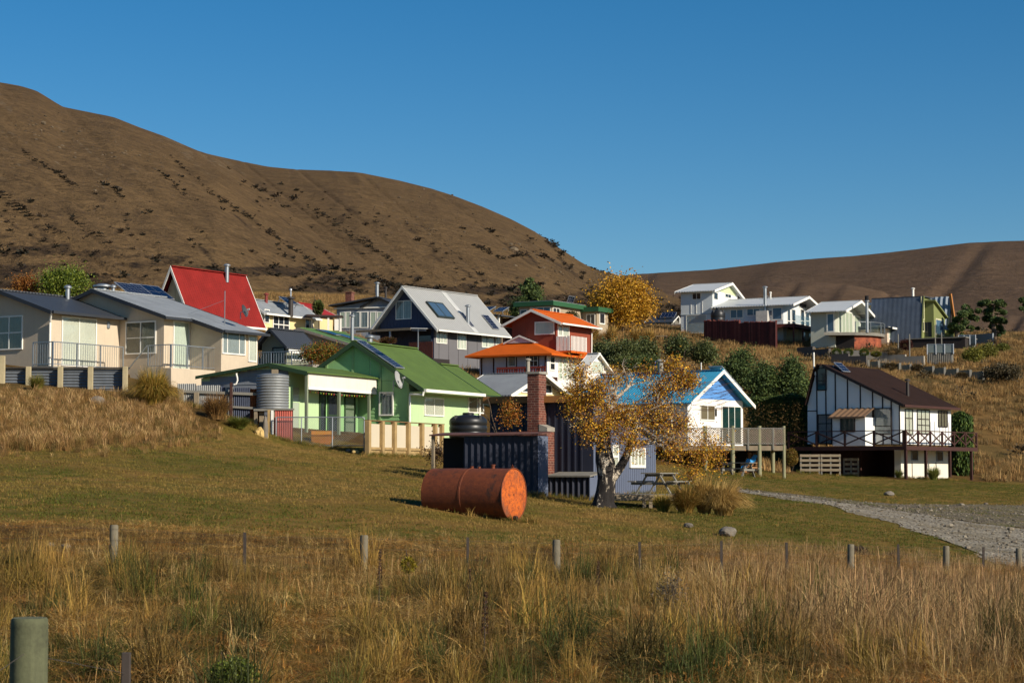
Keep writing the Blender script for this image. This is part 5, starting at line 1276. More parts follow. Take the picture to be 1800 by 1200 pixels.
def lattice_deck():
    # stands in front of the blue-roofed house, runs almost square to the view
    Y = 99.0; A = at(1235, 783, Y); B = at(1380, 783, Y); z = A.z
    e = thing("lattice_deck", "raised grey timber deck with lattice railing on round poles", "deck", A)
    w_ = B.x - A.x; x0 = at(1165, 783, Y).x - A.x; D = 4.0
    for k in range(20): MB().box(x0, w_, k * .2, k * .2 + .19, -.05, 0).build("deck_board", M_tim_grey, e)
    MB().box(x0, w_ + .05, -.045, -.002, -.24, .0).build("edge_beam", M_timber, e)
    MB().box(w_ + .002, w_ + .05, 0, D, -.24, -.01).build("edge_beam", M_timber, e)
    pole = mat("green_pole", C(128, 126, 96), .9, var=.2, streak=.2)
    hg = .86
    for px_ in (1240, 1288, 1335, 1378):
        x = at(px_, 800, Y).x - A.x; g = gz1(A.x + x, A.y) - A.z; r = .125 if px_ < 1370 else .1
        MB().tube([(x, .02, g - .3), (x, .02, hg + .12)], r * .85, 14).build("pole", pole, e, True)
    for y in (D,):
        g = gz1(A.x + w_, A.y + y) - A.z; MB().tube([(w_ - .1, y - .1, min(g, -.5) - .3), (w_ - .1, y - .1, hg)], .1, 12).build("pole", pole, e, True)
    for z_ in (hg, .1): MB().bar((x0, -.06, z_), (w_, -.06, z_), .06, .05).build("rail", M_tim_grey, e); MB().bar((w_ - .03, 0, z_), (w_ - .03, D, z_), .06, .05).build("rail", M_tim_grey, e)
    m = MB(); s = .115; hh = hg - .14; lat = mat("lattice_timber", C(150, 136, 118), .9, var=.15)
    n = int((w_ - x0 + hh) / s)
    for i in range(n):
        for d in (1, -1):
            a = x0 + i * s if d < 0 else x0 + i * s - hh; b = a - hh if d < 0 else a + hh
            p, q = max(min(a, b), x0), min(max(a, b), w_)
            if q - p < .02: continue
            f = lambda x: .12 + hh * (x - a) / (b - a)
            m.bar((p, -.06 + .014 * d, f(p)), (q, -.06 + .014 * d, f(q)), .008, .026)
    m.build("lattice", lat, e, kind="stuff")
    for px_ in (1268, 1315, 1359): x = at(px_, 770, Y).x - A.x; MB().box(x - .04, x + .04, -.1, -.03, -.2, hg).build("rail_post", M_tim_grey, e)
    MB().box(x0, w_ - 1.0, D - .1, D, -1.6, -.06).build("under_deck_back", mat("near_black_board", C(28, 27, 27), .9), e)  # near-black sheet closing the back below the boards
    return A
DA = lattice_deck()
for i, px_ in enumerate((1356, 1367)):
    p = at(px_, 760, 101.0); e = thing("deck_chair", "left round-backed chair on the lattice deck" if i == 0 else "right round-backed chair on the lattice deck", "chair", (p.x, p.y, DA.z), 0, "chairs on the lattice deck")
    cm = mat("rust_red_chair", C(96, 58, 48), .6)
    MB().tube([(.25 * math.cos(a), .2, .62 + .28 * math.sin(a)) for a in np.linspace(0, 2 * math.pi, 21)], .02, 6, False).build("backrest", cm, e)
    MB().box(-.24, .24, -.22, .2, .42, .45).build("seat", cm, e)
    for x in (-.2, .2):
        for y in (-.18, .18): MB().bar((x, y, 0), (x, y, .42), .03, .03, (0, 1, 0)).build("leg", cm, e)
q = on_ground(1296, 97.0); picnic_table(1296, proj(q)[1], 97.0, R(-35), "small dark picnic table on the grass under the lattice deck", M_tim_grey, .95)
def woodpile():
    p = on_ground(1322, 99.9); e = thing("firewood_pile", "split firewood heap under the lattice deck", "firewood", p)
    wm = [mat("split_wood_%d" % i, c_, .9, var=.25, vs=5) for i, c_ in enumerate((C(176, 130, 84), C(146, 104, 64), C(120, 88, 60)))]
    g = np.random.default_rng(8)
    for i in range(46):
        t = g.random(); x = g.uniform(-.55, .6) * (1 - t * .65); z = .07 + t * .95; y = g.uniform(-.25, .25) - t * .05
        d = Vector((g.normal(), g.normal(), g.normal() * .4)).normalized() * .17
        MB().prism([Vector((x, y, z)) - d + Vector(q) for q in ((0, 0, .07), (.06, .02, -.05), (-.06, -.02, -.05))], d * 2).build("log", wm[i % 3], e)
    p2 = on_ground(1315, 99.4)
    mb = MB(); nu, nv = 14, 10; a0 = np.array([-.75, -.3, .15]); 
    for j in range(nv + 1):
        for i in range(nu + 1):
            u, v = i / nu, j / nv; mb.v.append((-.62 + .75 * u + .28 * v, -.42 + .16 * math.sin(u * 9 + v * 4) * .5, .25 + .45 * v + .42 * u + .06 * math.sin(u * 13 + v * 7)))
    for j in range(nv):
        for i in range(nu): k = j * (nu + 1) + i; mb.f.append((k, k + 1, k + nu + 2, k + nu + 1))
    o = mb.build("tarpaulin", mat("blue_tarp", C(40, 140, 200), .45, var=.15), None, True, loc=p); tag(o, "crumpled bright blue tarpaulin over the firewood under the deck", "tarpaulin")
    sm = o.modifiers.new("thick", 'SOLIDIFY'); sm.thickness = .01
woodpile()

# ------------------------------------------------------------------ grey steep-roofed house in the middle
def grey_aframe():
    h = House("grey_gable_house", "tall dark grey house with steep pale iron roof and skylight", "house", 763, 634, 140, 34)
    wall = mat("charcoal_grey_board", C(100, 98, 100), .75, var=.06); dk = mat("navy_board", C(52, 60, 82), .75, var=.08)
    roof = mat("pale_iron_roof", C(160, 160, 156), .5, .15, var=.06, streak=.15, wave=('Y', .25, .02))
    ov = -.6; xa, zr = h.F(707, 505, ov); xc, zc = h.F(769, 581, ov); sl = (zc - zr) / (xc - xa); ze = zr + sl * -xa
    L = h.Rt(879, 610)[0]; Lr = h.Rt(822, 518, xa)[0]; L = max(L, Lr - .5)
    gable_body(h, 'y', 0, L, 2 * xa, 0, -2.0, ze, xa, zr, wall)
    gable_roof(h, 'y', ov, L + .35, 2 * xa, 0, ze, xa, zr, roof, xc, .08, M_white, M_white, tw=.22)
    MB().prism([(2 * xa + .02, -.006, 0), (-.02, -.006, 0), (-.02, -.006, ze - .03), (xa, -.006, zr - .05), (2 * xa + .02, -.006, ze - .03)], (0, -.014, 0)).build("front_cladding", dk, h.e)
    m = MB()
    for i in range(16): u = 2 * xa * (1 - i / 16); m.basis(*front(-.02), u - .02, u + .02, .0, zr + sl * abs(u - xa) - .06, 0, .015)
    m.build("front_ribs", dk, h.e, kind="stuff")
    Zx = lambda x: 560 + x / 4.286; Zy = lambda y: 480 + y / 4.286
    W_ = lambda f, pl, x0, y0, x1, y1, *a, **k: win(h, f, pl, Zx(x0), Zy(y0), Zx(x1), Zy(y1), *a, **k)
    W_('F', -.02, 588, 213, 697, 342, 2, 1, cut=M_curtain_g); W_('R', 0, 887, 443, 962, 524, 3, 1); W_('R', 0, 1046, 449, 1107, 568, 3, 1, cut=M_blind); W_('R', 0, 1230, 468, 1315, 556, 2, 1, kind='blind'); W_('R', 0, 1333, 475, 1364, 540, 2, 1)
    W_('F', -.02, 745, 430, 850, 515, 1, 1, kind='dark', fm=dk)
    for i in range(7): y = L * (i + .5) / 7; battens(h.e, right(), [y], -1.6, ze - .05, wall, .05, .03)
    n = Vector((-sl, 0, 1)).normalized(); dn = Vector((1, 0, sl)).normalized(); p0 = (xa, 0, zr + .1)
    q = [h_plane(h, Zx(x), Zy(y), p0, n) for x, y in ((815, 228), (925, 238), (1012, 338), (905, 330))]
    w_ = (q[1].y - q[0].y + q[2].y - q[3].y) / 2; l_ = ((q[3] - q[0]).dot(dn) + (q[2] - q[1]).dot(dn)) / 2
    window(h.e, (q[0], Y_, dn, n), 0, w_, 0, l_, 2, 1, fm=mat("dark_green_frame", C(40, 50, 48), .5), kind='blue', name="skylight", fw=.1, proud=.14)
    p = h_plane(h, Zx(1125), Zy(375), p0, n); flue(h, (p.x, p.y, p.z - .2), 1.35, .14, M_galv)
    for (x, y) in ((1062, 300), (1225, 318)): p = h_plane(h, Zx(x), Zy(y), p0, n); solar(h.e, p, Y_, dn, n, .8 if x > 1100 else .35, 1.5, (3, 5), lift=.05)
    # white flashing strip down the roof
    p = h_plane(h, Zx(920), Zy(140), p0, n); MB().basis((xa, p.y, zr + .09), Y_, dn, n, 0, .55, .1, (xc - xa) / dn.x - .05, .0, .03).build("flashing", mat("pale_flashing", C(176, 176, 172), .6), h.e)
    # veranda
    yv = -2.6; x0 = h.F(626, 577, yv)[0]; x1 = h.F(722, 577, yv)[0]; zv = h.F(680, 578, yv)[1]; 
    MB().slab((x0, yv, zv), (x1, yv, zv), (x1, -.05, zv + .12), (x0, -.05, zv + .12), .06).build("veranda_roof", M_greyroof, h.e)
    MB().box(x0, x1, yv - .03, yv - .003, zv - .16, zv + .01).build("veranda_fascia", M_timber, h.e)
    for px_ in (685, 648): x = h.F(px_, 600, yv)[0]; MB().box(x - .06, x + .06, yv + .01, yv + .13, -.6, zv - .07).build("veranda_post", M_galv, h.e)
    x1 = h.F(761, 610, -2)[0]; x0 = h.F(719, 610, -2)[0]; z0 = h.F(740, 630, -2)[1]; z1 = h.F(740, 601, -2)[1]
    n_ = 12; br = mat("red_brown_fence", C(96, 52, 40), .8, var=.15)
    for i in range(n_): MB().box(x0 + (x1 - x0) * i / n_ + .01, x0 + (x1 - x0) * (i + 1) / n_ - .01, -2.03, -2, z0, z1).build("deck_screen_board", br, h.e)
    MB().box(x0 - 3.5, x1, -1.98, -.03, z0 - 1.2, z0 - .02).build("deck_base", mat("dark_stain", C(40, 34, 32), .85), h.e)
    # clothes line arms
    p = h.F(735, 600, -3); q = MB().tube([(p[0], -3, -1), (p[0], -3, h.F(735, 579, -3)[1])], .04, 6).build("line_post", M_galv, h.e)
    zt = h.F(735, 580, -3)[1]; MB().bar((p[0] - .55, -3, zt), (p[0] + .65, -3, zt - .05), .05, .05).build("line_arm", M_galv, q)
grey_aframe()

# ------------------------------------------------------------------ red A-frame
def red_aframe():
    h = House("red_aframe_house", "A-frame house with steep bright red iron roof", "house", 345, 592, 114, 32)
    roof = mat("red_iron_roof", C(126, 34, 30), .8, 0, spec=.12, var=.24, streak=.4, wave=('Y', .2, .02)); cr = mat("cream_board", C(204, 190, 150), .8, var=.06)
    ov = -.5; xa, zr = h.F(300, 470, ov); xc, zc = h.F(336, 567, ov); sl = (zc - zr) / (xc - xa)
    Lr = h.Rt(432, 493, xa)[0]; zb = h.F(330, 590)[1] ; ze = zr + sl * (xc - .25 - xa)
    c1 = xc - .25; c0 = 2 * xa - c1
    gable_body(h, 'y', -.1, Lr - .4, c0 + .12, c1 - .12, -.8, ze + .05, xa, zr - .12, cr)
    gable_roof(h, 'y', ov, Lr, c0, c1, ze, xa, zr, roof, .25, .07, M_white, M_white, tw=.28)
    battens(h.e, front(-.1), [xa - 1.2, xa - .6, xa, xa + .6, xa + 1.2], 0, lambda u: zr - .5 + sl * abs(u - xa), cr, .05, .02)
    window(h.e, front(-.13), xa - .6, xa + .6, .9, 2.0, 2, 1, kind='dark')
    p = h_plane(h, 400, 486, (xa + .3, 0, 0), X_); fl = flue(h, (xa + .25, p.y, zr - .5), .95, .12, M_galv)
red_aframe()
def plain_gable(name, label, px_, py_, Y, a, ax, W, L, ze_py, apex, wm, rm, trim=M_white, ov=.35, low=-1.5, ovy=.35, gut=None, tw=.16):
    h = House(name, label, "house", px_, py_, Y, a); ze = h.F(px_, ze_py)[1]
    Wd = -h.F(W, py_)[0]; Ln = h.Rt(L, py_)[0]
    if ax == 'y': cr, zr = h.F(apex[0], apex[1]); 
    else: cr, zr = h.Rt(apex[0], apex[1])
    if ax == 'y': gable_body(h, 'y', 0, Ln, 2 * cr, 0, low, ze, cr, zr, wm); gable_roof(h, 'y', -ovy, Ln + ovy, 2 * cr, 0, ze, cr, zr, rm, ov, .06, trim, gut, tw=tw)
    else: gable_body(h, 'x', -Wd, 0, 0, 2 * cr, low, ze, cr, zr, wm); gable_roof(h, 'x', -Wd - ovy, ovy, 0, 2 * cr, ze, cr, zr, rm, ov, .06, trim, gut, tw=tw)
    h.cr, h.zr, h.ze, h.Wd, h.Ln = cr, zr, ze, Wd, Ln; return h
cm = mat("cream_board", C(204, 190, 150), .8); bm = mat("butter_board", C(212, 192, 140), .8, var=.05, streak=.08)
# cream house with grey roof between the red A-frame and the old grey house
h = plain_gable("cream_cottage", "cream house with pale grey roof right of the red A-frame", 464, 582, 128, 30, 'y', 448, 552, 547, (438, 527), bm, M_greyroof, gut=M_white)
win(h, 'R', 0, 480, 555, 507, 579, 3, [0, .35, 1], kind='dark', fw=.07); win(h, 'R', 0, 537, 561, 549, 580, 2, 1, kind='dark'); win(h, 'R', 0, 465, 545, 464 + 8, 566, 1, 1, kind='dark')
p = h_plane(h, 511, 545, (h.cr + 1.6, 0, 0), X_); flue(h, (p.x, p.y, h.zr - 1.0), 1.15, .16, mat("dark_flue", C(50, 44, 40)))
p = h_plane(h, 511, 530, (h.cr + 1.6, 0, 0), X_); flue(h, (p.x, p.y, h.zr - .2), .9, .05, M_alu)
p = h_plane(h, 468, 525, (h.cr + .2, 0, 0), X_); flue(h, (p.x, p.y, h.zr - .3), .7, .1, mat("red_flue", C(120, 46, 40)))
sl = (h.ze - h.zr) / (0 - h.cr); p = h_plane(h, 486, 525, (h.cr + .5, 0, 0), X_); solar(h.e, (p.x, p.y, h.zr + .1), Y_, Vector((1, 0, sl)).normalized(), Vector((-sl, 0, 1)).normalized(), 1.2, .9, (4, 3), lift=.3)
# pergola at its right end
def pergola():
    p = at(575, 582, 131); e = thing("pergola", "small dark-roofed pergola with white posts right of the cream cottage", "pergola", p)
    k = 131 / FPX
    MB().slab((-1.25, -.9, 28 * k), (1.1, -.9, 26 * k), (1.0, .9, 28 * k), (-1.6, .9, 30 * k), .12).build("roof", mat("dark_brown_board", C(58, 46, 42), .8), e)
    for x in (.15, .95): MB().box(x - .06, x + .06, -.8, -.68, -.8, 26 * k).build("post", M_white, e)
    for x in (-1.1, .8): MB().box(x - .06, x + .06, .7, .8, -.8, 26 * k).build("post", M_white, e)
    MB().box(.55, .95, -.75, -.7, .0, .75).build("white_screen", M_white, e); MB().box(-1.2, .9, -.85, .8, -.8, -.12).build("base", M_conc, e)
pergola()
h = plain_gable("red_roof_cottage", "low house with dark red roof mostly hidden behind the pergola", 562, 575, 150, 30, 'y', 520, 585, 552, (527, 534), bm, mat("dull_red_roof", C(150, 36, 30), .6, var=.1))
h = plain_gable("charcoal_roof_house", "grey-green house with charcoal roof right of the cream house balcony", 503, 650, 104, 30, 'y', 456, 545, 603, (482, 580), mat("grey_green_board", C(126, 128, 108), .8, var=.06), M_charroof, trim=mat("charcoal_trim", C(44, 47, 52)), gut=None, ov=.35, ovy=.4)
win(h, 'R', 0, 513, 614, 530, 632, 1, 1, kind='blind', cut=mat("olive_door", C(96, 98, 78), .7)); win(h, 'F', 0, 481, 612, 500, 645, 1, 1, kind='dark', fm=M_black)
sl = (h.ze - h.zr) / (-h.cr); MB().bar((.52, -.5, h.ze + sl * .5), (.52, h.Ln * .6, h.ze + sl * .5), .05, .18).build("fascia", M_white, h.e)
xa_, zz_ = h.F(441, 643, -2.2); xb_ = h.F(549, 643, -2.2)[0]; bars_rail(h.e, (xa_, -2.2, zz_), (xb_, -2.2, zz_), .68, .16, th=.02); MB().box(xa_ - .1, xb_ + .1, -2.3, -.42, zz_ - 1.4, zz_ - .02).build("terrace", M_conc, h.e)
h = plain_gable("green_roof_cottage", "low house with green roof and pale verge behind the green bach", 622, 660, 116, 30, 'y', 540, 690, 607, (531, 579), mat("pale_grey_board", C(150, 146, 136), .8), mat("green_iron_roof2", C(84, 116, 62), .6, var=.12, wave=('Y', .17, .015)), trim=mat("pale_verge", C(150, 142, 130), .7), ov=.3)
p = h_plane(h, 619, 592, (-.8, 0, 0), X_); flue(h, (p.x, p.y, h.ze), 1.75, .11)
sl = (h.ze - h.zr) / (-h.cr); dn = Vector((1, 0, sl)).normalized(); nn = Vector((-sl, 0, 1)).normalized()
for q in (555, 588): p = h_plane(h, q, 580 + (q - 555) * .24, (h.cr, 0, h.zr + .08), nn); solar(h.e, p, Y_, dn, nn, .9, 1.4, (2, 3), lift=.04)
# old grey house with many windows
h = plain_gable("old_grey_house", "weathered grey house with brick chimney left of the steep grey roof", 692, 588, 166, 20, 'y', 592, 735, 535, (668, 524), mat("old_grey_board", C(132, 136, 142), .85, var=.14, streak=.25), M_charroof, trim=M_black, ov=.4)
gable_body(h, 'y', -.004, .3, h.F(592, 560)[0], 0, -1, h.F(592, 540)[1], h.cr, h.zr - .05, mat("old_grey_board", C(132, 136, 142)), "front_wall")
sl = (h.F(592, 538)[1] - h.zr) / (h.F(590, 540)[0] - h.cr); x0 = h.F(588, 540)[0]
MB().slab((h.cr, -.6, h.zr + .12), (h.cr, 2, h.zr + .12), (x0 - .3, 2, h.zr + .12 + sl * (x0 - .3 - h.cr)), (x0 - .3, -.6, h.zr + .12 + sl * (x0 - .3 - h.cr)), .1).build("porch_roof", M_charroof, h.e)
for (a, b) in ((599, 606), (609, 615), (622, 632), (635, 646), (652, 660), (664, 672)): win(h, 'F', -.01, a, 549, b, 575, 1, 1, kind='curtain' if a in (622, 635) else 'pale', fm=M_white, fw=.07, cut=M_curtain_g)
MB().basis(*front(-.02), x0, -.1, h.F(640, 542)[1], h.F(640, 540)[1], 0, .12).build("lintel_board", M_white, h.e)
p = h.F(615, 532, 1.0); ch = MB().box(p[0] - .28, p[0] + .28, .7, 1.3, p[1] - 1, h.F(615, 515, 1)[1]).build("chimney", M_brick, h.e); MB().box(p[0] - .34, p[0] + .34, .64, 1.36, h.F(615, 515, 1)[1], h.F(615, 513.5, 1)[1]).build("chimney_cap", M_brick, ch)
p = h.F(663, 524, 1.0); flue(h, (p[0], 1.0, p[1] - .3), h.F(663, 497, 1)[1] - p[1] + .2, .14); p = h.F(678, 522, 2.0); flue(h, (p[0], 2, p[1] - .3), h.F(678, 505, 2)[1] - p[1] + .2, .1, mat("dark_flue", C(50, 44, 40)))
# cream gable with grey roof right of the green bach
h = plain_gable("cream_gable_cottage", "cream cottage with glazed gable and pale grey roof behind the brick chimney", 893, 735, 100, 32, 'x', 815, 990, 690, (943, 657), bm, M_greyroof_x, tw=.2, ovy=.5, ov=.55)
k = (h.zr - h.ze) / h.cr
for (a, b) in ((.08, .3), (.36, .6), (.64, .88)): 
    y0, y1 = h.Ln * a, h.Ln * b; window(h.e, right(), y0, y1, h.ze - .9, h.ze - .15, 2, 1, kind='pale', fm=M_white, fw=.07)
for (a, b) in ((.24, .46), (.54, .76)): window(h.e, right(), 2 * h.cr * a, 2 * h.cr * b, h.ze + .12, h.ze + .5, 1, 1, kind='dark', fm=M_white, fw=.07)
# small white gabled loft
h = plain_gable("white_loft_shed", "small plain white gabled shed left of the blue roof", 1026, 690, 122, 36, 'x', 1018, 1076, 650, (1048, 623), M_white, M_white, tw=.12, ovy=.25)
window(h.e, right(), h.Ln * .28, h.Ln * .66, h.ze - .1, h.ze + .55, 2, 1, kind='blind', fm=M_white, name="loft_door", fw=.03)
# orange and brick-red house
def orange_house():
    h = House("orange_roof_house", "two storey red-brown and white house with bright orange roofs", "house", 962, 672, 134, 30)
    org = mat("orange_iron_roof", C(196, 90, 22), .7, 0, spec=.15, var=.14, streak=.2, wave=('Y', .2, .015)); orx = mat("orange_iron_roof_x", C(206, 96, 22), .5, 0, var=.08, wave=('X', .2, .015))
    red = mat("red_brown_board", C(128, 58, 36), .75, var=.05, streak=.05); wt = mat("white_board", C(218, 216, 208), .75, var=.05)
    fz = h.F(962, 622)[1]; W = -h.F(843, 650)[0]; L = h.Rt(1025, 650)[0]
    gr = mat("pale_lilac_board", C(188, 186, 190), .75)
    MB().box(-W, 0, 0, L, -1.6, fz).build("wall", wt, h.e); MB().box(-W, -.005, -.012, -.002, -1.0, fz - .02).build("front_board", gr, h.e)
    ov = .75; x0, y0, x1, y1 = -W - ov, -ov, ov, L + ov; zz = fz; rz_ = h.F(913, 591, 2.0)[1]; yr = 2.3; xr0 = -W + 2.0
    yU = 1.6
    m = MB(); A, B, Cc, D = (x0, y0, zz), (x1, y0, zz), (x1, y1, zz), (x0, y1, zz)
    r0 = (-W * .62, 2.2, rz_); r1 = (-W * .62, L - 2.0, rz_)
    m.add([A, B, Cc, D, r0, r1] + [(p[0], p[1], p[2] - .12) for p in (A, B, Cc, D)], [(0, 1, 4), (1, 2, 5, 4), (2, 3, 5), (3, 0, 4, 5), (0, 6, 7, 1), (1, 7, 8, 2), (2, 8, 9, 3), (3, 9, 6, 0), (9, 8, 7, 6)])
    m.build("hip_roof", org, h.e)
    g0 = h.F(913, 591, .9); MB().prism([(g0[0] - 1.1, .9, g0[1] - .45), (g0[0] + 1.1, .9, g0[1] - .45), (g0[0], .9, g0[1] - .02)], (0, 1.6, 0)).build("gablet", mat("gablet_board", C(196, 176, 176), .8), h.e)
    for s_ in (-1, 1): MB().bar((g0[0], .86, g0[1] + .02), (g0[0] + s_ * 1.25, .86, g0[1] - .46), .06, .1).build("gablet_trim", M_white, h.e)
    for px_ in (847, 868, 891, 908, 925, 947, 959): u = h.F(px_, 640)[0]; battens(h.e, front(-.01), [u], -1.0, fz - .15, M_brownpaint, .09, .04)
    win(h, 'F', -.012, 894, 624, 906, 643, 1, 1, cut=M_curtain_g); win(h, 'F', -.012, 925, 625, 945, 643, 3, 2, kind='dark'); win(h, 'R', 0, 967, 627, 974, 649, 1, 2, kind='dark', fw=.08)
    for i, px_ in enumerate((982, 990, 998, 1005)): win(h, 'R', 0, px_, 626, px_ + 5, 665, 1, 4, kind='pale', fw=.06)
    yd = -1.6; a = h.F(873, 655, yd)[0]; b = h.F(960, 655, yd)[0]; z0 = h.F(915, 662, yd)[1]; z1 = h.F(915, 645, yd)[1]; rr = mat("red_rail", C(130, 50, 34), .7)
    n_ = 20
    for i in range(n_): MB().box(a + (b - a) * i / n_, a + (b - a) * (i + .55) / n_, yd, yd + .03, z0, z1).build("rail_picket", rr, h.e)
    MB().box(a, b, yd - .02, yd - .003, z1 - .12, z1 + .02).build("rail", rr, h.e); MB().box(a, b, yd, -.02, z0 - 1.2, z0 - .02).build("deck_base", M_brownpaint, h.e)
    # upper storey set back
    xu = h.F(978, 600, yU)[0]; c0 = h.F(900, 600, yU)[0]; apx = h.F(936, 546, yU - .35); ze = h.F(977, 564, yU)[1]; zb = fz + .1
    Lu = yU + 5.2; cr = (xu + c0) / 2
    gable_body(h, 'y', yU, Lu, c0, xu, zb, ze, cr, apx[1], red, "upper_wall")
    gable_roof(h, 'y', yU - .4, Lu + .3, c0, xu, ze, cr, apx[1], org, .6, .08, M_white, M_white, tw=.18)
    for u in (c0 + (xu - c0) * .33, xu - .03): battens(h.e, front(yU), [u], zb, ze - .1, red, .08, .03)
    win(h, 'F', yU, 942, 567, 973, 586, 1, 1, fw=.08); win(h, 'R', xu, 981, 567, 987, 589, 1, 1, kind='curtain', fw=.1); win(h, 'R', xu, 989, 569, 999, 590, 1, 1, kind='curtain', fw=.1)
    # white balcony
    zf = h.Rt(1005, 616, xu + 1.2)[1]; zt = h.Rt(1005, 590, xu + 1.2)[1]; ya = yU - .1; yb = h.Rt(1032, 600, xu + 1.2)[0]; xb = xu + 1.2
    MB().box(xu + .01, xb, ya, yb, zf - .14, zf).build("balcony_floor", org, h.e)
    n_ = 12; bw_ = mat("white_paint", C(226, 222, 210))
    for i in range(n_): MB().box(xb - .03, xb, ya + (yb - ya) * i / n_ + .05, ya + (yb - ya) * (i + 1) / n_ - .05, zf + .01, zt).build("balcony_board", bw_, h.e)
    for i in range(4): MB().box(xu + .05 + (1.1) * i / 4, xu + .05 + 1.1 * (i + .8) / 4, ya, ya + .03, zf + .01, zt).build("balcony_board", bw_, h.e)
    MB().tube([(xu + .55, Lu - .2, ze - .2), (xu + .1, Lu - .2, ze - .5), (xu + .08, Lu - .2, zb)], .05, 6).build("downpipe", M_white, h.e)
    flue(h, (h.F(928, 655, -3)[0], -3, h.F(928, 668, -3)[1] - 1.2), h.F(928, 634, -3)[1] - h.F(928, 668, -3)[1] + 1.2, .13, M_conc)
orange_house()
# flat green-topped house
def flat_green():
    h = House("flat_roof_house", "beige flat-roofed house with dark green fascia below the conifer", "house", 970, 585, 196, 30)
    be = mat("beige_board", C(156, 140, 116), .8, var=.06); gn = mat("dark_green_fascia", C(40, 84, 52), .6, var=.08)
    W = -h.F(912, 560)[0]; L = h.Rt(1023, 570)[0]; z1 = h.F(970, 537)[1]; z2 = h.F(970, 529)[1]
    MB().box(-W, 0, 0, L, -2, z1).build("wall", be, h.e); MB().box(-W - .4, .4, -.4, L + .2, z1, z2).build("fascia", gn, h.e); MB().box(-W - .3, .3, -.3, L + .1, z2 + .002, z2 + .05).build("roof", M_greyroof, h.e)
    win(h, 'F', 0, 933, 541, 967, 553, 3, 1, kind='blue', fw=.09); win(h, 'R', 0, 972, 542, 983, 555, 2, 1, kind='dark', fw=.1); win(h, 'F', 0, 916, 545, 926, 560, 1, 1, kind='dark')
    W2 = h.F(1049, 565, L)[0]; L2 = h.Rt(1069, 565, W2)[0]; z3 = h.F(1040, 548, L)[1]; z4 = h.F(1040, 540, L)[1]
    MB().box(.003, W2, L, L2, -2, z3).build("wing_wall", be, h.e); MB().box(.003, W2 + .4, L - .398, L2 + .4, z3, z4).build("wing_fascia", gn, h.e)
    win(h, 'F', L, 1032, 553, 1045, 575, 2, 1, kind='dark', fw=.08, name="door"); win(h, 'R', W2, 1054, 552, 1062, 568, 1, 1, kind='dark', fw=.12)
    solar(h.e, (-1, L * .75, z2 + .1), Y_, Vector((.5, -.3, .8)).normalized(), Vector((.8, 0, -.5)).normalized(), 1.3, 1, (3, 3), lift=.02)
flat_green()
# dark open-sided shelter right of the steep grey roof
def shelter():
    p = at(872, 592, 158); e = thing("open_shelter", "dark open shelter with white frame right of the steep grey roof", "shelter", p, R(-30)); k = 158 / FPX
    MB().slab((-1.6, -1.4, 42 * k), (1.3, -1.4, 36 * k), (1.3, 1.4, 36 * k), (-1.6, 1.4, 42 * k), .1).build("roof", M_charroof, e)
    for x in (-1.3, -.2, .95):
        for y in (-1.2, 1.2): MB().box(x - .06, x + .06, y - .06, y + .06, -.6, 37 * k).build("post", M_white if y < 0 else M_timber, e)
    MB().box(-1.4, 1.1, 1.27, 1.32, -.6, 35 * k).build("back_wall", M_brownpaint, e)
    for i in range(10): MB().box(-.1 + i * .13, -.1 + i * .13 + .1, -1.32, -1.28, -.6, .55).build("picket", M_timber, e)
    for x in (-.9, .3): solar(e, (x, -.9, 41 * k - (x + 1.6) * .09), X_, Vector((0, .9, .35)).normalized(), Vector((0, -.35, .9)).normalized(), .9, 1.1, (3, 4), lift=.25)
shelter()
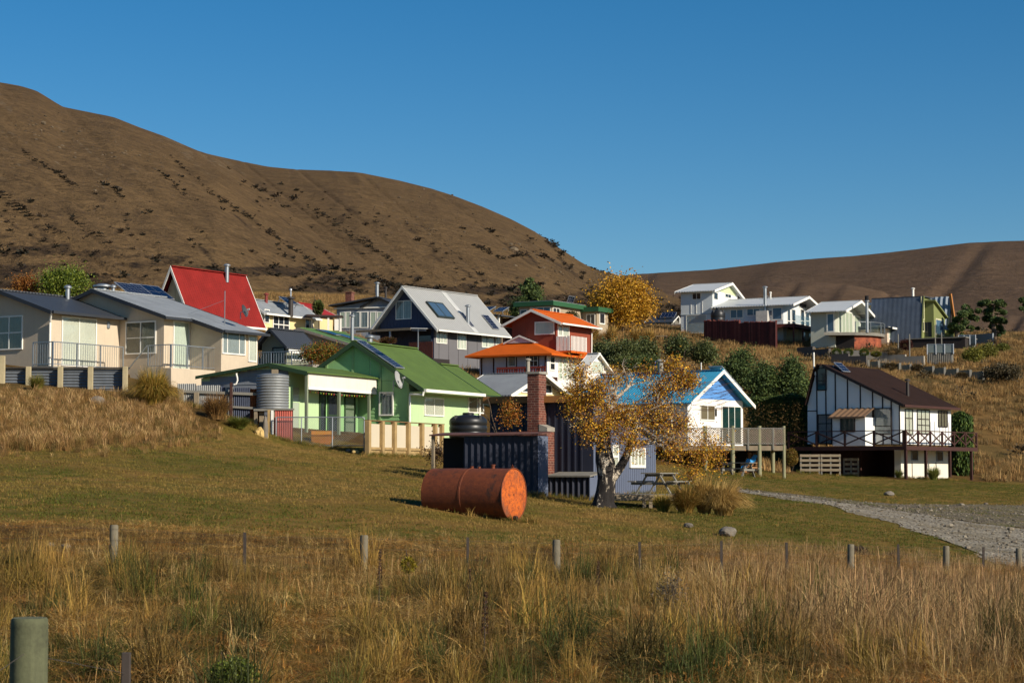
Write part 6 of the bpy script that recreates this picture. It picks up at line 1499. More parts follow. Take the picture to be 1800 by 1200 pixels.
# ------------------------------------------------------------------ houses on the right-hand terrace
def terrace_white():
    h = House("white_terrace_house", "long white house with two storey block and exposed gable on the right terrace", "house", 1377, 576, 205, 28)
    wf = mat("pale_blue_white_board", C(196, 202, 202), .75, var=.05, streak=.06); gt = mat("pale_green_panel", C(182, 192, 150), .75)
    rf = mat("white_iron_roof", C(196, 198, 196), .5, .1, var=.07, wave=('X', .3, .02))
    L = h.Rt(1427, 560)[0]; ze = h.Rt(1378, 535.5)[1]; cr, zr = h.Rt(1411, 525.5); cr = L * .5
    W = -h.F(1252, 560)[0]
    gable_body(h, 'x', -W, 0, 0, L, -1.4, ze, cr, zr, wf); gable_roof(h, 'x', -W + .1, 1.3, 0, L, ze, cr, zr, rf, .55, .1, M_white, None, tw=.26)
    X = lambda x: 1130 + x / 5.218; Y = lambda y: 470 + y / 5.218
    W_ = lambda f, pl, x0, y0, x1, y1, *a, **k: win(h, f, pl, X(x0), Y(y0), X(x1), Y(y1), *a, **k)
    W_('F', 0, 808, 390, 916, 460, 2, 1, kind='blue', fw=.09); W_('F', 0, 960, 382, 1070, 436, 2, 1, kind='blue', fw=.09); W_('F', 0, 1195, 372, 1272, 475, 1, 1, kind='blue', fw=.08, name="sliding_door"); W_('F', 0, 1165, 395, 1185, 440, 1, 1, kind='blue', fw=.07)
    for a, b in ((1326, 1348), (1365, 1396), (1447, 1477), (1492, 1522)): W_('R', 0, a, 388, b, 560, 1, [0, .4, 1], kind='dark', fm=M_white, fw=.1)
    window(h.e, right(), L * .27, L * .45, ze + .1, ze + .5, 1, 1, kind='dark', fw=.06); window(h.e, right(), L * .55, L * .8, ze + .1, ze + .55, 1, 1, kind='dark', fw=.06)
    MB().bar((1.0, cr, zr - .15), (-.1, cr, zr - .15), .12, .25).build("ridge_beam", M_white, h.e)
    for q in (.12, .88): MB().bar((1.0, L * q, ze + .25), (-.1, L * q, ze + .25), .1, .16).build("rafter_end", M_white, h.e)
    p = h_plane(h, 1345, 545, (0, -.25, 0), Y_); fz = h.F(1345, 504, -.25)[1]; st = flue(h, (p.x, -.25, -.6), fz + .5, .17, M_galv); MB().bar((p.x, -.2, fz - .9), (p.x + .8, .3, fz - 1.2), .04, .04).build("flue_stay", M_galv, h.e)
    p = h_plane(h, 1358, 520, (0, cr, 0), Y_); flue(h, (p.x, cr - .6, zr - .4), .95, .08, M_white)
    MB().box(h.F(1333, 560)[0], h.F(1353, 560)[0], -.7, -.03, -1, h.F(1340, 547)[1]).build("hearth_block", mat("pale_stone_block", C(176, 172, 164), .9, var=.25, vs=3), h.e)
    # two-storey block
    yT = .0; xT = h.F(1252.7, 560, yT)[0]; xl = h.F(1197, 560, yT)[0]; Lt = h.Rt(1303, 540, xT)[0]; zt = h.F(1253, 510.5, yT)[1]; ct, ztr = h.Rt(1283, 499.5, xT); ct = Lt * .56
    gable_body(h, 'x', xl, xT - .002, yT + .004, Lt, -1.6, zt, ct, ztr, wf, "tower_wall", ze1=zt - .4); gable_roof(h, 'x', xl - .5, xT + .45, yT + .004, Lt, zt, ct, ztr, rf, .5, .1, M_white, None, tw=.26, ze1=zt - .4)
    MB().prism([(xT + .002, ct - Lt * .4, zt + .1), (xT + .002, ct + Lt * .25, zt - .1), (xT + .002, ct + Lt * .25, zt + (ztr - zt) * .42), (xT + .002, ct, ztr - .12), (xT + .002, ct - Lt * .4, zt + (ztr - zt) * .32)], (.015, 0, 0)).build("gable_panel", gt, h.e)
    W_('F', yT, 458, 238, 530, 290, 2, 1, kind='dark', fw=.06); W_('R', xT, 650, 233, 684, 292, 1, 1, kind='dark', fw=.1); W_('R', xT, 755, 247, 805, 275, 2, 1, kind='dark', fw=.06); W_('R', xT, 863, 262, 895, 300, 1, 1, kind='dark', fw=.1)
    W_('F', yT, 402, 440, 580, 598, 1, 1, kind='blind', fw=.05, name="garage_door", cut=wf)
    MB().basis(*front(yT), xl - .03, xT, h.F(1225, 553)[1], h.F(1225, 552)[1], 0, .06).build("floor_trim", mat("pale_trim", C(150, 160, 160), .7), h.e)
    for zx in (442, 490, 545): u = h.F(X(zx), 540, yT)[0]; battens(h.e, front(yT), [u], h.F(1225, 551)[1], h.F(1225, 530)[1], M_white, .06, .03)
    # timber deck on posts
    dz = h.Rt(1400, 576)[1]; xd = 1.9; ya, yb = -2.0, L + 3.2; dk = mat("deck_red", C(98, 46, 34), .75, var=.15)
    for k in range(9): MB().box(.01 + k * .21, .01 + k * .21 + .2, ya, yb, dz - .07, dz).build("deck_board", dk, h.e)
    MB().box(-4.0, 0, ya, -.02, dz - .07, dz - .002).build("deck_board", dk, h.e)
    MB().box(xd + .005, xd + .06, ya, yb, dz - .38, dz).build("deck_beam", dk, h.e); MB().box(-4.0, xd, ya - .06, ya - .005, dz - .38, dz).build("deck_beam", dk, h.e)
    for i in range(6):
        y = ya + (yb - ya) * i / 5; g = h.ground(xd, y); MB().box(xd - .12, xd, y - .07, y + .07, min(g, -1.2) - .3, dz - .1).build("deck_post", dk, h.e)
        MB().box(xd - .06, xd - .01, y - .03, y + .03, dz, dz + 1.0).build("rail_post", M_black, h.e)
    MB().box(xd - .05, xd - .02, ya, yb, dz + .1, dz + .92).build("glass_balustrade", MATS["window_glass"], h.e)
    MB().box(-.5, xd - .6, L * .1, L * .9, -2.6, dz - .4).build("basement_wall", mat("cream_block", C(190, 176, 142), .85), h.e)
    bq = right(xd - .6)
    for q in (.3, .5, .7): window(h.e, bq, L * q - .25, L * q + .25, -1.7, dz - .6, 1, 1, kind='dark', fw=.08)
terrace_white()
p = at(1261, 546, 206); black_tank(1262, 541, 203.6, .75, 3.0, "tall black plastic water tank behind the red paling fence")
def red_fence():
    A = at(1239, 586, 203); B = at(1365, 604, 197); e = thing("red_paling_fence", "tall dark red paling fence on the hill below the white terrace house", "fence", A)
    ms = [mat("red_stain_paling_%d" % i, c_, .8, var=.25, vs=2) for i, c_ in enumerate((C(92, 38, 32), C(70, 30, 27), C(112, 56, 46), C(80, 34, 30)))]; m = ms[0]; n = 58
    for i in range(n):
        t = (i + .5) / n; P = A.lerp(B, t); px_, py_ = proj(P); top = at(px_, 562.5 if t < .5 else 566 - (t - .5) * 4, P.y).z - A.z; g = gz1(P.x, P.y) - A.z
        w_ = (B - A).length / n * .4
        MB().box(P.x - A.x - w_, P.x - A.x + w_, P.y - A.y - .02, P.y - A.y + .02, g - .2, top + (random.random() - .5) * .14).build("paling", random.choice(ms), e)
    for t in (0, .5, 1): P = A.lerp(B, t) - A; g = gz1(P.x + A.x, P.y + A.y) - A.z; MB().box(P.x - .08, P.x + .08, P.y + .05, P.y + .2, g - .3, at(*[proj(P + A)[0], 563], (P + A).y).z - A.z).build("post", m, e)
red_fence()
def terrace_pale():
    h = House("pale_terrace_house", "pale grey-green house with white roof, round deck and curved rust-red base", "house", 1468, 584, 198, 28)
    wl = mat("pale_sage_board", C(176, 178, 162), .75, var=.05); rf = mat("white_iron_roof", C(196, 198, 196))
    L = h.Rt(1513, 570)[0]; ze = h.Rt(1470, 546)[1]; cr = L * .52; zr = h.Rt(1508, 535)[1]; W = -h.F(1425, 560)[0]
    gable_body(h, 'x', -W, 0, 0, L, -1.5, ze, cr, zr, wl); gable_roof(h, 'x', -W - .3, 1.4, 0, L, ze, cr, zr, rf, .7, .1, M_white, None, tw=.26)
    win(h, 'F', 0, 1455, 552, 1465, 582, 1, 1, kind='blue', fw=.12, name="door"); window(h.e, right(), L * .12, L * .66, .15, ze + .05, 4, 1, kind='pale', fw=.1, name="sliding_door"); window(h.e, right(), L * .74, L * .94, .15, ze - .2, 1, 1, kind='pale', fw=.1)
    MB().bar((1.2, cr, zr - .15), (-.1, cr, zr - .15), .12, .25).build("ridge_beam", M_white, h.e)
    for q in (.1, .9): MB().bar((1.2, L * q, ze + .2), (-.1, L * q, ze + .2), .1, .16).build("rafter_end", M_white, h.e)
    # round-fronted deck with rust-coloured curved wall below
    dz = -.05; n = 16; R0 = 4.4; cx, cy = -.6, L * .42; ring = [(cx + R0 * math.cos(a), cy + R0 * math.sin(a)) for a in np.linspace(R(-52), R(62), n)]
    poly = [(-.6, -1.6)] + ring + [(-.6, L)]
    MB().prism([(x, y, dz - .3) for x, y in poly], (0, 0, .3)).build("deck", M_tim_grey, h.e)
    rust = mat("rust_red_wall", C(120, 58, 40), .85, .1, var=.4, vs=1.5, c2=C(156, 84, 54), rust=(C(60, 34, 28), .55)); m = MB(); zb = -2.6
    ins = [(cx + (R0 - .35) * math.cos(a), cy + (R0 - .35) * math.sin(a)) for a in np.linspace(R(-52), R(62), n)]
    for (a, b) in zip(ins[:-1], ins[1:]): m.add([(*a, zb), (*b, zb), (*b, dz - .31), (*a, dz - .31)], [(0, 1, 2, 3)])
    m.build("curved_base_wall", rust, h.e, True)
    MB().box(-W * .8, ins[0][0], ins[0][1] - .0, ins[0][1] + .1, zb, dz - .31).build("side_base_wall", mat("dark_stain", C(40, 34, 32)), h.e)
    for i, (x, y) in enumerate(ring[::3]): MB().box(x - .04, x + .04, y - .04, y + .04, dz, 1.0).build("rail_post", M_galv, h.e)
    g = MB()
    for a, b in zip(ring[:-1], ring[1:]): g.add([(*a, .08), (*b, .08), (*b, .95), (*a, .95)], [(0, 1, 2, 3)])
    g.build("glass_balustrade", MATS["window_glass"], h.e); MB().tube([(x, y, 1.0) for x, y in ring], .03, 6).build("handrail", M_galv, h.e)
    p = h_plane(h, 1524, 560, (3.0, 0, 0), X_); fz = h_plane(h, 1524, 520, (3.0, 0, 0), X_).z; f = flue(h, (3.0, p.y, dz), fz - dz - .6, .17, M_galv); MB().lathe([(.19, fz - .6), (.19, fz)], 12, (3.0, p.y)).build("flue_top", M_black, f)
    # upper cream room behind
    y0 = L + 1.5; a = h.F(1512, 550, y0)[0]; b = h.F(1543, 550, y0)[0]; zt = h.F(1530, 537, y0)[1]
    MB().box(a, b, y0, y0 + 3, -1, zt).build("rear_room", mat("cream_board", C(204, 190, 150)), h.e); MB().box(a - 2.0, b + .6, y0 - .6, y0 + 3.3, zt, zt + .25).build("rear_room_roof", rf, h.e)
terrace_pale()
def pink_bach():
    h = House("pink_bach", "small pale pink flat-topped bach below the blue steep roof", "house", 1560, 612, 203, 32)
    pk = mat("pale_pink_board", C(206, 184, 160), .8, var=.05); L = h.Rt(1606, 600)[0]; W = -h.F(1553, 600)[0] + .3; z = h.Rt(1560, 576)[1]; z2 = h.Rt(1604, 580)[1]
    MB().box(-W - 2.4, 0, 0, L, -1.5, z - .1).build("wall", pk, h.e); MB().slab((-W - 2.8, -.4, z + .25), (.7, -.4, z + .02), (.7, L + .5, z + .02), (-W - 2.8, L + .5, z + .25), .14).build("roof", M_charroof, h.e)
    MB().box(.703, .74, -.4, L + .5, z - .16, z + .02).build("fascia", M_white, h.e)
    win(h, 'R', 0, 1562, 576.5, 1572, 595, 2, 1, kind='pale', fw=.1); win(h, 'R', 0, 1581, 581, 1600, 594, 4, 1, kind='pale', fw=.1)
pink_bach()
def blue_steep():
    h = House("blue_steep_house", "steep slate blue iron roofed house with olive green end and entry block", "house", 1616, 596, 202, 30)
    bl = mat("slate_blue_roof", C(74, 84, 98), .7, .0, var=.3, vs=.8, streak=.6, wave=('X', .5, .005)); gr = mat("olive_green_board", C(116, 122, 72), .8, var=.06)
    z0 = h.F(1616, 594)[1]; zr = h.F(1618, 521)[1]; W = -h.F(1531, 560)[0]; L = 5.0; cr = L * .5
    MB().prism([(-W, 0, -1), (-W, .9, zr), (-W, L - .9, zr), (-W, L, -1)], (W, 0, 0)).build("wall", gr, h.e)
    MB().slab((-W - .2, .82, zr + .12), (.25, .82, zr + .12), (.25, -.12, -.2), (-W - .2, -.12, -.2), .1).build("steep_roof", bl, h.e)
    MB().slab((-W - .2, .78, zr + .12), (.25, .78, zr + .12), (.25, L - .8, zr + .16), (-W - .2, L - .8, zr + .16), .08).build("roof_cap", M_charroof, h.e)
    MB().bar((.27, -.1, -.2), (.27, .8, zr + .1), .12, .1).build("verge_trim", gr, h.e)
    for a, b in ((523.5, 544), (545, 560), (566, 581)): win(h, 'R', 0, 1619.5, a, 1623.5, b, 1, 1, kind='dark', fw=.12, fm=mat("cream_frame", C(190, 186, 150)))
    win(h, 'F', 1.6, 1626, 566, 1638, 592, 1, 1, kind='dark', fw=.1, fm=gr, name="door")
    # entry block
    y1 = 1.6; x0 = .02; x1 = h.F(1640, 580, y1)[0]; L1 = h.Rt(1663, 580, x1)[0]; za = h.F(1640, 530, y1)[1]; zb = h.Rt(1664, 559, x1)[1]
    MB().prism([(x0, y1 + .3, -1), (x0, L1, -1), (x0, L1, zb), (x0, y1 + .3, za)], (x1 - x0, 0, 0)).build("entry_wall", gr, h.e)
    MB().slab((x0 - .1, y1 - .0, za + .2), (x1 + .3, y1 - .0, za + .2), (x1 + .3, L1 + .5, zb - .15), (x0 - .1, L1 + .5, zb - .15), .14).build("entry_roof", gr, h.e)
    win(h, 'R', x1, 1645, 563, 1658, 587, 1, 1, kind='blue', fw=.14, fm=mat("cream_frame", C(190, 186, 150)))
    m = M_tim_grey
    # second steep roof behind, ribbed, with timber end
    yb = L1 - .5; xb = h.F(1668, 530, yb)[0]; zt = h.F(1640, 519, yb)[1]
    corr_sheet(h.e, ((-1.0, yb + .02, 1.2), X_, Vector((0, .28, 1)).normalized(), Vector((0, -1, .28)).normalized()), 0, xb + 1.0, 0, (zt - 1.2), mat("pale_blue_iron", C(132, 142, 150), .5, .3, var=.12), .55, .08, name="rear_roof")
    MB().prism([(xb, yb - .1, zt + .1), (xb, yb + .25, zt + .1), (xb, yb + 2.2, .6), (xb, yb + 1.9, .6)], (.25, 0, 0)).build("rear_bargeboard", mat("orange_timber", C(170, 112, 58), .8), h.e)
    MB().box(-1.0, xb, yb + .5, yb + 1.6, -1, 1.6).build("rear_wall", gr, h.e)
    MB().prism([(-1, yb + .45, 1.6), (-1, yb + 1.2, zt - .1), (-1, yb + 1.8, zt - .1), (-1, yb + 2.2, 1.6)], (xb + .98, 0, 0)).build("rear_core", mat("dark_stain", C(40, 34, 32)), h.e)
    p = h_plane(h, 1605, 520, (0, cr, 0), Y_); flue(h, (p.x, cr, zr), 1.0, .12, M_white)
    # terrace in front
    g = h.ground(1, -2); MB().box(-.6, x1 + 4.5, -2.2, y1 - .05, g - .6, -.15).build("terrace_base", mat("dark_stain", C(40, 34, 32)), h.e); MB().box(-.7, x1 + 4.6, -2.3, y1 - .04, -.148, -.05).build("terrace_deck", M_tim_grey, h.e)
blue_steep()
h = plain_gable("far_grey_house", "distant small grey house left of the white two storey block", 1180, 584, 262, 20, 'x', 1139, 1196, 565, (1188, 556), mat("far_grey_board", C(110, 106, 96), .8), M_charroof, ov=.4, low=-3)
win(h, 'F', 0, 1141, 567, 1153, 577, 2, 1, kind='blue', fm=M_black, fw=.12); win(h, 'F', 0, 1168, 566, 1177, 575, 1, 1, kind='blue', fm=M_black, fw=.12)
solar(h.e, (h.F(1157, 562)[0], 1.0, h.zr - .6), X_, Vector((0, .8, .5)).normalized(), Vector((0, -.5, .8)).normalized(), 2.0, 1.5, (4, 3), lift=.4)
MB().box(h.F(1166, 575)[0], h.F(1200, 575, -2)[0] + .5, -3, -2.9, -2, h.F(1180, 570, -3)[1]).build("screen_wall", mat("brown_grey_board", C(104, 92, 84), .8), h.e)
MB().box(.8, 4.2, 1, 1.2, -1, h.F(1195, 559, 1)[1]).build("white_wall", M_white, h.e)
p = on_ground(1163, 200); e = thing("bench", "low plank bench on the brow left of the garage", "bench", p, R(-15)); MB().box(-.55, .55, -.18, .18, .36, .43).build("seat", M_timber, e)
for x in (-.45, .4): MB().box(x - .1, x + .1, -.15, .15, -.1, .36).build("leg", M_brownpaint, e)

# ------------------------------------------------------------------ garden walls and fences on the terrace
def low_wall(name, label, cat, pts, hgt, m, th=.25, post=None, pm=None, ph=0.0, pieces="panel", n_per=None, Y=None):
    P = [on_ground(x, y) for x, y in pts]; O = P[0].copy(); e = thing(name, label, cat, O); e["kind"] = "thing"
    seg = []
    for a, b in zip(P[:-1], P[1:]):
        L = (b - a).length; k = max(1, round(L / (post or 3.0)))
        for i in range(k): seg.append((a.lerp(b, i / k), a.lerp(b, (i + 1) / k)))
    for i, (a, b) in enumerate(seg):
        za, zb = gz1(a.x, a.y), gz1(b.x, b.y); d = (b - a).normalized(); nrm = Vector((d.y, -d.x, 0)) * th / 2; tp = max(za, zb) + hgt
        q = [Vector((a.x, a.y, 0)) + nrm, Vector((b.x, b.y, 0)) + nrm, Vector((b.x, b.y, 0)) - nrm, Vector((a.x, a.y, 0)) - nrm]; O2 = Vector((O.x, O.y, 0))
        MB().add([(*(v - O2)[:2], min(za, zb) - .5 - O.z) for v in q] + [(*(v - O2)[:2], tp - O.z) for v in q], [(3, 2, 1, 0), (4, 5, 6, 7), (0, 1, 5, 4), (1, 2, 6, 5), (2, 3, 7, 6), (3, 0, 4, 7)]).build(pieces, m, e)
    if pm:
        for a in [s[0] for s in seg] + [seg[-1][1]]:
            z = gz1(a.x, a.y) - O.z; MB().box(a.x - O.x - .1, a.x - O.x + .1, a.y - O.y - .28, a.y - O.y - .13, z - .4, z + hgt + ph).build("post", pm, e)
    return e
low_wall("retaining_wall", "upper grey block garden wall behind the three clipped shrubs", "wall", [(1463, 186), (1560, 184), (1625, 182)], .75, M_conc, .3, 2.2, pieces="block")
low_wall("retaining_wall", "dark garden wall left of the three clipped shrubs", "wall", [(1403, 190), (1459, 186)], .7, mat("dark_block", C(82, 76, 70), .9, var=.2), .3, 2.2, pieces="block")
low_wall("retaining_wall", "dark lower garden wall just above the brown roof", "wall", [(1462, 180), (1524, 178)], .75, mat("dark_block", C(82, 76, 70)), .3, 2.2, pieces="block")
low_wall("board_fence", "low board fence with regular posts stepping down the slope above the brown roof", "fence", [(1526, 177), (1600, 174), (1660, 171), (1728, 168)], .55, mat("pale_board", C(146, 134, 108), .9, var=.2), .08, 1.25, M_tim_grey, .18, "board")
low_wall("concrete_wall", "plain blue-grey concrete wall between the two dark pines", "wall", [(1716, 204), (1746, 202)], 1.0, mat("blue_concrete", C(118, 124, 128), .85), .2, 5)
def glass_screen(px0, px1, Y, y0, y1, label, base=None):
    A = at(px0, y1, Y); B = at(px1, y1, Y - 1.0); e = thing("glass_screen", label, "windbreak", A); n = 3; hz = at(px0, y0, Y).z - A.z
    for i in range(n + 1): P = A.lerp(B, i / n) - A; MB().box(P.x - .04, P.x + .04, P.y - .04, P.y + .04, -.1, hz).build("post", M_alu, e)
    for i in range(n):
        P = A.lerp(B, i / n) - A; Q = A.lerp(B, (i + 1) / n) - A; MB().bar(P + Z_ * hz * .52, Q + Z_ * hz * .52, .012, hz * .9).build("pane", mat("hazy_glass", C(120, 128, 124), .2, var=.1, spec=.6), e)
    MB().bar((0, 0, hz), B - A + Z_ * hz, .05, .05).build("top_rail", M_alu, e)
    if base:
        b = base; k = 14
        for i in range(k): P = A.lerp(B, (i + .5) / k) - A; MB().box(P.x - .095, P.x + .095, P.y + .05, P.y + .09, -b, .03).build("base_board", M_tim_grey, e)
glass_screen(1630, 1676, 183, 605, 621, "glazed windbreak on a plank base in front of the olive house", 1.4)
glass_screen(1685, 1715, 199, 589, 605, "pale glazed windbreak left of the concrete wall", .8)
def pole_pair():
    for i, (x, y0, y1, Y) in enumerate(((1579, 588, 618, 187), (1599, 588, 622, 185), (1644, 572, 600, 190), (1655, 585, 600, 190))):
        a = at(x, y1, Y); a.z = min(a.z, gz1(a.x, a.y)); b = at(x, y0, Y)
        o = MB().tube([(0, 0, -.2), (0, 0, b.z - a.z)], .06, 8).lathe([(.07, b.z - a.z), (.02, b.z - a.z + .06)], 8).build("slim_post", M_tim_grey, None, loc=a)
        tag(o, ["slim dark post left of the red-leaved shrub on the terrace", "slim dark post right of the red-leaved shrub on the terrace", "tall slim post before the olive entry block", "short slim post beside the olive entry block"][i], "post", "slim terrace posts")
pole_pair()

# ------------------------------------------------------------------ trees and shrubs of the middle distance
def shrub(name, label, px_, py_, Y, rx, ry, n, size, cols, seed, cat="shrub", group=None, m=None, clump=0.0, ncl=0, lobes=None, shell=.35, ground=True, trunk=True):
    """px,py centre of the crown; rx,ry half size in picture px"""
    k = Y / FPX; c = at(px_, py_, Y); base = Vector((c.x, c.y, gz1(c.x, c.y))) if ground else Vector((c.x, c.y, c.z - ry * k))
    e = thing(name, label, cat, base, 0, group); off = c - base; blobs = []
    for (dx, dy, sx, sy) in (lobes or [(0, 0, 1, 1)]): blobs.append(((off.x + dx * rx * k, (random.random() - .5) * rx * k * .5 if lobes else 0, off.z - dy * ry * k), (rx * k * sx, rx * k * sx * .9, ry * k * sy)))
    if Y > 90: n, size, ncl = int(n * 2.2), size * .6, int(ncl * 1.5)
    P = cloud(blobs, n, seed, shell, clump, ncl); P[:, 2] = np.maximum(P[:, 2], .02); g = np.random.default_rng(seed)
    leaf_part("crown", P, g.uniform(.7, 1.3, n) * size, cols, m or LEAF, e, seed)
    if trunk:
        mb = MB(); tips = []; h_ = max(off.z, .2); tree_skeleton(mb, (0, 0, -.15), (0.03, 0, 1), h_ * .7 + .15, max(.015, h_ * .018), 1, tips, g, .35); mb.build("trunk", BARK, e, True)
    return e
GD = [C(66, 80, 40), C(76, 90, 44), C(56, 68, 36), C(92, 98, 50)]; PINE = [C(64, 82, 42), C(76, 92, 46), C(54, 70, 38), C(90, 102, 50)]
YEL = [C(190, 140, 36), C(168, 118, 30), C(204, 160, 52), C(140, 104, 34)]; OLV = [C(96, 100, 40), C(118, 112, 48), C(80, 86, 36)]
RND = [(0, 0, .85, .9), (-.5, .1, .5, .6), (.5, .15, .5, .55), (.1, -.45, .55, .5), (-.3, -.3, .5, .5), (.35, -.25, .5, .5)]
shrub("autumn_tree", "round golden yellow autumn tree on the brow behind the flat-roofed house", 1094, 533, 205, 57, 45, 9000, .34, YEL, 31, "tree", None, None, 1.1, 260, RND, .2)
shrub("green_tree", "green leafy tree behind the cream house roof at the far left", 112, 500, 190, 46, 28, 5000, .3, [C(96, 112, 36), C(78, 94, 34), C(118, 126, 44)], 32, "tree", None, None, .9, 160, RND, .2)
shrub("russet_tree", "small russet orange tree left of the green tree", 48, 503, 192, 26, 16, 1800, .25, [C(140, 84, 36), C(116, 72, 36), C(150, 104, 44)], 33, "tree", None, None, .7, 70, RND, .2)
def conifer(name, label, px_, top, bot, Y, w, n, seed, cols=PINE):
    k = Y / FPX; b = on_ground(px_, Y); t = at(px_, top, Y); H = t.z - b.z; e = thing(name, label, "tree", b); g = np.random.default_rng(seed)
    MB().tube([(0, 0, -.2), (0, 0, H * .5), (0, 0, H * .97)], [H * .03, H * .02, .02], 8).build("trunk", BARK, e, True)
    brm = MB(); P = []
    for i in range(44):
        f = g.uniform(.12, .97); a = g.uniform(0, 6.28); r = w * k * (1 - f) ** .75 * g.uniform(.6, 1.15) + .15; z = H * f
        d = Vector((math.cos(a), math.sin(a), .25)); brm.tube([(0, 0, z), tuple(d * r * .6 + Vector((0, 0, z))), tuple(d * r + Vector((0, 0, z + .1 * r)))], [.05, .03, .01], 4)
        m_ = int(2.2 * n / 44); s = g.uniform(.25, 1.05, (m_, 1)); q = np.array(d)[None] * r * s + np.array([0, 0, z]) + g.normal(size=(m_, 3)) * (.09 * r + .12) * np.array([1, 1, .8]); P.append(q)
    brm.build("branches", BARK, e); P = np.vstack(P); leaf_part("crown", P, g.uniform(.1, .22, len(P)), cols, NEEDLE, e, seed, 1.6); return e
conifer("conifer_tree", "dark pointed conifer behind the flat-roofed house", 932, 488, 548, 212, 34, 5200, 41)
shrub("conifer_shrub", "dark low conifer leaning left of the pointed conifer", 907, 543, 212, 9, 22, 900, .28, PINE, 42, "shrub", None, NEEDLE, .6, 40)
def pine(name, label, px_, base, Y, tufts, n, seed, trunk):
    b = on_ground(px_, Y); e = thing(name, label, "tree", b); g = np.random.default_rng(seed); k = Y / FPX; mb = MB(); P = []
    tp = [at(x, y, Y) - b for x, y in trunk]; tp[0].z = -.2; mb.tube(tp, np.linspace(.3, .1, len(tp)), 8)
    for (x, y, r) in tufts:
        c = at(x, y, Y + g.uniform(-1.2, 1.2)) - b; s = min(tp, key=lambda q: (q - c).length + max(0, q.z - c.z) * 2); mb.tube([s, s.lerp(c, .6) + Vector((0, 0, -.1)), c], [.09, .06, .03], 5)
        m_ = int(2.2 * n * r * r / sum(q[2] ** 2 for q in tufts)); d = g.normal(size=(m_, 3)); d /= np.linalg.norm(d, axis=1, keepdims=True); P.append(np.array(c)[None] + d * g.uniform(.2, 1.1, (m_, 1)) * r * k * np.array([1, 1, .7]))
    mb.build("trunk", BARK, e, True); P = np.vstack(P); leaf_part("crown", P, g.uniform(.08, .2, len(P)), PINE, NEEDLE, e, seed, 2.0)
pine("pine_tree", "shorter spreading dark pine just right of the olive house", 1682, 592, 203, [(1697, 540, 7), (1703, 548, 8), (1692, 552, 9), (1708, 557, 7), (1716, 560, 6), (1684, 563, 10), (1694, 566, 9), (1676, 573, 9), (1688, 576, 8), (1672, 583, 6), (1706, 577, 7), (1718, 577, 4), (1690, 588, 4)], 6200, 51, [(1682, 594), (1683, 580), (1688, 565), (1696, 550), (1699, 540)])
pine("pine_tree", "taller dark pine standing alone right of the concrete wall", 1747, 598, 203, [(1725, 534, 7), (1733, 532, 8), (1744, 536, 9), (1757, 532, 8), (1763, 535, 6), (1720, 546, 6), (1738, 548, 9), (1752, 546, 9), (1764, 549, 6), (1735, 560, 8), (1748, 562, 9), (1760, 563, 8), (1766, 565, 5), (1745, 573, 7), (1757, 576, 7), (1762, 583, 5), (1755, 588, 4)], 7600, 52, [(1747, 600), (1747, 582), (1746, 565), (1745, 548), (1747, 535)])
pine("pine_tree", "dark pine half cut off by the right edge of the picture", 1812, 590, 200, [(1797, 527, 6), (1805, 535, 7), (1812, 528, 8), (1796, 542, 5), (1808, 548, 8), (1820, 540, 9), (1822, 556, 9), (1815, 566, 7), (1825, 572, 7)], 4000, 53, [(1812, 592), (1812, 570), (1811, 550), (1812, 532)])
for i, (x, l) in enumerate(((1471, "left of the three clipped round shrubs on the garden wall"), (1491, "middle one of the three clipped round shrubs on the garden wall"), (1519, "right of the three clipped round shrubs on the garden wall"))):
    shrub("clipped_shrub", l, x, 619.5, 183.2, 9, 7.5, 700, .13, [C(80, 92, 34), C(66, 78, 30)], 60 + i, "shrub", "clipped round shrubs", trunk=False, shell=.6)
shrub("red_shrub", "dark red-leaved shrub in front of the pink bach window", 1592, 606, 187.5, 13, 10, 900, .18, [C(66, 40, 34), C(84, 50, 40)], 64, "shrub")
shrub("olive_shrub", "yellow-green bush below the concrete wall on the terrace", 1710, 627, 184, 19, 15, 2200, .2, [C(130, 124, 46), C(106, 108, 42), C(92, 92, 38)], 65, "shrub", lobes=RND, clump=.4, ncl=90)
shrub("olive_shrub", "yellow-green bush trailing down right of the windbreak", 1735, 618, 186, 17, 13, 1700, .2, [C(118, 112, 44), C(96, 98, 40)], 66, "shrub", lobes=RND, clump=.4, ncl=70)
shrub("olive_shrub", "low bush on the slope below the tall pine", 1762, 611, 192, 14, 9, 1100, .2, OLV, 67, "shrub", lobes=RND)
shrub("dark_scrub", "wide dark grey-brown thicket on the right hillside below the terrace", 1762, 655, 165, 38, 14, 2800, .22, [C(74, 66, 46), C(60, 56, 40), C(88, 76, 50)], 68, "shrub", None, None, .4, 120, RND)
for i, (x, y, Y, rx, ry, l) in enumerate(((1570, 618, 184, 18, 8, "brown straggly shrub on the wall below the pink bach"), (1540, 622, 183.4, 10, 5, "low green shrub right of the clipped shrubs"), (1565, 643, 175, 14, 6, "dry brown bush behind the board fence"), (1612, 646, 172, 12, 6, "brown bush at the foot of the board fence middle"), (1690, 660, 166, 12, 7, "dark dry bush below the right end of the board fence"))):
    shrub("dry_shrub", l, x, y, Y, rx, ry, 800, .16, [C(92, 76, 52), C(74, 64, 46), C(108, 92, 58)] if i != 1 else OLV, 70 + i, "shrub", "dry garden shrubs")
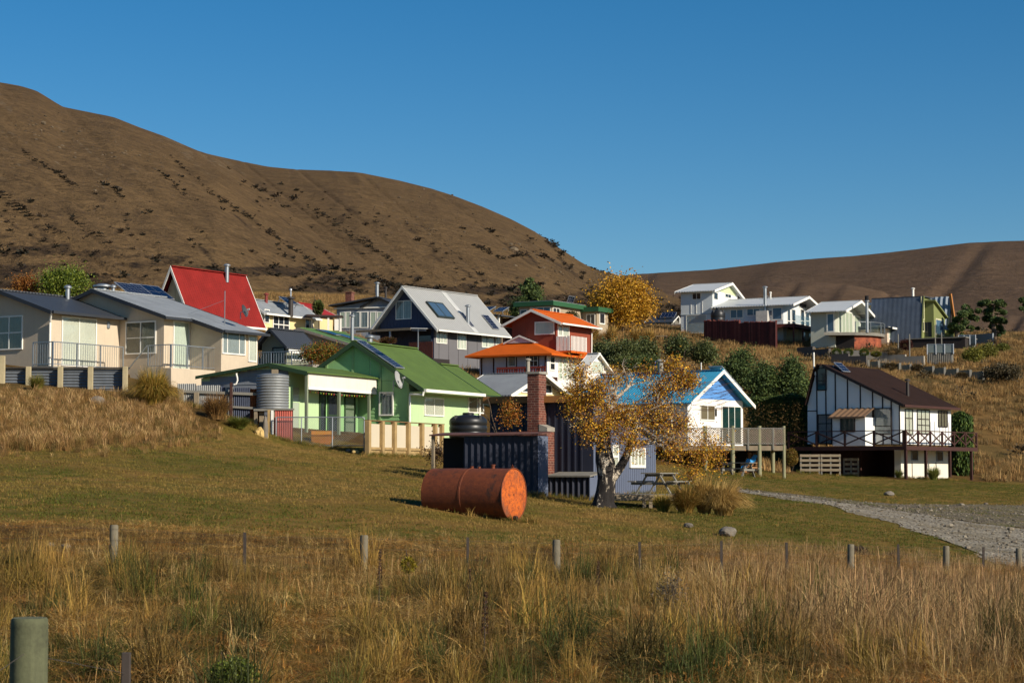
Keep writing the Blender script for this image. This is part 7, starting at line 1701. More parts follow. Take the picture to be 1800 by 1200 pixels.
# dark shrub belt between the orange house and the pines
for i, (x, y, Y, rx, ry, l) in enumerate(((1060, 622, 158, 26, 20, "dark green bush immediately right of the white balcony"), (1098, 620, 156, 28, 22, "broad dark bush behind the blue roof, second from the balcony"), (1132, 618, 158, 24, 20, "rounded dark bush behind the blue roof flue"), (1192, 612, 160, 22, 20, "upright dark bush behind the birch top"), (1238, 622, 158, 22, 16, "grey-green open bush left of the pine bushes"))):
    shrub("dark_bush", l, x, y, Y, rx, ry, 3000, .24, [C(84, 92, 50), C(70, 80, 44), C(102, 106, 60), C(60, 70, 40)], 80 + i, "shrub", "dark bushes behind the blue roof", None, .5, 110, RND, .2)
shrub("dark_bush", "deep green thicket directly above the blue roof ridge", 1120, 640, 138, 46, 12, 3000, .2, GD, 86, "shrub", "dark bushes behind the blue roof", None, .4, 100, RND, .2)
for i, (x, y, Y, rx, ry, l) in enumerate(((1300, 655, 138, 34, 44, "tallest pine bush, right of the blue roof apex"), (1345, 672, 134, 28, 32, "middle pine bush above the clipped hedge"), (1392, 666, 134, 28, 36, "right-hand pine bush next to the black and white house"), (1268, 668, 140, 20, 26, "small pine bush showing left of the blue roof apex"))):
    e = shrub("pine_bush", l, x, y, Y, rx, ry, 6500, .22, PINE, 90 + i, "shrub", "pine bushes above the hedge", NEEDLE, .5, 130, [(0, .3, .9, .8), (-.45, .1, .5, .6), (.5, .2, .5, .6), (0, -.4, .5, .6), (-.2, -.7, .25, .35), (.3, -.6, .25, .4)], .2)
def hedge():
    Y = 117; e = thing("hedge", "tall clipped dark green hedge left of the black and white house", "hedge", on_ground(1366, Y)); O = e.location; g = np.random.default_rng(4)
    a = at(1312, 697, Y) - O; b = at(1420, 697, Y) - O; top = a.z; n = 26000
    P = g.uniform([a.x, -1.3, -.1], [b.x, 1.3, top], (n, 3)); k = n // 2
    # most leaves on the outer faces
    f = g.integers(0, 3, k); P[:k][f == 0, 1] = -1.3 + g.normal(size=(f == 0).sum()) * .1; P[:k][f == 1, 2] = top + g.normal(size=(f == 1).sum()) * .1; P[:k][f == 2, 0] = b.x + g.normal(size=(f == 2).sum()) * .08
    rx = (P[:, 0] - (a.x + b.x) / 2) / ((b.x - a.x) / 2); cut = top * (1 - .12 * rx ** 4) + .15 * np.sin(P[:, 0] * 2.1); P[:, 2] = np.minimum(P[:, 2], cut + g.normal(size=n) * .07)
    leaf_part("foliage", P, g.uniform(.07, .14, n), [C(70, 84, 36), C(58, 72, 32), C(84, 98, 42)], LEAF, e, 6)
    for x in np.linspace(a.x + .4, b.x - .4, 5): MB().tube([(x, 0, -.3), (x, 0, top * .8)], [.08, .03], 6).build("stem", BARK, e)
hedge()
def column_conifer():
    Y = 117.5; b = on_ground(1690, Y); e = thing("column_conifer", "narrow upright green conifer behind the right end of the cross-braced deck", "tree", b); g = np.random.default_rng(9); n = 4200; H = at(1690, 725, Y).z - b.z
    z = g.random(n) * H; r = .62 * np.clip((H - z) / .35, .0, 1) ** .5 * (.85 + .3 * g.random(n)); a = g.uniform(0, 6.28, n)
    leaf_part("crown", np.stack([r * np.cos(a), r * np.sin(a), z], 1), g.uniform(.1, .2, n), [C(66, 86, 34), C(50, 70, 30), C(82, 98, 40)], NEEDLE, e, 3, 1.8, np.array([0, 0, 1.0])); MB().tube([(0, 0, -.2), (0, 0, H * .9)], [.1, .03], 6).build("trunk", BARK, e)
column_conifer()
shrub("garden_shrub", "golden-green shrub at the right pole of the lattice deck", 1391, 803, 107, 13, 17, 1600, .12, [C(132, 104, 40), C(98, 92, 40), C(116, 84, 36)], 101, "shrub", lobes=RND)
p = on_ground(1641, 108.6); tussock("flax_clump", "green strappy clump against the white basement wall", p, .5, .62, 500, [C(96, 104, 44), C(128, 128, 60)], 12, "plant", None, .6, .02)
p = on_ground(1580, 108.6); tussock("flax_clump", "small green clump at the garage corner post", p, .35, .4, 350, [C(84, 90, 40), C(110, 112, 52)], 13, "plant", None, .6, .016)
shrub("autumn_shrub", "thin orange-leaved shrub growing against the hut left of the chimney", 895, 728, 59.5, 22, 28, 1500, .05, [C(176, 112, 36), C(140, 84, 34), C(112, 100, 40)], 103, "shrub", None, None, .2, 90, RND, .1)
shrub("dark_weeds", "dead brown weeds between the retaining wall and the dark shed", 770, 800, 62, 20, 26, 900, .06, [C(84, 62, 44), C(60, 48, 38), C(110, 84, 56)], 104, "weeds", None, None, .25, 40, RND, .1)
shrub("berry_shrub", "orange and green shrub behind the green gable on the left", 565, 622, 98, 42, 18, 3200, .13, [C(96, 96, 36), C(128, 116, 40), C(150, 84, 36), C(76, 80, 34)], 105, "shrub", None, None, .3, 120, RND, .2)
shrub("cabbage_tree", "spiky green tuft above the dark red roof", 559, 541, 148, 9, 12, 500, .45, [C(74, 84, 40), C(96, 100, 52)], 106, "tree")
shrub("grey_bush", "round olive bush between the two flat-roofed wings", 1004, 562, 192, 17, 18, 1400, .22, [C(84, 76, 40), C(104, 88, 46), C(70, 66, 36)], 107, "shrub", lobes=RND)
shrub("red_weed", "reddish low shrub on the green bach roofline behind the ridge", 682, 598, 128, 16, 6, 700, .14, [C(92, 58, 40), C(84, 72, 40)], 108, "shrub", None, None)
for i, (x, l) in enumerate(((1042, "left tussock below the flat-roofed house"), (1075, "second tussock below the flat-roofed house"), (1118, "straw tussock under the golden tree"), (1140, "olive tussock left of the plank bench"))):
    p = on_ground(x, 196); tussock("hill_tussock", l, p, .9, 1.3, 700, TC, 110 + i, "tussock", "tussocks on the brow", .8, .03)
# ------------------------------------------------------------------ scattered ground cover (grass, scrub, pebbles)
def tuft_mesh(name, n, r, h, w_, droop, seed, stalk=0.0, segs=3, lean=.35, base=(1, 1, 1), jit=.25):
    g = np.random.default_rng(seed); t = np.linspace(0, 1, segs + 1)[None]
    a = g.uniform(0, 6.283, n); rr = np.sqrt(g.random(n)) * r; x0 = (rr * np.cos(a))[:, None]; y0 = (rr * np.sin(a))[:, None]
    d = g.uniform(0, 6.283, n); H = h * g.uniform(.55, 1.15, n); ln = np.abs(g.normal(size=n)) * lean * H
    x = x0 + (ln * np.cos(d))[:, None] * t ** 1.8; y = y0 + (ln * np.sin(d))[:, None] * t ** 1.8
    z = H[:, None] * (t - droop * t ** 3 * np.minimum(ln / H, 1.2)[:, None])
    prof = (1 - t * .8) if not stalk else np.where(t > .72, 1.9 - (t - .72) * 4.2, .75)
    ww = w_ * g.uniform(.7, 1.3, n)[:, None] * np.maximum(prof, .2); b = g.uniform(0, 6.283, n)
    sx = np.cos(b)[:, None] * ww; sy = np.sin(b)[:, None] * ww
    V = np.stack([np.stack([x - sx, y - sy, z], -1), np.stack([x + sx, y + sy, z], -1)], 2).reshape(-1, 3)
    i0 = ((np.arange(n) * 2 * (segs + 1))[:, None] + (np.arange(segs) * 2)[None]).ravel(); F = np.stack([i0, i0 + 1, i0 + 3, i0 + 2], 1)
    me = mesh_np(name, V, F); c = np.array(base)[None] * g.uniform(1 - jit, 1 + jit, (n, 1)) * (1 + g.normal(size=(n, 3)) * .04)
    set_attr(me, "lc", np.repeat(np.hstack([np.clip(c, 0, 2), np.ones((n, 1))]), segs, 0), 'FACE'); me.materials.append(TINT); return me
def blob_mesh(name, seed, n=46, size=.42):
    g = np.random.default_rng(seed); d = g.normal(size=(n, 3)); d /= np.linalg.norm(d, axis=1, keepdims=True); P = d * g.uniform(.3, 1, (n, 1)) * np.array([1, 1, .7]) + np.array([0, 0, .45])
    V, F = quads(P, g.uniform(.5, 1.3, n) * size, seed); me = mesh_np(name, V, F); set_attr(me, "lc", np.hstack([np.repeat(g.uniform(.6, 1.3, (n, 1)), 3, 1), np.ones((n, 1))]), 'FACE'); me.materials.append(TINT); return me
def scatter(name, label, P, proto, scale, tint, cat="grass", seed=0, sz=None):
    """instances of a prototype mesh on points: one object nobody could count"""
    if len(P) == 0: return
    g = np.random.default_rng(seed); me = bpy.data.meshes.new(name); me.vertices.add(len(P)); me.vertices.foreach_set("co", np.ascontiguousarray(P, np.float32).ravel()); me.update()
    rot = np.zeros((len(P), 3)); rot[:, 2] = g.uniform(0, 6.283, len(P)); rot[:, :2] = g.normal(size=(len(P), 2)) * .08
    s3 = np.stack([scale, scale, scale if sz is None else sz], 1)
    set_attr(me, "rot", rot, 'POINT', 'FLOAT_VECTOR'); set_attr(me, "scl", s3, 'POINT', 'FLOAT_VECTOR'); set_attr(me, "tint", np.hstack([np.clip(tint, 0, 1), np.ones((len(P), 1))]))
    ob = bpy.data.objects.new(name, me); col.objects.link(ob); tag(ob, label, cat, None, "stuff")
    po = bpy.data.objects.new(name + "_source", proto)
    ng = bpy.data.node_groups.new(name, 'GeometryNodeTree'); ng.interface.new_socket("Geometry", in_out='INPUT', socket_type='NodeSocketGeometry'); ng.interface.new_socket("Geometry", in_out='OUTPUT', socket_type='NodeSocketGeometry')
    N = ng.nodes; gi = N.new("NodeGroupInput"); go = N.new("NodeGroupOutput"); ip = N.new("GeometryNodeInstanceOnPoints"); oi = N.new("GeometryNodeObjectInfo"); oi.inputs[0].default_value = po
    def attr(nm):
        a = N.new("GeometryNodeInputNamedAttribute"); a.data_type = 'FLOAT_VECTOR'; a.inputs[0].default_value = nm; return a.outputs[0]
    er = N.new("FunctionNodeEulerToRotation"); L = ng.links
    L.new(gi.outputs[0], ip.inputs['Points']); L.new(oi.outputs['Geometry'], ip.inputs['Instance']); L.new(attr("rot"), er.inputs[0]); L.new(er.outputs[0], ip.inputs['Rotation']); L.new(attr("scl"), ip.inputs['Scale']); L.new(ip.outputs[0], go.inputs[0])
    md = ob.modifiers.new("scatter", 'NODES'); md.node_group = ng; return ob
def sample(n, y0, y1, k=.31, pad=2.0, power=1.0):
    """points spread evenly over the wedge in front of the camera"""
    Y = y0 + (y1 - y0) * rng.random(int(n * 2.2)) ** power; hw = k * Y + pad; keep = rng.random(len(Y)) < hw / hw.max(); Y = Y[keep][:n]; X = (rng.random(len(Y)) * 2 - 1) * (k * Y + pad); Z = gz(X, Y); px, py = proj_np(X, Y, Z); return X, Y, Z, px, py
def tints(pal, idx, var=.26):
    c = np.array(pal)[idx]; return c * rng.uniform(1 - var, 1 + var, (len(idx), 1))
EDGE = [(-900, 905), (0, 918), (300, 931), (650, 946), (1000, 958), (1300, 966), (1500, 980), (1650, 992), (1730, 1000), (1800, 1006), (2700, 1030)]
def edge_y(px): return np.interp(px, [e[0] for e in EDGE], [e[1] for e in EDGE])
# --- rough grass in the foreground
def rough_grass():
    X, Y, Z, px, py = sample(40000, 6.0, 44, .32, 2.0, .82)
    j = (fbm(X / 1.1, Y / 1.1, 3, 3) - .5) * 22; m = (py > edge_y(px) + 4 + j) & (Y < 44)
    X, Y, Z, px, py = (q[m] for q in (X, Y, Z, px, py)); n = len(X); P = np.stack([X, Y, Z - .02], 1)
    dep = py - edge_y(px); bank = np.clip((dep - 38) / 60, 0, 1)
    big = fbm(X / 3.2, Y / 3.2, 3, 101); mid = fbm(X / 1.0, Y / 1.0, 3, 102); fine = rng.random(n)
    right_ = np.clip((px - 1080) / 220, 0, 1) * np.clip((1225 - py + (fbm(X / 2, Y / 2, 2, 9) - .5) * 160) / 60, 0, 1)
    hollow = np.exp(-(((px - 1330) / 110) ** 2 + ((py - 1085) / 34) ** 2)); right_ *= 1 - hollow
    kind = np.full(n, 1)                                   # 0 tall stalks, 1 mid grass, 2 green clump, 3 orange mat
    kind[(mid > .6) & (right_ < .4)] = 2
    kind[(big > .5) & (py > 1040) & (right_ < .4) & (rng.random(n) < .55)] = 3
    kind[(fine < .07 + .38 * right_)] = 0
    
    near_fence = (np.abs(py - edge_y(px) - 50) < 45); kind[near_fence & (fine < .3)] = 0
    hgt = (.36 + .95 * np.clip(mid - .25, 0, .6)) * (1 - .45 * hollow) * (.34 + .66 * bank) * .9
    thin = rng.random(n) < (1 - .2 * (bank < .6)) * (1 - .6 * np.clip((.42 - mid) * 8, 0, 1)); kind[~thin] = 9
    straw = [C(176, 144, 84), C(154, 122, 68), C(194, 164, 104), C(134, 104, 58)]; purp = [C(168, 136, 88), C(148, 116, 74), C(184, 152, 102), C(126, 98, 62)]
    midp = [C(134, 104, 46), C(108, 90, 36), C(158, 122, 60), C(92, 74, 31), C(122, 92, 44), C(94, 84, 33)]; grn = [C(76, 78, 28), C(98, 92, 36), C(58, 60, 24), C(112, 98, 42)]; orn = [C(156, 104, 40), C(132, 92, 36), C(172, 126, 54), C(104, 78, 32)]
    protos = {0: [tuft_mesh("stalk_tuft_a", 15, .16, .82, .0026, .3, 1, 1.0, 5, .34, jit=.4), tuft_mesh("stalk_tuft_b", 12, .14, .95, .0026, .35, 2, 1.0, 5, .42, jit=.4)],
              1: [tuft_mesh("grass_tuft_a", 60, .17, .42, .0036, .65, 3, 0, 4, 1.25, jit=.5), tuft_mesh("grass_tuft_b", 56, .2, .36, .0038, .7, 4, 0, 4, 1.5, jit=.5)],
              2: [tuft_mesh("green_tuft_a", 70, .2, .36, .0048, .6, 5, 0, 4, .95, jit=.4), tuft_mesh("green_tuft_b", 60, .17, .44, .0046, .65, 6, 0, 4, .9, jit=.4)],
              3: [tuft_mesh("mat_tuft_a", 70, .22, .32, .0036, .6, 7, 0, 4, 1.2, jit=.5), tuft_mesh("mat_tuft_b", 60, .2, .38, .0036, .55, 8, 0, 4, 1.1, jit=.5)]}
    names = {0: ("straw_stalks", "thin straw coloured seed stalks standing over the rough foreground grass"), 1: ("rough_grass", "olive and tan rough grass filling the foreground"), 2: ("green_grass", "low green grass clumps in the foreground"), 3: ("orange_grass", "matted orange brown dead grass in the foreground")}
    half = rng.random(n) < .5
    for k in range(4):
        for v in range(2):
            s = (kind == k) & (half if v else ~half); q = s.sum()
            if k == 0: hgt[s] = (.56 + .6 * (mid[s] - .3)) * (.62 + .38 * bank[s]); t_ = np.where(right_[s][:, None] > .5, tints(purp, rng.integers(0, 4, q)), tints(straw, rng.integers(0, 4, q))); sc_ = hgt[s] * (.72 + .42 * right_[s]) * rng.uniform(.7, 1.15, q)
            else: pal = {1: midp, 2: grn, 3: orn}[k]; t_ = tints(pal, rng.integers(0, len(pal), q)); t_ = np.where((right_[s] > .5)[:, None], t_ * .35 + tints(purp, rng.integers(0, 4, q)) * .65, t_); sc_ = hgt[s] * (.85 + .6 * right_[s]) * rng.uniform(.7, 1.3, q)
            scatter(names[k][0], names[k][1], P[s], protos[k][v], sc_, t_, seed=k * 2 + v)
rough_grass()
def field_tussocks():
    X, Y, Z, px, py = sample(1500, 7.0, 42, .32, 2.0, .85); dep = py - edge_y(px); cl = fbm(X / 2.6, Y / 2.6, 3, 131); m = (dep > 60) & (cl > .42)
    X, Y, Z, px, py = (q[m] for q in (X, Y, Z, px, py)); n = len(X); P = np.stack([X, Y, Z - .03], 1)
    pal = [C(86, 86, 32), C(62, 68, 26), C(128, 104, 46), C(156, 122, 58), C(108, 84, 38), C(76, 66, 28)]; half = rng.random(n) < .5; big = rng.lognormal(-.1, .3, n)
    for v in range(2):
        g = np.random.default_rng(60 + v); s = half if v else ~half
        scatter("field_tussocks", "arching tussock mounds scattered through the rough field", P[s], tuft_mesh("mound_%d" % v, 230, .16, .62, .0042, .85, 60 + v, 0, 5, .95, jit=.5), np.clip(big[s], .55, 1.5), tints(pal, rng.integers(0, 6, s.sum()), .2), seed=60 + v)
field_tussocks()
def thatch():
    X, Y, Z, px, py = sample(9000, 6.5, 42, .32, 2.0, .82); m = py > edge_y(px) + 8; X, Y, Z = X[m], Y[m], Z[m]; n = len(X)
    hh = .1 + .28 * rng.random(n) * fbm(X / 1.0, Y / 1.0, 3, 102); pal = [C(164, 128, 66), C(140, 104, 50), C(184, 150, 88), C(116, 88, 42), C(150, 100, 42)]
    scatter("grass_thatch", "bent and flattened dead grass lying in the rough field", np.stack([X, Y, Z + hh], 1), tuft_mesh("thatch_tuft", 26, .22, .12, .003, .9, 65, 0, 4, 4.2, jit=.5), rng.uniform(.6, 1.3, n), tints(pal, rng.integers(0, 5, n)), seed=66)
thatch()
# --- mown lawn
def lawn_grass():
    X, Y, Z, px, py = sample(64000, 34, 112, .31, 2, 1.25); j = (fbm(X / 1.5, Y / 1.5, 3, 31) - .5) * 13
    road = inpoly(X, Y, [tuple(p) for p in _road_w]); strip = inpoly(X, Y, [tuple(p) for p in _strip_w]); m = inpoly(px, py + j, LAWN) & ~strip & (~road | ((rng.random(len(X)) < .5) & (fbm(X / 1.6, Y / 1.6, 3, 77) > .47)))
    X, Y, Z = X[m], Y[m], Z[m]; n = len(X); P = np.stack([X, Y, Z - .004], 1); g1 = fbm(X / 4.2, Y / 7, 3, 201); g2 = fbm(X / 1.1, Y / 1.6, 3, 202)
    pal = [C(128, 108, 48), C(108, 99, 38), C(146, 118, 62), C(80, 86, 24)]
    idx = np.clip((g1 * 4.6 + g2 * 2.2 + rng.random(n) * .8 - 2.4), 0, 2.99).astype(int); idx = np.array([2, 0, 1])[idx]; idx[(g1 > .58) & (rng.random(n) < .5)] = 3
    pxm = px[m]; low = (Y < 43) | (pxm > 1180); idx[low & (rng.random(n) < .55)] = 3
    scatter("lawn_grass", "short mown grass of the lawn", P, tuft_mesh("lawn_tuft", 18, .2, .055, .006, .3, 11, 0, 2, .9), rng.uniform(.6, 1.3, n), tints(pal, idx, .12), seed=21)
    # taller wisps here and there
    k = rng.random(n) < .035; scatter("lawn_wisps", "slightly longer grass wisps scattered over the lawn", P[k], tuft_mesh("wisp", 12, .12, .13, .005, .4, 12, 0, 3, .8), rng.uniform(.6, 1.3, k.sum()), tints(pal, rng.integers(0, 4, k.sum())), seed=22)
lawn_grass()
# --- uncut grass along the feet of walls, fences and the tank
def edge_grass():
    lines = [[(812, 57.6), (880, 57.8), (945, 57.9), (963, 58.8)], [(965, 59.9), (1040, 60.3), (1047, 60.8)], [(1048, 60.9), (1152, 66.2)], [(780, 47.0), (840, 46.4), (905, 46.0)], [(926, 45.8), (930, 46.2)], [(645, 70.2), (775, 75.6)], [(485, 72.2), (640, 72.2)], [(316, 73.0), (465, 73.0)], [(1420, 112.2), (1505, 110.4)], [(1575, 109.3), (1600, 108.9), (1700, 112.5)], [(1235, 98.6), (1380, 98.6)], [(1406, 108.6), (1475, 108.6)]]
    P = []
    for ln in lines:
        for (a, b) in zip(ln[:-1], ln[1:]):
            A, B = on_ground(*a), on_ground(*b); k = int((B - A).length * 26) + 4; t = rng.random(k); P.append(np.array(A)[None] * (1 - t[:, None]) + np.array(B)[None] * t[:, None] + np.stack([rng.normal(size=k) * .1, -np.abs(rng.normal(size=k)) * .14, np.zeros(k)], 1))
    P = np.vstack(P); P[:, 2] = gz(P[:, 0], P[:, 1]) - .01; n = len(P)
    scatter("edge_grass", "uncut grass along the feet of walls, fences and tank", P, tuft_mesh("edge_tuft", 26, .1, .2, .005, .45, 19, 0, 3, .7, jit=.4), rng.uniform(.35, 1.25, n), tints([C(122, 104, 48), C(96, 94, 34), C(146, 118, 62), C(84, 84, 30)], rng.integers(0, 4, n)), seed=51)
edge_grass()
# --- long dry grass on the bank below the corrugated fence
def bank_grass():
    X, Y, Z, px, py = sample(60000, 50, 84, .36, 3)
    j = (fbm(X / 1.3, Y / 1.3, 3, 51) - .5) * 34
    m = inpoly(px + j, py + j * .6, [(-700, 670), (0, 690), (215, 694), (300, 704), (330, 712), (345, 735), (330, 758), (265, 775), (150, 785), (0, 792), (-700, 790)])
    m2 = inpoly(px + j * 1.4, py + j, [(-700, 670), (0, 690), (215, 694), (330, 706), (400, 735), (400, 770), (330, 790), (150, 808), (-700, 812)]) & ~m & (rng.random(len(X)) < .35 * fbm(X / .8, Y / .8, 2, 53)); core = m.copy(); m = m | m2
    core = core[m]; X, Y, Z = X[m], Y[m], Z[m]; n = len(X); P = np.stack([X, Y, Z], 1); e = fbm(X / 1.6, Y / 1.6, 3, 52) * np.where(core, 1, .45)
    pal = [C(160, 122, 68), C(140, 104, 56), C(176, 140, 84), C(122, 94, 52), C(112, 98, 48)]
    scatter("dry_bank_grass", "long dry golden grass on the bank below the corrugated fence", P, tuft_mesh("bank_tuft", 34, .2, .5, .007, .35, 14, 0, 3, .45), (.32 + .62 * e) * rng.uniform(.6, 1.2, n), tints(pal, rng.integers(0, 5, n), .28) * .82, seed=31)
    k = rng.random(n) < .25; scatter("bank_stalks", "straw stalks standing in the dry bank grass", P[k], tuft_mesh("bank_stalk", 12, .14, .66, .006, .25, 15, 1.0, 4, .3), (.4 + .5 * e[k]) * rng.uniform(.7, 1.1, k.sum()), tints([C(178, 146, 96), C(150, 116, 74)], rng.integers(0, 2, k.sum())), seed=32)
bank_grass()
# --- dry hillside behind the houses
def hillside_grass():
    X, Y, Z, px, py = sample(52000, 104, 285, .33, 6)
    j = fbm(X / 7, Y / 7, 3, 61); m = (~inpoly(px, py, LAWN) | (Y > 124)) & (rng.random(len(X)) < .25 + 1.1 * j); bw = (px > 1380) & (px < 1730) & (Y < 117) & (py > 770); m &= ~bw
    X, Y, Z, j, px = X[m], Y[m], Z[m], j[m], px[m]; n = len(X); P = np.stack([X, Y, Z - .03], 1)
    pal = [C(158, 124, 72), C(136, 104, 58), C(172, 138, 86), C(112, 92, 54), C(98, 88, 50)]
    idx = np.clip(rng.integers(0, 5, n) * .6 + (1 - j) * 3.4 - .6, 0, 4.99).astype(int)
    scatter("hillside_grass", "dry tussocky grass over the hillside around the houses", P, tuft_mesh("hill_tuft", 40, .42, .42, .016, .5, 16, 0, 3, .8), (.6 + .7 * j) * rng.uniform(.6, 1.4, n), tints(pal, idx, .22) * .86, seed=41)
    k = rng.random(n) < .012; k &= px > 1000; scatter("hillside_scrub", "small brown scrub plants dotted over the hillside", P[k], blob_mesh("scrub_blob", 17, 60, .3), rng.uniform(.4, .9, k.sum()), tints([C(84, 70, 48), C(70, 62, 42)], rng.integers(0, 2, k.sum())), "scrub", seed=42)
hillside_grass()
# --- scrub on the hills
def hill_scrub():
    Pts, S_ = [], []
    for (X, Y, Z, mk, px, py) in HILL_PTS[:2]:
        mk_, x, y, z = mk.ravel(), X.ravel(), Y.ravel(), Z.ravel(); ok = (py.ravel() > 200) & (px.ravel() > -60) & (px.ravel() < 1300)
        pr = np.clip(mk_ - .2, 0, 1) ** 1.3 * ok * (py.ravel() > 300 + 60 * (px.ravel() > 500)); pr = pr + ok * .02 * np.clip((fbm(px.ravel() / 40, py.ravel() / 26, 3, 91) - .45) * 6, 0, 1) * (py.ravel() > 290 + (px.ravel() > 380) * (px.ravel() - 380) * .25); k = np.minimum(rng.poisson(pr * .55), 2) > 0; nn = k.sum()
        Pts.append(np.stack([x[k] + rng.normal(size=nn) * .9, y[k] + rng.normal(size=nn) * 1.2, z[k] - .2], 1)); S_.append(rng.lognormal(-1.05, .45, nn) * (.6 + y[k] / 900))
    LN = [[(299, 275), (338, 310), (389, 353), (440, 385), (502, 431), (541, 455), (600, 492)], [(276, 301), (338, 353)], [(552, 369), (600, 402), (657, 443)], [(0, 338), (30, 362), (62, 388)], [(124, 385), (175, 416)], [(40, 268), (90, 300), (135, 330)], [(196, 330), (218, 352)], [(640, 420), (655, 437), (700, 470)], [(830, 430), (880, 455), (915, 445)], [(1040, 462), (1068, 485)]]
    GX = [np.concatenate([h_[i].ravel() for h_ in HILL_PTS[:2]]) for i in (0, 1, 2, 4, 5)]
    RK = []
    def near(q):
        return int(np.argmin((GX[3] - q[0]) ** 2 + (GX[4] - q[1]) ** 2 + (GX[1] > 1e9)))
    for ln in LN:
        for (a, b) in zip(ln[:-1], ln[1:]):
            L_ = math.dist(a, b)
            for _ in range(int(L_ * 1.5)):
                t = rng.random(); q = (a[0] + (b[0] - a[0]) * t + rng.normal() * 1.6, a[1] + (b[1] - a[1]) * t + rng.normal() * 1.4); k = near(q); Pts.append(np.array([[GX[0][k] + rng.normal() * .5, GX[1][k], GX[2][k] - .15]])); S_.append(np.array([rng.lognormal(-1.45, .45) * (.6 + GX[1][k] / 900)]))
    for (cx_, cy_, rx_, ry_, k_) in ((60, 225, 40, 22, 60), (130, 240, 30, 25, 40), (190, 265, 40, 30, 50), (260, 300, 50, 30, 60), (180, 325, 25, 12, 25), (700, 350, 60, 25, 60), (820, 405, 60, 30, 90), (920, 425, 50, 30, 80), (980, 470, 40, 25, 60), (740, 395, 50, 25, 50)):
        for _ in range(k_): k = near((cx_ + rng.normal() * rx_ * .6, cy_ + rng.normal() * ry_ * .6)); RK.append((GX[0][k] + rng.normal() * .6, GX[1][k], GX[2][k] - .1, rng.lognormal(-1.55, .55)))
    RK = np.array(RK); rk = bpy.data.meshes.new("outcrop"); mb = MB(); g = np.random.default_rng(12)
    for i in range(4):
        for k in range(6): r = (.8, .95, .7, .25)[i] * g.uniform(.7, 1.25); mb.v.append((r * math.cos(k * 1.047), r * math.sin(k * 1.047), (-.3, .15, .45, .6)[i] * g.uniform(.8, 1.2)))
    for i in range(3):
        for k in range(6): a, b = i * 6 + k, i * 6 + (k + 1) % 6; mb.f.append((a, b, b + 6, a + 6))
    mb.f.append(tuple(range(18, 24))); rk.from_pydata(mb.v, [], mb.f); set_attr(rk, "lc", np.ones((len(rk.polygons), 4)), 'FACE'); rk.materials.append(TINT)
    scatter("hill_rocks", "pale rock outcrops scattered on the upper hill slopes", RK[:, :3], rk, RK[:, 3], tints([C(98, 84, 66), C(112, 98, 78), C(84, 72, 56)], rng.integers(0, 3, len(RK))), "rocks", seed=45)
    S_ = [np.atleast_1d(s) for s in S_]
    P = np.vstack(Pts); n = len(P); scatter("hill_scrub", "dark matagouri scrub in the gullies and foot of the hills", P, blob_mesh("hill_blob", 18, 40, .6), np.concatenate(S_), tints([C(54, 46, 34), C(46, 42, 30), C(66, 54, 40)], rng.integers(0, 3, n)), "scrub", seed=43)
hill_scrub()
# --- loose stones on the gravel road
def pebbles():
    x0, y0 = _road_w.min(0); x1, y1 = _road_w.max(0); n = 22000; X = rng.uniform(max(x0, -4), min(x1, 34), n); Y = rng.uniform(y0, y1, n); m = inpoly(X, Y, [tuple(p) for p in _road_w]); X, Y = X[m], Y[m]; n = len(X)
    mb = MB(); g = np.random.default_rng(3)
    for i in range(4):
        for k in range(6): a = k * 1.047; r = (.5, .95, .8, .3)[i] * g.uniform(.8, 1.2); mb.v.append((r * math.cos(a), r * math.sin(a) * .8, (-.3, .1, .45, .62)[i]))
    for i in range(3):
        for k in range(6): a, b = i * 6 + k, i * 6 + (k + 1) % 6; mb.f.append((a, b, b + 6, a + 6))
    mb.f.append(tuple(range(18, 24))); me = bpy.data.meshes.new("pebble"); me.from_pydata(mb.v, [], mb.f); set_attr(me, "lc", np.ones((len(me.polygons), 4)), 'FACE')
    m_, t, b, out = nodes("pebble_stone"); a = t.nodes.new("ShaderNodeAttribute"); a.attribute_name = "tint"; a.attribute_type = 'INSTANCER'; t.links.new(a.outputs[0], b.inputs['Base Color']); b.inputs['Roughness'].default_value = .9; me.materials.append(m_)
    s = rng.lognormal(-3.9, .55, n); scatter("road_stones", "loose pale stones lying on the gravel road", np.stack([X, Y, gz(X, Y) + .02], 1), me, np.clip(s, .012, .16), tints([C(108, 98, 82), C(84, 75, 62), C(136, 126, 108)], rng.integers(0, 3, n)), "gravel", seed=44)
pebbles()

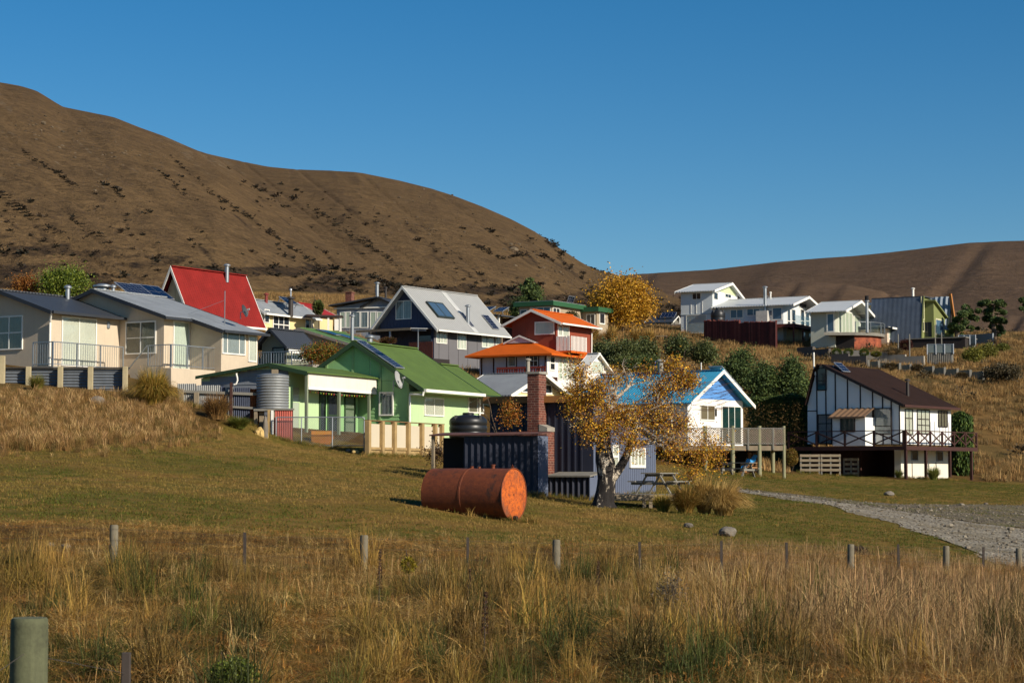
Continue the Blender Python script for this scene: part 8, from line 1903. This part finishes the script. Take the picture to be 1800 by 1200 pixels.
# ------------------------------------------------------------------ post and wire fences
M_post = mat("fence_post", C(106, 98, 80), .9, var=.25, vs=6, bump=.006, bs=25, streak=.35, sd=(6, 6, .3)); M_postd = mat("dark_stake", C(62, 54, 48), .9, var=.25)
M_wire = mat('rusty_wire', C(84, 76, 68), .7, .3)
def wire_fence():
    posts = [(-210, 905, 1), (-20, 915, 0), (200, 922, 1), (432, 935, 0), (639, 940, 1), (821, 944, 0), (978, 948, 1), (1126, 952, 0), (1268, 950, 0), (1383, 953, 0), (1494, 956, 1), (1580, 956, 0), (1662, 959, 1), (1727, 961, 0), (1790, 963, 1), (1850, 965, 0), (1910, 966, 1)]
    Yf = lambda x: float(np.interp(x, [-210, 0, 640, 980, 1300, 1660, 1910], [28, 29.5, 31, 33, 36, 40, 43]))
    b0 = on_ground(978, Yf(978)); e = thing("wire_fence", "post and wire fence with wooden posts crossing the field", "fence", b0); tops = []
    for i, (x, y, big) in enumerate(posts):
        t = at(x, y, Yf(x)); g = gz1(t.x, t.y); tl = (random.random() - .5) * .04
        P0 = Vector((t.x, t.y, g - .35)) - b0; P1 = t - b0; P1.x += tl; tops.append((P1, Vector((t.x, t.y, g)) - b0))
        if big: MB().tube([P0, P0.lerp(P1, .5), P1 - Z_ * .02, P1], [.068, .065, .064, .054], 12).build("post", M_post, e, True)
        else: MB().bar(P0, P1, .045, .03, (0, 1, 0)).build("stake", M_postd, e)
    for f in (.08, .3, .52, .74):
        m = MB(); m.tube([a.lerp(b, f) + Vector((0, -.07, 0)) for a, b in tops], .0014, 4); m.build("wire", M_wire, e)
wire_fence()
def near_fence():
    p = at(52, 1085, 8.3); b = Vector((p.x, p.y, gz1(p.x, p.y))); e = thing("near_fence", "blurred thick round fence post and dark stake at the bottom left corner", "fence", b); h = p.z - b.z
    rt = .0775; prof = [(rt * 1.02, -.3), (rt, h * .5), (rt * .99, h - .03), (rt * .97, h - .008), (rt * .9, h)]
    MB().lathe(prof, 28).build("post", mat("mossy_post", C(88, 90, 64), .9, rust=(C(50, 50, 36), .56), var=.3, vs=5, bump=.006, bs=20, streak=.55, sd=(9, 9, .25)), e, True)
    q = at(222, 1146, 12.0) - b; g = gz1(q.x + b.x, q.y + b.y) - b.z; MB().box(q.x - .026, q.x + .026, q.y - .02, q.y + .02, g - .3, q.z).build("stake", M_postd, e, bevel=.004)
    r = at(-160, 1080, 6.3) - b; MB().tube([(r.x, r.y, h - .22), (0, -.08, h - .14), (q.x, q.y - .03, q.z - .12)], .0016, 4).build("wire", M_wire, e); MB().tube([(r.x, r.y, h - .5), (0, -.08, h - .42), (q.x, q.y - .03, q.z - .42)], .0016, 4).build("wire", M_wire, e)
near_fence()
# ------------------------------------------------------------------ single plants in the field
def field_bush(name, label, px_, py_, Y, rx, ry, n, size, cols, seed, **k): return shrub(name, label, px_, py_, Y, rx, ry, n, size, cols, seed, "shrub", "bushes in the rough field", **k)
field_bush("green_bush", "bright leafy green bush at the bottom edge near the dark stake", 410, 1185, 15, 48, 34, 2600, .022, [C(84, 96, 32), C(110, 116, 44), C(66, 78, 28)], 201, lobes=RND)
field_bush("gorse_bush", "small yellow-green bush beside the wire fence", 718, 992, 29, 14, 16, 700, .03, [C(150, 130, 34), C(120, 112, 36)], 202)
field_bush("brown_bush", "dark brown prickly bush at the lawn edge on the right", 1508, 972, 43.5, 24, 15, 1500, .035, [C(64, 52, 40), C(52, 44, 34), C(82, 66, 48)], 203, lobes=RND)
field_bush("brown_bush", "smaller dark prickly bush right of the first, before the lawn", 1568, 980, 43.5, 17, 10, 900, .035, [C(64, 52, 40), C(52, 44, 34)], 204)
field_bush("grey_weed", "grey feathery weed standing in the field on the right", 1178, 1040, 25, 24, 30, 900, .024, [C(112, 100, 84), C(92, 82, 66)], 205, clump=.12, ncl=50)
for i, (x, y, Y, hh, l) in enumerate(((665, 1040, 24, .75, "tall dark dock seed head in the middle of the field"), (850, 1125, 18.5, .6, "lower dark dock seed head nearer the camera"), (823, 1045, 24.5, .55, "thin dark seed head right of the tall dock"), (1050, 1010, 28, .55, "small dark seed head below the wire fence"))):
    p = on_ground(x, Y); e = thing("dock_plant", l, "plant", p, 0, "dock seed heads"); g = np.random.default_rng(300 + i); hh *= 1.15
    MB().tube([(0, 0, -.05), (.02, 0, hh)], [.007, .003], 5).build("stem", M_postd, e); n = 260; z = hh * (.45 + .55 * g.random(n)); r = .03 * (1.2 - z / hh) + .008
    a = g.uniform(0, 6.28, n); leaf_part("seed_head", np.stack([r * np.cos(a) + .02 * z / hh, r * np.sin(a), z], 1), g.uniform(.012, .024, n), [C(62, 40, 30), C(80, 52, 38)], LEAF, e, 310 + i)
